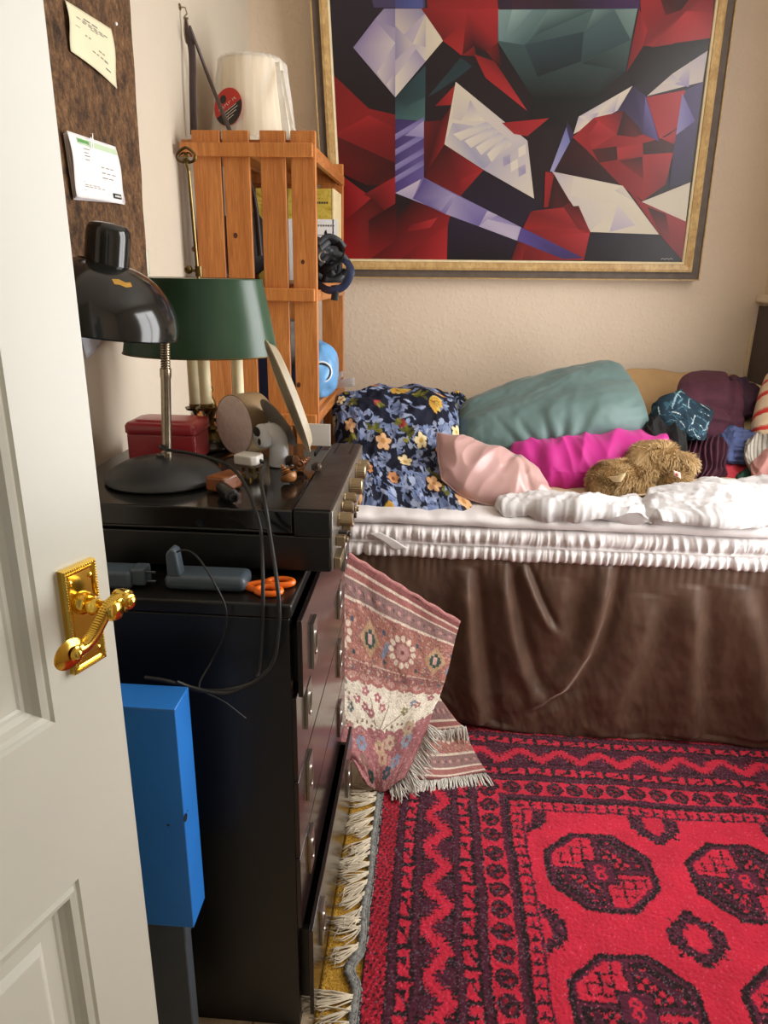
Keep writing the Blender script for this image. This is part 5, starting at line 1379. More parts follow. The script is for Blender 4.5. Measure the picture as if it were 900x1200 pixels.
def duv(u, v, p):
    a_, b_ = (p.x*.85-p.y*.5, p.x*.5+p.y*.85) if u > .465 else (p.x*.95+p.y*.3, p.y*.95-p.x*.3)
    return .015*(1-2*abs(noise.noise(Vector((a_*4.5, b_*13, 1.5))))) + .007*(1-2*abs(noise.noise(Vector((a_*9, b_*24, 7.5))))) + .005*ridg((a_*1.5, b_*2.6, 3), 14) + .002*fbm(p, 30) + .008*fbm(p, 6) - .022*gsn(u-.465, .018) + .004*gsn(u-.465, .06)*math.sin(v*22+u*60)
dv = obj('duvet', cushion(G_, .032, 240, 70, front=.5, ex=4, pw=.5, disp=duv), M_white, smooth=180); tag(dv, 'crumpled white duvet rolled along the front edge of the bed', 'duvet')
# mustard throw bunched against the wall
M_must = flat('mustard cotton', '#c6a273', .8, var=.07, vs=6, bump=.15, bs=60, bd=.002)
G_ = []
for f_ in range(5):
    row = []
    for xv, zt_, y0 in ((.52, .80, 2.93), (.62, .93, 2.90), (.72, 1.02, 2.87), (.80, 1.045, 2.85), (.95, 1.03, 2.87), (1.08, 1.05, 2.9), (1.185, 1.03, 2.92)):
        t_ = f_/4; row.append((xv, min(2.985, 2.978-(2.978-y0+.06)*math.sin(t_*PI*.5)), zt_-(zt_-.76)*t_**1.3))
    G_.append(row)
o = obj('mustard_throw', sheet(G_, 160, 50, disp=lambda u, v, p: Vector((0, -.014*ridg((p.x*1.1+p.z*.9, p.z*.6, 0), 5)*min(1, v*3), .012*fbm((p.x, 0, 1), 5)*(1-v)))), M_must, smooth=180, solid=.004); tag(o, 'mustard throw bunched along the wall behind the pillows', 'throw')

# ------------------------------------------------------------------ raster helper for dyed patterns
class Ras:
    def __init__(s, w, h, col): 
        s.w, s.h = w, h; s.a = np.empty((h, w, 3), np.float32); s.a[:] = lin(col); s.Y, s.X = np.mgrid[0:h, 0:w].astype(np.float32)
    def put(s, mask, col): s.a[mask] = lin(col)
    def ell(s, x, y, rx, ry, col, rot=0):
        c_, s_ = math.cos(rot), math.sin(rot); dx, dy = s.X-x, s.Y-y
        s.put(((dx*c_+dy*s_)/rx)**2 + ((-dx*s_+dy*c_)/ry)**2 < 1, col)
    def line(s, x0, y0, x1, y1, w_, col):
        dx, dy = x1-x0, y1-y0; L2 = dx*dx+dy*dy+1e-6
        t_ = np.clip(((s.X-x0)*dx+(s.Y-y0)*dy)/L2, 0, 1); s.put((s.X-x0-t_*dx)**2+(s.Y-y0-t_*dy)**2 < (w_/2)**2, col)
    def path(s, P, w_, col):
        for (a_, b_), (c_, d_) in zip(P, P[1:]): s.line(a_, b_, c_, d_, w_, col)
    def leaf(s, x, y, L, W_, rot, col):
        c_, s_ = math.cos(rot), math.sin(rot); dx, dy = s.X-x, s.Y-y; a_ = (dx*c_+dy*s_)/L; b_ = (-dx*s_+dy*c_)
        s.put((a_ > 0) & (a_ < 1) & (np.abs(b_) < W_*np.sin(np.clip(a_, 0, 1)*PI)**.8), col)
    def flower(s, x, y, r_, n_, petal, heart, rot=0, dark=None):
        if dark: s.ell(x, y, r_*1.08, r_*1.08, dark)
        for k in range(n_):
            t_ = rot+2*PI*k/n_; s.ell(x+r_*.58*math.cos(t_), y+r_*.58*math.sin(t_), r_*.44, r_*.36, petal, t_)
        s.ell(x, y, r_*.28, r_*.28, heart)
    def at(s, u, v):
        x = min(max(int(u*s.w), 0), s.w-1); y = min(max(int(v*s.h), 0), s.h-1); return s.a[y, x]

# floral pillow cloth: leaves, blossoms and scrolls on navy
rf = random.Random(11)
FL = Ras(560, 560, '#12172a')
slate = ['#8391b3', '#6f7fa4', '#98a3bf', '#5d6b90']; olive = ['#6d6a26', '#555a22', '#8a8434', '#4b4d1f']
for k in range(210):      # scrolling slate foliage
    x, y = rf.uniform(0, 560), rf.uniform(0, 560); r0 = rf.uniform(0, 6.28); c_ = rf.choice(slate)
    P = [(x+(4+q*2.2)*math.cos(r0+q*.55), y+(4+q*2.2)*math.sin(r0+q*.55)) for q in range(9)]
    FL.path(P, rf.uniform(2.0, 3.6), c_)
    for j in range(4): FL.leaf(*P[rf.randrange(2, 9)], rf.uniform(14, 26), rf.uniform(3, 6), rf.uniform(0, 6.28), rf.choice(slate))
for k in range(80):       # jagged slate leaves
    x, y = rf.uniform(20, 540), rf.uniform(20, 540); r0 = rf.uniform(0, 6.28)
    for j in range(-3, 4): FL.leaf(x, y, 34-5*abs(j), 5, r0+j*.42, rf.choice(slate))
    FL.line(x, y, x+24*math.cos(r0), y+24*math.sin(r0), 1.5, '#1a2036')
for k in range(20):       # olive sprays
    x, y = rf.uniform(20, 540), rf.uniform(20, 540); r0 = rf.uniform(0, 6.28)
    for j in range(9): FL.leaf(x+j*3*math.cos(r0), y+j*3*math.sin(r0), rf.uniform(16, 30), 4, r0+rf.uniform(-1.2, 1.2), rf.choice(olive))
blooms = []
for k in range(400):
    x, y = rf.uniform(20, 540), rf.uniform(20, 540)
    if all((x-a_)**2+(y-b_)**2 > 62**2 for a_, b_ in blooms): blooms.append((x, y))
for k, (x, y) in enumerate(blooms):
    q = k % 7; r0 = rf.uniform(0, 6.28)
    if q in (0, 4): FL.flower(x, y, 21, 5, '#dcae80', '#b9854a', r0, '#241c22')
    elif q == 1:
        for j in range(-2, 3): FL.leaf(x-14*math.cos(r0), y-14*math.sin(r0), 40, 8, r0+j*.33, ('#d8b04c', '#e0c46c', '#c79a3c')[j % 3])
        for j in range(-1, 2): FL.line(x-10*math.cos(r0), y-10*math.sin(r0), x+14*math.cos(r0+j*.4), y+14*math.sin(r0+j*.4), 2, '#9a6a2c')
    elif q == 2:
        FL.leaf(x-26*math.cos(r0), y-26*math.sin(r0), 58, 12, r0, '#b9713c'); FL.leaf(x-12*math.cos(r0), y-12*math.sin(r0), 34, 7, r0+.25, '#d09a60')
        for j in range(26): FL.ell(x+rf.uniform(-14, 14), y+rf.uniform(-7, 7), 1.2, 1.2, '#e6bd84')
    elif q == 3: FL.flower(x, y, 18, 5, '#e6d3a4', '#caa255', r0, '#1d2030')
    elif q == 5:
        FL.ell(x, y, 11, 9, '#8f3330', r0); FL.ell(x-2, y-2, 5, 4, '#b0524a')
        for j in range(3): FL.leaf(x, y, 18, 4, r0+2+j*.5, olive[j])
    else: FL.flower(x, y, 15, 6, '#c98f62', '#7a4a2c', r0, '#20202c')
M_floral = vcol('floral cotton', .75, .15, 300, .001)
def YY(px, py, Y):
    p = at(px, py, Y=Y); p.x = min(p.x, XR-.02); return p
G_ = [[YY(396, 482, 2.60), YY(425, 466, 2.66), YY(480, 461, 2.68), YY(530, 466, 2.68)],
      [YY(390, 505, 2.46), YY(430, 500, 2.48), YY(490, 500, 2.50), YY(537, 508, 2.50)],
      [YY(402, 550, 2.24), YY(436, 553, 2.25), YY(490, 556, 2.26), YY(536, 560, 2.26)],
      [YY(412, 592, 2.06), YY(450, 600, 2.06), YY(505, 610, 2.05), YY(566, 618, 2.03)]]
def flu(u, v, p): return .012*ridg((u*1.6, v*2.2, .3), 2.2) + .01*fbm((u, v, 0), 5) + (.03*gsn(v-.25, .2))
o = obj('pillow', cushion(G_, .10, 230, 230, front=.66, ex=3.2, pw=.55, disp=flu, color=lambda u, v: FL.at(u*.66+.04, v*.72+.05)), M_floral, smooth=180)
tag(o, 'navy pillow with leaves and peach and yellow flowers at the left end of the bed', 'pillow')
G_ = [[YY(524, 463, 2.70), YY(535, 458, 2.71), YY(547, 468, 2.71)], [YY(526, 490, 2.67), YY(538, 488, 2.67), YY(549, 490, 2.68)], [YY(528, 515, 2.62), YY(534, 520, 2.62), YY(543, 508, 2.63)]]
o2 = obj('pillow_flap', cushion(G_, .03, 50, 60, disp=lambda u, v, p: .008*ridg((u, v, 1), 3), color=lambda u, v: FL.at(.3+u*.2, .2+v*.3)), M_floral, o, smooth=180)
# satin pink pillow
t = NT('pink satin'); t.link(t.ramp(t.noise(5, 3), [(.3, '#b58d8a'), (.7, '#c9a29c')]), t.b.inputs['Base Color']); t.setp(Roughness=.3, Specular_IOR_Level=.6, Sheen_Weight=.3, Sheen_Roughness=.3); M_satin = t.m
G_ = [[YY(512, 507, 2.26), YY(545, 524, 2.27), YY(590, 543, 2.27), YY(632, 560, 2.25)],
      [YY(513, 530, 2.20), YY(550, 543, 2.20), YY(598, 560, 2.19), YY(643, 577, 2.17)],
      [YY(518, 562, 2.12), YY(548, 584, 2.10), YY(602, 596, 2.09), YY(653, 594, 2.09)]]
sat = lambda u, v, p: .012*(1-2*abs(noise.noise(Vector((u*3.0+v*.9, v*1.5-u*.9, .2))))) + .006*(1-2*abs(noise.noise(Vector((u*5+v*2, v*2.4-u*2, .9))))) - .010*gsn(u-.72-.2*(v-.5), .035)*gsn(v-.6, .3) - .008*gsn(u-.6+.3*(v-.5), .03)*gsn(v-.4, .25)
o = obj('pillow', cushion(G_, .085, 110, 80, front=.7, ex=2.6, pw=.6, disp=sat), M_satin, smooth=180); tag(o, 'small dusty pink satin pillow lying against the floral pillow', 'pillow')
b = MB(); Gp = grid_pts(G_, 40, 30); per = Gp[0] + [r[-1] for r in Gp[1:]] + Gp[-1][::-1][1:] + [r[0] for r in Gp[::-1]][1:-1]
obj('piping', MB().tube(per, .003, 6, True), M_satin, o, smooth=180)
# teal pillow
t = NT('teal cotton'); t.link(t.ramp(t.noise(4, 3), [(.3, '#58716f'), (.7, '#637c79')]), t.b.inputs['Base Color']); t.setp(Roughness=.5, Specular_IOR_Level=.4, Sheen_Weight=.2); t.link(t.bump(t.noise(500, 2), .08, .0006), t.b.inputs['Normal']); M_teal = t.m
G_ = [[YY(541, 474, 2.62), YY(600, 455, 2.68), YY(665, 438, 2.71), YY(722, 427, 2.72)],
      [YY(537, 492, 2.56), YY(602, 480, 2.58), YY(675, 463, 2.60), YY(744, 450, 2.60)],
      [YY(537, 512, 2.50), YY(602, 508, 2.49), YY(680, 494, 2.49), YY(758, 483, 2.49)],
      [YY(543, 528, 2.50), YY(600, 530, 2.49), YY(680, 518, 2.49), YY(764, 508, 2.49)]]
def tea(u, v, p):
    w_ = 0
    for x0, sl_, a_ in ((.42, .5, .012), (.5, .2, .016), (.57, -.2, .014), (.34, .7, .009), (.66, -.5, .008)):
        w_ += -a_*.6*gsn((u-x0)-sl_*(v-.75), .02)*gsn(v-.82, .14) + a_*.4*gsn((u-x0-.035)-sl_*(v-.75), .025)*gsn(v-.8, .16)
    return w_ + .006*fbm((u*2, v*1.4, 0), 3) + .006*ridg((u*.8, v*1.8+u*.6, 5), 2.2)
o = obj('pillow', cushion(G_, .15, 130, 80, front=.5, ex=3.2, pw=.5, disp=tea), M_teal, smooth=180); tag(o, 'plump teal green pillow propped on the magenta pillow against the wall', 'pillow')
# magenta pillow
t = NT('magenta cotton'); t.link(t.ramp(t.noise(4, 3), [(.3, '#bb2383'), (.7, '#c92a8e')]), t.b.inputs['Base Color']); t.setp(Roughness=.6, Specular_IOR_Level=.3, Sheen_Weight=.2); M_mag = t.m
G_ = [[YY(596, 524, 2.48), YY(650, 522, 2.54), YY(710, 514, 2.56), YY(790, 503, 2.58)],
      [YY(597, 538, 2.40), YY(650, 538, 2.40), YY(710, 532, 2.40), YY(790, 520, 2.42)],
      [YY(602, 556, 2.38), YY(650, 556, 2.36), YY(710, 556, 2.36), YY(790, 545, 2.38)],
      [YY(615, 568, 2.38), YY(650, 569, 2.37), YY(710, 570, 2.37), YY(790, 565, 2.38)]]
mg = lambda u, v, p: .014*(1-2*abs(noise.noise(Vector((u*5.5+v*2.2, v*1.5-u*1.2, 2.2))))) + .008*(1-2*abs(noise.noise(Vector((u*10-v*3.4, v*2+u, .4)))))
o = obj('pillow', cushion(G_, .12, 130, 70, front=.5, ex=3.5, pw=.5, disp=mg), M_mag, smooth=180); tag(o, 'wrinkled bright magenta pillow lying under the teal pillow', 'pillow')

# ------------------------------------------------------------------ clothes heap
def garment(name, label, cat, ctrl, thick, mat, disp=None, nu=80, nv=60, front=.6, ex=3, color=None, pw=.5):
    o = obj(name, cushion(ctrl, thick, nu, nv, front=front, ex=ex, pw=pw, disp=disp, color=color), mat, smooth=180); return tag(o, label, cat)
M_burg = flat('burgundy wool', '#4a2130', .9, var=.15, vs=30, bump=.35, bs=260, bd=.002, sheen=.3, sheent='#8a5060')
def pl_(amp, fx, fy): return lambda u, v, p: amp*((1-2*abs(noise.noise(Vector((u*fx*1.5+v*.8, v*fy*1.3+u*.4, .7))))) + .4*(1-2*abs(noise.noise(Vector((u*fx*3.1-v, v*fy*2.3+u, 2.7))))))
garment('jumper', 'burgundy wool jumper folded on top of the clothes heap against the wall', 'jumper',
   [[YY(798, 449, 2.76), YY(815, 443, 2.80), YY(840, 441, 2.82), YY(862, 447, 2.82)], [YY(792, 468, 2.62), YY(815, 464, 2.62), YY(842, 463, 2.62), YY(868, 468, 2.64)], [YY(800, 492, 2.58), YY(822, 497, 2.56), YY(846, 500, 2.56), YY(866, 494, 2.60)], [YY(808, 512, 2.57), YY(825, 520, 2.54), YY(846, 518, 2.54), YY(864, 508, 2.58)]], .07, M_burg, ex=6, pw=.4,
   disp=lambda u, v, p: pl_(.007, 1.0, 1.2)(u, v, p) - .022*gsn(v-.45-.10*u, .045)*gsn(u-.55, .35) + .012*gsn(v-.56-.1*u, .06)*gsn(u-.5, .4) - .012*gsn(u-.82+.2*v, .04))
M_dplum = flat('dark plum wool', '#33182a', .9, var=.15, vs=30, bump=.35, bs=260, bd=.002, sheen=.25, sheent='#6a4860')
garment('cardigan', 'dark plum cardigan slumped beside the burgundy jumper', 'cardigan',
   [[YY(846, 445, 2.74), YY(862, 449, 2.74), YY(878, 457, 2.72)], [YY(846, 468, 2.66), YY(868, 470, 2.66), YY(884, 478, 2.66)], [YY(842, 494, 2.60), YY(862, 496, 2.62), YY(880, 490, 2.64)]], .08, M_dplum, disp=pl_(.014, 1.8, 2.2))
# tie-dyed denim blue cloth
TD = Ras(200, 200, '#1c3240'); rg2 = random.Random(5)
for k in range(70):
    x, y = rg2.uniform(0, 200), rg2.uniform(0, 200); a_ = rg2.choice((.5, .6, 2.2, 2.0)) + rg2.uniform(-.4, .4); L_ = rg2.uniform(15, 60); TD.line(x, y, x+L_*math.cos(a_), y+L_*math.sin(a_), rg2.uniform(1.2, 3.2), rg2.choice(('#8fb3bd', '#5d8795', '#3d6372', '#c2d3d6')))
for k in range(30): TD.ell(rg2.uniform(0, 200), rg2.uniform(0, 200), rg2.uniform(4, 14), rg2.uniform(3, 8), rg2.choice(('#142632', '#2e5564', '#24485a')), rg2.uniform(0, 3))
M_td = vcol('tie dyed cotton', .8, .2, 300)
garment('scarf', 'teal and white tie dyed scarf crumpled on the clothes heap', 'scarf',
   [[YY(772, 482, 2.56), YY(786, 468, 2.60), YY(805, 470, 2.60), YY(832, 487, 2.58)], [YY(766, 496, 2.50), YY(786, 484, 2.50), YY(806, 486, 2.50), YY(829, 497, 2.50)], [YY(768, 506, 2.47), YY(788, 502, 2.46), YY(806, 508, 2.45), YY(822, 512, 2.46)], [YY(778, 512, 2.46), YY(792, 514, 2.44), YY(806, 516, 2.44), YY(818, 517, 2.45)]], .07, M_td,
   disp=lambda u, v, p: pl_(.016, 1.5, 1.5)(u-v*.5, v+u*.5, p), nu=110, nv=90, color=lambda u, v: TD.at(u, v))
M_lace = flat('black lace', '#0b0a0a', .85, var=.6, vs=90, bump=.9, bs=160, bd=.004)
garment('shawl', 'black lacy shawl hanging below the tie dyed scarf by the teal pillow', 'shawl',
   [[YY(757, 489, 2.52), YY(772, 484, 2.54), YY(790, 494, 2.50)], [YY(755, 508, 2.46), YY(776, 508, 2.44), YY(800, 512, 2.44)], [YY(760, 524, 2.42), YY(780, 530, 2.41), YY(803, 528, 2.42)], [YY(776, 532, 2.42), YY(788, 543, 2.41), YY(802, 546, 2.41)]], .06, M_lace, disp=pl_(.016, 2.2, 1.8))
M_pr = flat('plum ribbed wool', '#43192c', .85, var=.2, vs=30, bump=.3, bs=260, bd=.002, sheen=.3, sheent='#8a5068')
garment('ribbed_scarf', 'plum ribbed scarf hanging in pleats between the plush toy and blue jumper', 'scarf',
   [[YY(802, 517, 2.46), YY(820, 513, 2.48), YY(838, 513, 2.48), YY(847, 518, 2.48)], [YY(798, 534, 2.42), YY(816, 534, 2.42), YY(834, 532, 2.42), YY(847, 534, 2.44)], [YY(796, 552, 2.39), YY(814, 552, 2.38), YY(832, 550, 2.39), YY(846, 548, 2.41)], [YY(796, 572, 2.36), YY(812, 566, 2.36), YY(834, 560, 2.37), YY(850, 560, 2.40)]], .06, M_pr,
   disp=lambda u, v, p: .008*math.sin(u*58 + 3*v + 4*noise.noise(Vector((u*3, v*2, 0)))) + .006*fbm((u, v, 0), 3), nu=150)
M_blue2 = flat('blue ribbed wool', '#4d5a86', .85, var=.1, vs=40, bump=.2, bs=300)
garment('blue_jumper', 'blue grey ribbed jumper folded under the cream notebook', 'jumper',
   [[YY(836, 500, 2.58), YY(850, 498, 2.60), YY(876, 512, 2.58), YY(890, 512, 2.58)], [YY(840, 516, 2.50), YY(855, 518, 2.50), YY(874, 520, 2.50), YY(890, 522, 2.50)], [YY(842, 532, 2.47), YY(857, 534, 2.46), YY(874, 536, 2.46), YY(890, 538, 2.46)], [YY(844, 543, 2.46), YY(857, 545, 2.45), YY(874, 546, 2.45), YY(890, 548, 2.45)]], .07, M_blue2,
   disp=lambda u, v, p: (.0035*math.sin(v*62)*(1 if u > .3 else .2)) + .010*fbm((u*1.5, v, 3), 3), nv=120)
nb = thing('notebook', 'thick cream paged notebook lying on the blue grey jumper', 'book', YY(868, 512, 2.52))
P0, P1, P2, P3 = YY(857, 513, 2.50), YY(886, 516, 2.50), YY(884, 492, 2.62), YY(854, 493, 2.62)
bn = (P1-P0).cross(P3-P0).normalized()
if bn.z < 0: bn = -bn
b = MB(); 
for k0_, k1_ in ((-.022, -.003),): b.add([p+bn*k0_ for p in (P0, P1, P2, P3)]+[p+bn*k1_ for p in (P0, P1, P2, P3)], [(0,3,2,1),(4,5,6,7),(0,1,5,4),(1,2,6,5),(2,3,7,6),(3,0,4,7)])
obj('pages', b, flat('cream pages', '#e8d9b4', .7, var=.05, vs=90), nb)
b = MB(); e_ = .003
for k0_, k1_ in ((-.003, 0), (-.025, -.022)): b.add([p+bn*k0_ for p in (P0, P1, P2, P3)]+[p+bn*k1_ for p in (P0, P1, P2, P3)], [(0,3,2,1),(4,5,6,7),(0,1,5,4),(1,2,6,5),(2,3,7,6),(3,0,4,7)])
obj('cover', b, flat('buff cover', '#d8c290', .6), nb)
M_redc = flat('red cotton', '#b02a38', .8, var=.1, vs=20)
garment('red_cloth', 'folded red cloth peeping out below the blue grey jumper', 'cloth', [[YY(840, 543, 2.45), YY(860, 545, 2.46), YY(885, 546, 2.46)], [YY(842, 556, 2.41), YY(862, 557, 2.42), YY(885, 556, 2.43)], [YY(846, 566, 2.40), YY(862, 566, 2.41), YY(880, 564, 2.42)]], .03, M_redc, disp=pl_(.005, 2, 2))
M_grn = flat('bottle green cotton', '#1d4436', .8, var=.15, vs=20)
garment('green_cloth', 'bottle green cloth peeping out beside the grey striped shirt', 'cloth', [[YY(862, 560, 2.41), YY(874, 550, 2.43), YY(890, 552, 2.42)], [YY(862, 568, 2.38), YY(876, 565, 2.38), YY(890, 568, 2.38)], [YY(864, 574, 2.37), YY(878, 575, 2.36), YY(890, 578, 2.36)]], .03, M_grn, disp=pl_(.008, 2, 2))
# striped cushion and shirt at the right edge
def strp(u, v):
    k_ = (v*5.3 + .25*u + .05*math.sin(u*7)) % 1
    return lin('#c5382f') if k_ < .24 else (lin('#d6bfa0') if k_ < .92 else lin('#c98a70'))
M_sc = vcol('striped cotton', .8, .2, 200)
garment('striped_cushion', 'beige cushion with red stripes standing at the right end of the bed', 'cushion',
   [[YY(897, 440, 2.66), YY(930, 425, 2.68), YY(970, 425, 2.68)], [YY(887, 468, 2.60), YY(925, 462, 2.58), YY(970, 462, 2.58)], [YY(880, 500, 2.52), YY(920, 500, 2.50), YY(970, 500, 2.50)], [YY(884, 514, 2.50), YY(920, 518, 2.48), YY(970, 518, 2.48)]], .10, M_sc, color=strp, nu=80, nv=130, disp=pl_(.006, 1, 1.5), ex=3)
def strg(u, v):
    k_ = (u*16 + v*2.0) % 1; return lin('#b8b2a6') if k_ < .6 else lin('#7f7a72')
garment('striped_shirt', 'crumpled grey striped shirt under the red striped cushion', 'shirt',
   [[YY(872, 520, 2.46), YY(888, 512, 2.48), YY(940, 514, 2.48)], [YY(872, 536, 2.42), YY(890, 532, 2.41), YY(940, 534, 2.41)], [YY(878, 552, 2.40), YY(892, 546, 2.40), YY(940, 548, 2.40)]], .05, M_sc, color=strg, nu=160, nv=50, disp=pl_(.010, 2.5, 1.2))
garment('pink_cloth', 'dusty pink cloth hanging below the grey striped shirt', 'cloth',
   [[YY(884, 548, 2.39), YY(897, 526, 2.39), YY(940, 528, 2.39)], [YY(882, 562, 2.36), YY(900, 556, 2.35), YY(940, 556, 2.35)], [YY(886, 574, 2.34), YY(902, 572, 2.33), YY(940, 574, 2.33)]], .04, flat('dusty pink cotton', '#b7837c', .8, var=.08), disp=pl_(.010, 2, 1.2))
garment('grey_cloth', 'grey cloth lying on the bed below the dusty pink cloth', 'cloth',
   [[YY(888, 568, 2.34), YY(902, 566, 2.34), YY(940, 568, 2.34)], [YY(888, 580, 2.30), YY(904, 580, 2.29), YY(940, 580, 2.29)]], .03, flat('grey cotton', '#8f8a86', .8), disp=pl_(.006, 2, 1.2))
garment('cream_pillow', 'flat cream pillow in the corner behind the burgundy jumper', 'pillow', [[YY(868, 449, 2.88), YY(890, 455, 2.86), YY(930, 455, 2.86)], [YY(876, 470, 2.76), YY(900, 474, 2.74), YY(930, 474, 2.74)], [YY(880, 490, 2.68), YY(900, 494, 2.68), YY(930, 494, 2.68)]], .04, flat('cream cotton', '#ddcfb4', .8, var=.04))

# ------------------------------------------------------------------ dark panel with a cream frame on the right wall
fx = XR-.004
Pn = [at(889.5, 367, X=XR-.02), at(874, 446, X=XR-.02)]
yk = (Pn[0].y+Pn[1].y)/2; zt_, zb_ = 1.295, at(876, 446, X=XR-.02).z
pn_ = thing('headboard_panel', 'dark brown panel in a cream frame on the right wall above the bed', 'panel', (XR-.02, yk-.3, zb_))
obj('panel', box((XR-.022, yk-.30, zb_), (XR-.008, yk, zt_)), flat('dark brown felt', '#453a37', .7, var=.1, vs=20), pn_, bev=.002)
b = MB(); b.box((XR-.03, yk, zb_-.035), (XR, yk+.022, zb_+.19)); b.box((XR-.034, yk-.30, zb_-.035), (XR, yk, zb_)); 
obj('frame', b, flat('cream frame', '#d8c7a4', .5), pn_, bev=.002)
struct('trim_2', box((XR-.03, 2.53, zt_+.012), (XR, YB, zt_+.04)), M_plain, bev=.006)

# ------------------------------------------------------------------ plush toy
def remesh_union(mb, vox=.008, it=6):
    me = bpy.data.meshes.new('tmp'); me.from_pydata([tuple(p) for p in mb.v], [], mb.f); me.update()
    o = bpy.data.objects.new('tmp', me); COL.objects.link(o)
    q = o.modifiers.new('r', 'REMESH'); q.mode = 'VOXEL'; q.voxel_size = vox
    q = o.modifiers.new('s', 'SMOOTH'); q.iterations = it; q.factor = .5
    dg = bpy.context.evaluated_depsgraph_get(); ev = o.evaluated_get(dg); m2 = ev.to_mesh()
    out = MB(); out.v = [v.co.copy() for v in m2.vertices]; out.f = [tuple(p.vertices) for p in m2.polygons]
    ev.to_mesh_clear(); bpy.data.objects.remove(o); bpy.data.meshes.remove(me); return out
PY = 2.27
def pp_(px, py, dy_=0): return at(px, py, Y=PY+dy_)
kx = .00278
b = MB()
b.ball(pp_(721, 564, -.03), (.083, .075, .068), 24, 16)            # head
b.ball(pp_(706, 573, -.06), (.045, .045, .042), 20, 12)            # muzzle, turned down
body = [pp_(744, 558), pp_(752, 545, .02), pp_(768, 539, .03), pp_(783, 546, .03), pp_(788, 562, .02)]
bp_ = [catmull(body, i/16) for i in range(17)]
b.tube(bp_, [.052+.010*math.sin(PI*i/16) for i in range(17)], 16)
for p in (bp_[0], bp_[-1]): b.ball(p, .052, 16, 10)
b.ball(pp_(787, 565, -.01), (.047, .055, .048), 18, 12)             # haunch
fl_ = [pp_(752, 553, -.02), pp_(750, 570, -.05), pp_(749, 584, -.07)]
b.tube([catmull(fl_, i/8) for i in range(9)], [.038, .037, .036, .034, .033, .032, .031, .030, .028], 14); b.ball(fl_[-1], (.03, .034, .022), 14, 10)
hl_ = [pp_(788, 572, -.04), pp_(777, 580, -.05)]
b.tube([hl_[0], (hl_[0]+hl_[1])/2, hl_[1]], [.035, .030, .024], 12)
tl_ = [pp_(786, 540, .04), pp_(800, 540, .03), pp_(812, 546, .01), pp_(817, 548, 0)]
b.tube([catmull(tl_, i/10) for i in range(11)], [.034, .034, .033, .032, .030, .028, .025, .020, .015, .010, .005], 12); b.ball(tl_[0], .034, 14, 10)
bodym = remesh_union(b, .007, 5)
zb = min(p.z for p in bodym.v); zoff = .738
pcen = pp_(755, 570)
tk = thing('plush_toy', 'shaggy brown plush animal curled up on the white duvet', 'plush toy', (pcen.x, PY, max(zb, .735)))
M_fur = vcol('brown plush', .85, 0, sheen=.3, sheent='#d8bd90')
rfu = random.Random(3)
def furcol(p, k):
    n_ = noise.noise(p*22)*.5 + noise.noise(p*55)*.4
    a_, b_, c_ = lin('#674c2c'), lin('#b08e5e'), lin('#e6cda0'); t_ = min(max(.45+n_*.6+k, 0), 1)
    return tuple((a_[i]*(1-2*t_)+b_[i]*2*t_) if t_ < .5 else (b_[i]*(2-2*t_)+c_[i]*(2*t_-1)) for i in range(3))
bodym.c = [furcol(p, -.15) for p in bodym.v]
bo = obj('body', bodym, M_fur, tk, smooth=180)
b = MB(); V = bodym.v; areas = []; Fs = bodym.f
cum = []; tot = 0
for f in Fs:
    tot += (V[f[1]]-V[f[0]]).cross(V[f[2]]-V[f[0]]).length; cum.append(tot)
import bisect
hc = pp_(721, 564, -.03)
for k in range(15000):
    f = Fs[bisect.bisect(cum, rfu.random()*tot) % len(Fs)]
    p = V[f[0]].copy(); r1_, r2_ = rfu.random(), rfu.random(); p = V[f[0]] + (V[f[1]]-V[f[0]])*r1_ + (V[f[-1]]-V[f[0]])*r2_
    n_ = (V[f[1]]-V[f[0]]).cross(V[f[-1]]-V[f[0]]).normalized()
    flow = Vector((.25, -.1, -.9)) if (p-hc).length > .085 else (p-hc).normalized()*.2 + Vector((-.5, -.2, -.5))
    d = (n_*.75 + flow*.55 + Vector((noise.noise(p*16), noise.noise(p*16+Vector((9, 0, 0))), noise.noise(p*16+Vector((0, 9, 0)))))*.9 + Vector((rfu.uniform(-.25, .25),)*3)).normalized()
    L_ = rfu.uniform(.012, .024) * (.75 if (p-hc).length < .09 else 1); s_ = d.cross(n_); s_ = (s_.normalized() if s_.length > .01 else Vector((1, 0, 0)))*.0011
    k0 = rfu.uniform(-.1, .1); e_ = p + d*L_ + Vector((0, 0, -.003)); m_ = p + d*L_*.55
    if e_.z < zoff: e_.z = zoff
    c0_, c1_, c2_ = furcol(p, -.2+k0), furcol(p, k0), furcol(p, .25+k0)
    b.add([p-s_, p+s_, m_+s_*.8, m_-s_*.8, e_], [(0, 1, 2, 3), (3, 2, 4)], [c0_, c0_, c1_, c1_, c2_])
fu = obj('fur', b, M_fur, bo, smooth=180); fu['kind'] = 'stuff'
M_ear = flat('cream plush', '#d8c094', .85, var=.06, vs=60, bump=.3, bs=500)
e0, e1, e2 = pp_(713, 556, -.115), pp_(731, 556, -.112), pp_(722, 564, -.135)
for nm, A, B_, T_ in (('ear', (711, 559, -.10), (728, 565, -.108), (733, 554, -.135)), ('ear', (745, 546, .0), (738, 552, .0), (741, 540, .0))):
    a0, a1, a2 = pp_(*A), pp_(*B_), pp_(*T_); mid = (a0+a1)/2; w_ = (a1-a0); n_ = w_.cross(a2-mid).normalized()
    if n_.y > 0: n_ = -n_
    G_ = [[a0, mid+n_*.006, a1], [a0.lerp(a2, .55)+n_*.004, mid.lerp(a2, .5)+n_*.012, a1.lerp(a2, .55)+n_*.004], [a2.lerp(a0, .05), a2, a2.lerp(a1, .05)]]
    obj(nm, cushion(G_, .010, 16, 16), M_ear, tk, smooth=180)
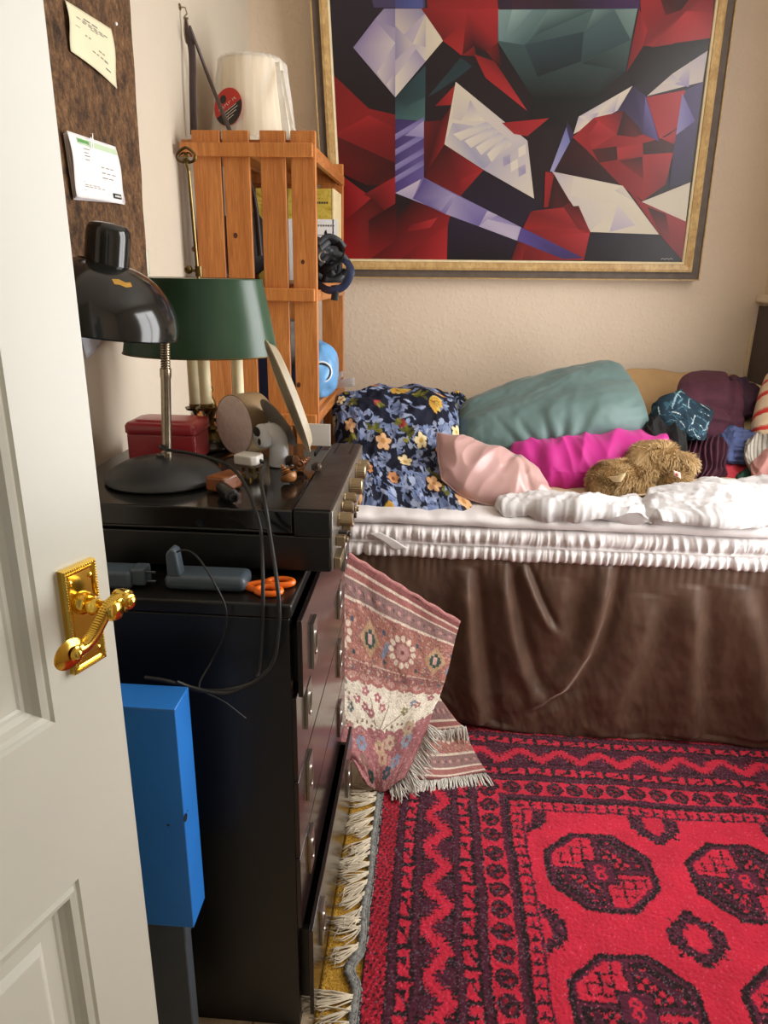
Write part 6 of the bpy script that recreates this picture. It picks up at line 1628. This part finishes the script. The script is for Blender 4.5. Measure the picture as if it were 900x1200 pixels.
g0, g1 = pp_(789, 551, -.07), pp_(797, 561, -.07)
obj('label_tag', sheet([[pp_(789, 551, -.075), pp_(797, 554, -.075)], [pp_(790, 557, -.077), pp_(798, 561, -.077)]], 4, 4), flat('pink white ribbon', '#e8c4b8', .6), tk, solid=.001)
obj('tag_mark', sheet([[pp_(792, 554, -.0795), pp_(795, 555, -.0795)], [pp_(792, 557, -.0795), pp_(795, 558, -.0795)]], 2, 2), flat('red tag mark', '#b0564a', .6), tk, solid=.0006)
ns = pp_(702, 580, -.11); obj('nose', MB().ball(ns, (.009, .007, .007), 14, 10), flat('dark nose', '#2a1c14', .4), tk, smooth=180)
# ------------------------------------------------------------------ mustard carpet under the red rug
t = NT('mustard pile'); t.link(t.ramp(t.noise(160, 4, .7), [(.3, '#8a6420'), (.5, '#b98c35'), (.7, '#d2a850')]), t.b.inputs['Base Color']); t.setp(Roughness=.95, Specular_IOR_Level=.1); t.link(t.bump(t.noise(240, 3), .9, .006), t.b.inputs['Normal'])
def flatrug(x0, x1, y0, y1, z, th, res, colf, amp):
    nx, ny = int((x1-x0)/res), int((y1-y0)/res); b = MB(); rr = np.random.RandomState(4).rand(ny+1, nx+1)
    for j in range(ny+1):
        for i in range(nx+1):
            edge = i in (0, nx) or j in (0, ny)
            b.v.append(Vector((x0+(x1-x0)*i/nx, y0+(y1-y0)*j/ny, z+(0 if edge else th+amp*rr[j, i]))))
    b.f = [(j*(nx+1)+i, j*(nx+1)+i+1, (j+1)*(nx+1)+i+1, (j+1)*(nx+1)+i) for j in range(ny) for i in range(nx)]
    if colf is not None: b.c = colf(nx, ny)
    return b
o = obj('carpet', flatrug(-.190, .25, .62, 1.70, .0005, .006, .005, None, .0025), t.m, smooth=180); tag(o, 'mustard yellow carpet on the floor, mostly under the red rug', 'carpet')

# ------------------------------------------------------------------ red rug
RX0_, RX1_, RYa, RYb, RES = -.105, XR-.03, .80, 2.06, .0028
def rugcols(nx, ny):
    X, Y = np.meshgrid(np.linspace(RX0_, RX1_, nx+1), np.linspace(RYa, RYb, ny+1))
    rs_ = np.random.RandomState(8)
    def sm(s, k):   # smooth noise for wavering lines
        g = rs_.rand(s[0]//k+3, s[1]//k+3); yi = np.linspace(0, g.shape[0]-2.01, s[0]); xi = np.linspace(0, g.shape[1]-2.01, s[1])
        y0, x0 = yi.astype(int), xi.astype(int); fy, fx_ = (yi-y0)[:, None], (xi-x0)[None]
        fy = fy*fy*(3-2*fy); fx_ = fx_*fx_*(3-2*fx_)
        return (g[y0][:, x0]*(1-fy)*(1-fx_) + g[y0][:, x0+1]*(1-fy)*fx_ + g[y0+1][:, x0]*fy*(1-fx_) + g[y0+1][:, x0+1]*fy*fx_) - .5
    Xw = X + .010*sm(X.shape, 40) + .0055*(sm(X.shape, 4)) + .0045*(rs_.rand(*X.shape)-.5)
    Yw = Y + .010*sm(X.shape, 40) + .0055*(sm(X.shape, 4)) + .0045*(rs_.rand(*X.shape)-.5)
    red, dred, blk, plum = (np.array(lin(c)) for c in ('#c2263d', '#931728', '#221418', '#4a1a2c'))
    C = np.empty(X.shape+(3,)); C[:] = red
    FX, FY = .285, 1.640
    pl_ = FX - Xw; pf_ = Yw - FY; left = pl_ >= pf_
    p = np.where(left, pl_, pf_); s = np.where(left, Yw, Xw)
    def put(mk, c): C[mk] = c
    def tri(x, per): t_ = (x/per) % 1; return 1-np.abs(2*t_-1)
    q = lambda x, st: np.floor(x/st)*st
    # comb of little hooks beside the field
    b_ = (p > 0) & (p < .032); t_ = (s/.03) % 1
    put(b_ & (p < .007) & (t_ > .25), plum*.9); put(b_ & (t_ < .24), blk); put(b_ & (p > .016) & (p < .023) & (t_ > .2) & (t_ < .62), plum)
    put((p > .034) & (p < .047), blk); put((p > .047) & (p < .062), plum)
    # chain of small octagons
    b_ = (p >= .062) & (p < .118); ds = ((s/.058) % 1 - .5)*.058; dp_ = p-.090; r_ = np.maximum(np.maximum(np.abs(ds), np.abs(dp_)), (np.abs(ds)+np.abs(dp_))*.74)
    put(b_ & (r_ < .0245), blk); put(b_ & (r_ < .019) & (np.abs(ds) > .004) & (np.abs(dp_) > .004), plum); put(b_ & (r_ < .014) & (r_ > .008) & (ds*dp_ > 0), dred)
    put((p >= .118) & (p < .124), blk); put((p >= .124) & (p < .139), plum); put((p >= .139) & (p < .144), blk)
    def hooks(p0, p1, sh):
        b_ = (p >= p0) & (p < p1); w_ = (p-p0)/(p1-p0); t_ = ((s+sh)/.076) % 1
        mk = ((t_ < .16)) | ((w_ < .18) & (t_ < .9))  | ((t_ > .62) & (t_ < .78) & (w_ > .4)) | (np.abs(w_-(t_*1.6-.3)) < .12) & (t_ < .7)
        put(b_ & mk, blk)
    hooks(.144, .174, 0)
    put((p >= .174) & (p < .178), blk); put((p >= .178) & (p < .192), plum); put((p >= .192) & (p < .196), blk)
    # big stepped triangles with a saw-toothed red ribbon between
    b_ = (p >= .196) & (p < .268); w_ = (p-.196)/.072; tt = tri(q(s, .0105), .118); rib = np.abs(q(w_, .10) - (.12+.76*tt)) < .25 + .07*np.sign(np.sin(s*600))
    put(b_, blk); ins = (w_ < tt-.28) & (np.abs(((s/.118) % 1)-.5) < .22) | (w_ > tt+.42) & (np.abs((((s/.118)+.5) % 1)-.5) < .2)
    put(b_ & ins, plum); put(b_ & rib, red)
    put((p >= .268) & (p < .272), blk); put((p >= .272) & (p < .285), plum); put((p >= .285) & (p < .289), blk)
    hooks(.289, .317, .03)
    put((p >= .317) & (p < .322), blk); put((p >= .322) & (p < .335), plum); put((p >= .335) & (p < .341), blk)
    b_ = (p >= .341) & (p < .384); put(b_, dred); sp_ = (np.sin(s*330)*np.sin(p*420+np.floor(s*60)) > .35); put(b_ & sp_, blk); put(b_ & (np.sin(s*200+p*500) > .7), red)
    put(p >= .384, blk*1.2)
    # octagonal guls in rows
    fld = p < -.002
    gx, gy = .450, 1.440; px_, py_ = .345, .350
    kx = np.round((Xw-gx)/px_); ky = np.round((Yw-gy)/py_); dx, dy_ = Xw-gx-kx*px_, Yw-gy-ky*py_
    oc = np.maximum(np.maximum(np.abs(dx)/.130, np.abs(dy_)/.122), (np.abs(dx)/.130+np.abs(dy_)/.122)/1.42)
    okk = fld & (ky <= 0) & (kx >= 0)
    put(okk & (oc < 1), blk); put(okk & (oc < .90) & (oc > .84), plum*1.3)
    din = okk & (oc < .84); quad_r = (dx*dy_ < 0)
    put(din & quad_r, red); put(din & ~quad_r, blk); 
    fine = (np.sin(dx*260)*np.sin(dy_*230) > .12); fine2 = (np.abs(np.sin(dx*120+1)) < .28) | (np.abs(np.sin(dy_*130)) < .22)
    put(din & quad_r & (oc < .78) & (oc > .35) & fine2 & (np.abs(dx) > .02) & (np.abs(dy_) > .02), blk)
    put(din & ~quad_r & (oc < .74) & fine, red*.9); put(din & ~quad_r & (oc < .70) & (oc > .58), plum)
    put(din & ((np.abs(dx) < .010) | (np.abs(dy_) < .010)), blk); put(din & ((np.abs(dx) < .0045) | (np.abs(dy_) < .0045)), plum*1.3)
    cen = okk & (np.abs(dx) < .038) & (np.abs(dy_) < .038); put(cen, blk); put(okk & (np.abs(dx) < .032) & (np.abs(dy_) < .032), plum*1.3)
    rr_ = np.hypot(np.abs(dx), np.abs(dy_)-.011); put(cen & (rr_ < .013) & (rr_ > .006), red)
    # stepped diamonds between
    kx = np.round((Xw-gx-px_/2)/px_); ky = np.round((Yw-gy+py_/2)/py_); dx, dy_ = np.abs(Xw-gx-px_/2-kx*px_), np.abs(Yw-gy+py_/2-ky*py_)
    st_ = q(dx, .0125)+q(dy_, .0125)*.9
    ok2 = fld & (kx >= -1) & (ky <= 1)
    put(ok2 & (st_ < .062), blk); put(ok2 & (st_ < .052) & (np.sin((dx-dy_)*330) > .1), plum*1.5); put(ok2 & (st_ < .024), red)
    put(ok2 & (np.abs(dx-dy_) < .004) & (st_ > .062) & (st_ < .095), blk)
    # greyish tips scattered at random on the dark wool
    dark = C.sum(-1) < .12; g_ = rs_.rand(*X.shape); C[dark & (g_ > .93)] = np.array(lin('#6d5460')); C[(~dark) & (g_ > .985)] = np.array(lin('#d8506a'))
    C *= (1 + .22*sm(X.shape, 14)[..., None] + .18*(rs_.rand(*X.shape)[..., None]-.5))
    return np.clip(C, 0, 1).reshape(-1, 3).tolist()
rug = thing('red_rug', 'red and black hand knotted rug with octagon medallions on the floor before the bed', 'rug', ((RX0_+RX1_)/2, 1.4, .007))
M_rug = vcol('wool pile', .9, .5, 420, .003, sheen=.22, sheent='#ffd0d8', spec=.15, sr=.5)
obj('pile', flatrug(RX0_, RX1_, RYa, RYb, .0085, .006, RES, rugcols, .0045), M_rug, rug, smooth=180)
M_selv = flat('grey selvedge wool', '#80807c', .9, var=.3, vs=120, bump=.6, bs=300, bd=.003)
b = MB(); n = 260
def edge_x(y): return RX0_ - .009 + .007*noise.noise(Vector((y*9, 0, 3))) - (.02*gsn(y-1.13, .03))
P = [Vector((edge_x(1.70-.78*i/n), 1.70-.78*i/n, .0125+.004*abs(noise.noise(Vector((i*.13, 4, 0)))))) for i in range(n+1)]
b.tube(P, [.0062*(1+.8*noise.noise(Vector((i*.7, 0, 7)))) for i in range(n+1)], 8, flatx=1.3)
for k in range(2): b.tube([p + Vector((.008+.005*k+.002*noise.noise(Vector((p.y*60, k, 0))), 0, .001)) for p in P], .0036, 6)
obj('selvedge', b, M_selv, rug, smooth=180)
M_fr = flat('cream wool fringe', '#d3c6ae', .9, var=.12, vs=60)
b = MB(); rgf = random.Random(21)
y = 1.69
while y > .93:
    if not (1.10 < y < 1.155):
        a0 = rgf.uniform(.0, .9); L0 = rgf.uniform(.06, .115); base = Vector((edge_x(y)-.004, y, .014))
        for k in range(rgf.randrange(11, 16)):
            a_ = a0 + rgf.uniform(-.2, .2); l_ = L0*rgf.uniform(.75, 1.1); sw = rgf.uniform(-.02, .02)
            d = Vector((-math.cos(a_), -math.sin(a_), 0)); n_ = Vector((d.y, -d.x, 0)); b0 = base + Vector((0, rgf.uniform(-.006, .006), rgf.uniform(0, .006)))
            zf = .0105+rgf.uniform(0, .006)
            pts = [b0, b0 + d*l_*.35 + n_*sw*.6, b0 + d*l_*.7 + n_*sw, b0 + d*l_ + n_*sw*rgf.uniform(-.5, 1.5)]
            for h, pt_ in enumerate(pts[1:]): pt_.z = zf if pt_.x > -.19 else .004+rgf.uniform(0, .004)
            b.tube(pts, [.0016, .0016, .0015, .0008], 5)
    y -= rgf.uniform(.020, .046)
fr = obj('fringe', b, M_fr, rug, smooth=180); fr['kind'] = 'stuff'

# ------------------------------------------------------------------ small patterned rug, folded and leaning at the bed's corner
PR = Ras(420, 560, '#b56c63'); rp = random.Random(17)
W_, H_ = 420, 560
def band(y0, y1, c): PR.put((PR.Y >= y0*H_) & (PR.Y < y1*H_), c)
band(0, .03, '#8c4a48'); band(.03, .038, '#d8c3ac'); band(.038, .065, '#a9615a'); band(.065, .074, '#dccab2'); band(.074, .135, '#97706c'); band(.135, .145, '#dccab2')
band(.145, .16, '#b3675e'); band(.16, .37, '#b46e5c'); band(.37, .38, '#d9b9a0'); band(.38, .43, '#9c5c58'); band(.43, .44, '#d6b8a2'); band(.44, .70, '#e2d9c2')
for k in range(14):
    x = 15+k*30; PR.ell(x, .105*H_, 6, 5, '#c48a80'); PR.ell(x+14, .105*H_, 4, 4, '#7a5a5c'); PR.ell(x, .405*H_, 5, 4, '#4f6a70' if k % 2 else '#c99a8a')
# scalloped upper edge and posies on the ivory ground
for k in range(10): PR.ell(k*46+10, .445*H_, 25, 15, '#b46a60'); PR.ell(k*46+10, .44*H_, 15, 8, '#c99486')
for k, (x, y, c) in enumerate(((150, .50, '#b86a70'), (195, .52, '#b05a66'), (120, .545, '#b0606a'), (150, .575, '#a85862'), (215, .565, '#b86a70'), (175, .60, '#a85862'), (330, .53, '#7084a6'), (345, .545, '#b06a68'), (300, .575, '#8a8a54'), (95, .59, '#56706a'), (60, .50, '#a8806c'), (390, .50, '#b0606a'))):
    PR.flower(x, y*H_, 14, 5, c, '#e6c9b8', k)
for x0, y0, x1, y1 in ((200, .69, 170, .53), (210, .69, 240, .55), (200, .66, 150, .59), (225, .67, 300, .58), (300, .6, 335, .53)): PR.line(x0, y0*H_, x1, y1*H_, 3, '#8c6a54')
for k in range(60): x, y = rp.uniform(0, 90), rp.uniform(.44, .68)*H_; PR.ell(x, y, rp.uniform(3, 9), rp.uniform(3, 7), rp.choice(('#9c6e60', '#8f8474', '#b08478', '#c9b8a2')), rp.uniform(0, 3))
for k in range(20): PR.ell(40+k*20, (.665+.02*math.sin(k*.9))*H_, 5, 5, '#8a6a52')
band(.70, 1.01, '#ad6468')
for k in range(12): PR.ell(k*40+12, .70*H_, 21, 14, '#ad6468')
for k in range(900): PR.ell(rp.uniform(0, 420), rp.uniform(.69, 1)*H_, rp.uniform(2, 6), rp.uniform(1.5, 3), rp.choice(('#bd7a78', '#9c5458', '#c89490', '#a86064')))
for x, y, c in ((130, .765, '#7e8ea8'), (215, .77, '#cfae86'), (260, .74, '#cdb090'), (330, .755, '#8fa0b4'), (230, .82, '#caa27c'), (120, .86, '#8a6a58'), (260, .9, '#37505a'), (150, .93, '#3c5650'), (300, .85, '#8294ae'), (330, .69, '#c4a884')): PR.flower(x, y*H_, 24, 6, c, '#b06064', x)
for k in range(1500): PR.ell(rp.uniform(0, 420), rp.uniform(.145, .44)*H_, rp.uniform(1.5, 4.5), rp.uniform(1.5, 3), rp.choice(('#a8675c', '#c08674', '#96605a', '#c9a086', '#8a6a6c')))
for k in range(4):
    x = 60+k*105; y = .265*H_
    if k % 2 == 0:
        for j in range(12): t_ = 2*PI*j/12; PR.ell(x+36*math.cos(t_), y+36*math.sin(t_), 9, 7, '#e0cdb4', t_)
        PR.ell(x, y, 26, 26, '#a4605a'); PR.flower(x, y, 22, 8, '#c08a80', '#8a4a48')
    else:
        PR.put((np.abs(PR.X-x)/34+np.abs(PR.Y-y)/46 < 1), '#c39a6c'); 
        for dx_, dy_ in ((0, 0), (0, -16), (0, 16), (-12, 0), (12, 0), (-9, -9), (9, 9), (9, -9), (-9, 9)): PR.put((np.abs(PR.X-x-dx_) < 6) & (np.abs(PR.Y-y-dy_) < 6), '#3f5d55')
        PR.put((np.abs(PR.X-x) < 7) & (np.abs(PR.Y-y) < 12), '#d8a69a'); PR.ell(x+50, y+12, 8, 26, '#7c88a0', .4)
    PR.ell(x+45, y-30, 6, 6, '#4a5a6c'); PR.ell(x+48, y+42, 6, 6, '#3d5960')
for k in range(260): PR.ell(rp.uniform(0, 420), rp.uniform(.45, .70)*H_, rp.uniform(1.5, 4), rp.uniform(1.5, 3), rp.choice(('#cdbfa6', '#d6c8b0', '#c2a898')))
PR.a *= (1 + .5*(np.random.RandomState(2).rand(H_, W_, 1)-.5)).astype(np.float32); PR.a = np.clip((PR.a*.72 + .28*PR.a.mean(-1, keepdims=True)*np.array([1.06, .98, .96]))*1.12, 0, 1)
M_pers = vcol('faded wool rug', .9, .5, 260, .003, spec=.15)
M_prf = flat('grey white fringe', '#d2cec4', .9, var=.1, vs=60)
pr = thing('folded_rug', 'small faded pink and ivory oriental rug with fringe, folded and leaning between chest and bed', 'rug', YY(470, 915, 1.75)*1.0)
pr.location.z = .016; WL[pr].z = .016
zf = lambda px, py, z: at(px, py, Z=z)
G1 = [[YY(372, 628, 1.80), YY(420, 658, 1.84), YY(478, 694, 1.88), YY(538, 730, 1.91)],
      [YY(374, 720, 1.80), YY(424, 740, 1.83), YY(475, 762, 1.85), YY(526, 775, 1.88)],
      [YY(378, 795, 1.77), YY(424, 808, 1.79), YY(470, 818, 1.81), YY(513, 818, 1.84)],
      [YY(388, 860, 1.72), YY(425, 868, 1.72), YY(462, 872, 1.73), YY(502, 850, 1.77)],
      [zf(418, 900, .10), zf(436, 922, .035), zf(452, 926, .022), zf(474, 912, .06)]]
wv1 = lambda u, v, p: .010*math.sin(u*6+v*3)*(.3+v) + .006*fbm((u*2, v*2, 0), 2) + .022*gsn(v-.86, .1)*math.sin(u*5)
obj('upper_fold', sheet(G1, 200, 260, disp=wv1, color=lambda u, v: PR.at(u, v)), M_pers, pr, smooth=180, solid=.007)
G2 = [[YY(470, 800, 1.89), YY(492, 806, 1.90), YY(514, 818, 1.905)], [YY(470, 850, 1.86), YY(504, 852, 1.86), YY(540, 852, 1.87)], [YY(470, 888, 1.80), YY(512, 886, 1.80), YY(556, 882, 1.81)], [zf(472, 916, .03), zf(516, 914, .027), zf(569, 905, .025)]]
def c2(u, v): return PR.at(.15+u*.7, .02+.36*(1-v))
obj('lower_fold', sheet(G2, 120, 120, disp=lambda u, v, p: .006*math.sin(u*7)*v, color=c2), M_pers, pr, smooth=180, solid=.007)
G3 = [[YY(488, 812, 1.875), YY(514, 816, 1.885)], [YY(492, 840, 1.855), YY(530, 840, 1.865)], [YY(494, 858, 1.845), YY(546, 853, 1.85)]]
obj('middle_fold', sheet(G3, 60, 50, color=lambda u, v: PR.at(.2+u*.4, .15-.13*v)), M_pers, pr, smooth=180, solid=.006)
b = MB(); fringe(b, [YY(496, 857, 1.84), YY(520, 856, 1.843), YY(546, 852, 1.846)], [(-.1, -.25, -1), (.0, -.25, -1), (.35, -.25, -1)], .06, .0022, 46, rng=random.Random(1)); 
ob = obj('fringe', b, M_prf, pr, smooth=180); ob['kind'] = 'stuff'
b = MB(); fringe(b, [YY(501, 848, 1.765), YY(490, 880, 1.74), zf(476, 910, .06), zf(456, 925, .025)], [(.75, -.35, -.55), (.75, -.4, -.5), (.65, -.6, -.3), (.3, -.9, -.1)], .052, .0022, 80, rng=random.Random(2))
ob = obj('fringe', b, M_prf, pr, smooth=180); ob['kind'] = 'stuff'
b = MB(); fringe(b, [zf(474, 916, .03), zf(516, 914, .027), zf(569, 906, .025)], [(.1, -1, -.55), (.0, -1, -.5), (.45, -1, -.3)], .055, .0022, 84, rng=random.Random(3))
ob = obj('fringe', b, M_prf, pr, smooth=180); ob['kind'] = 'stuff'
ePts = [G1[0][0] + (G1[0][3]-G1[0][0])*0, G1[0][1], G1[0][2], G1[0][3]]
obj('bound_edge', MB().tube([catmull([Vector(p) for p in G1[0]], i/60) + Vector((0, .003, .002*math.sin(i*.9))) for i in range(61)], .007, 8), flat('rose binding', '#a5706c', .9, var=.2, vs=80, bump=.5, bs=300), pr, smooth=180)
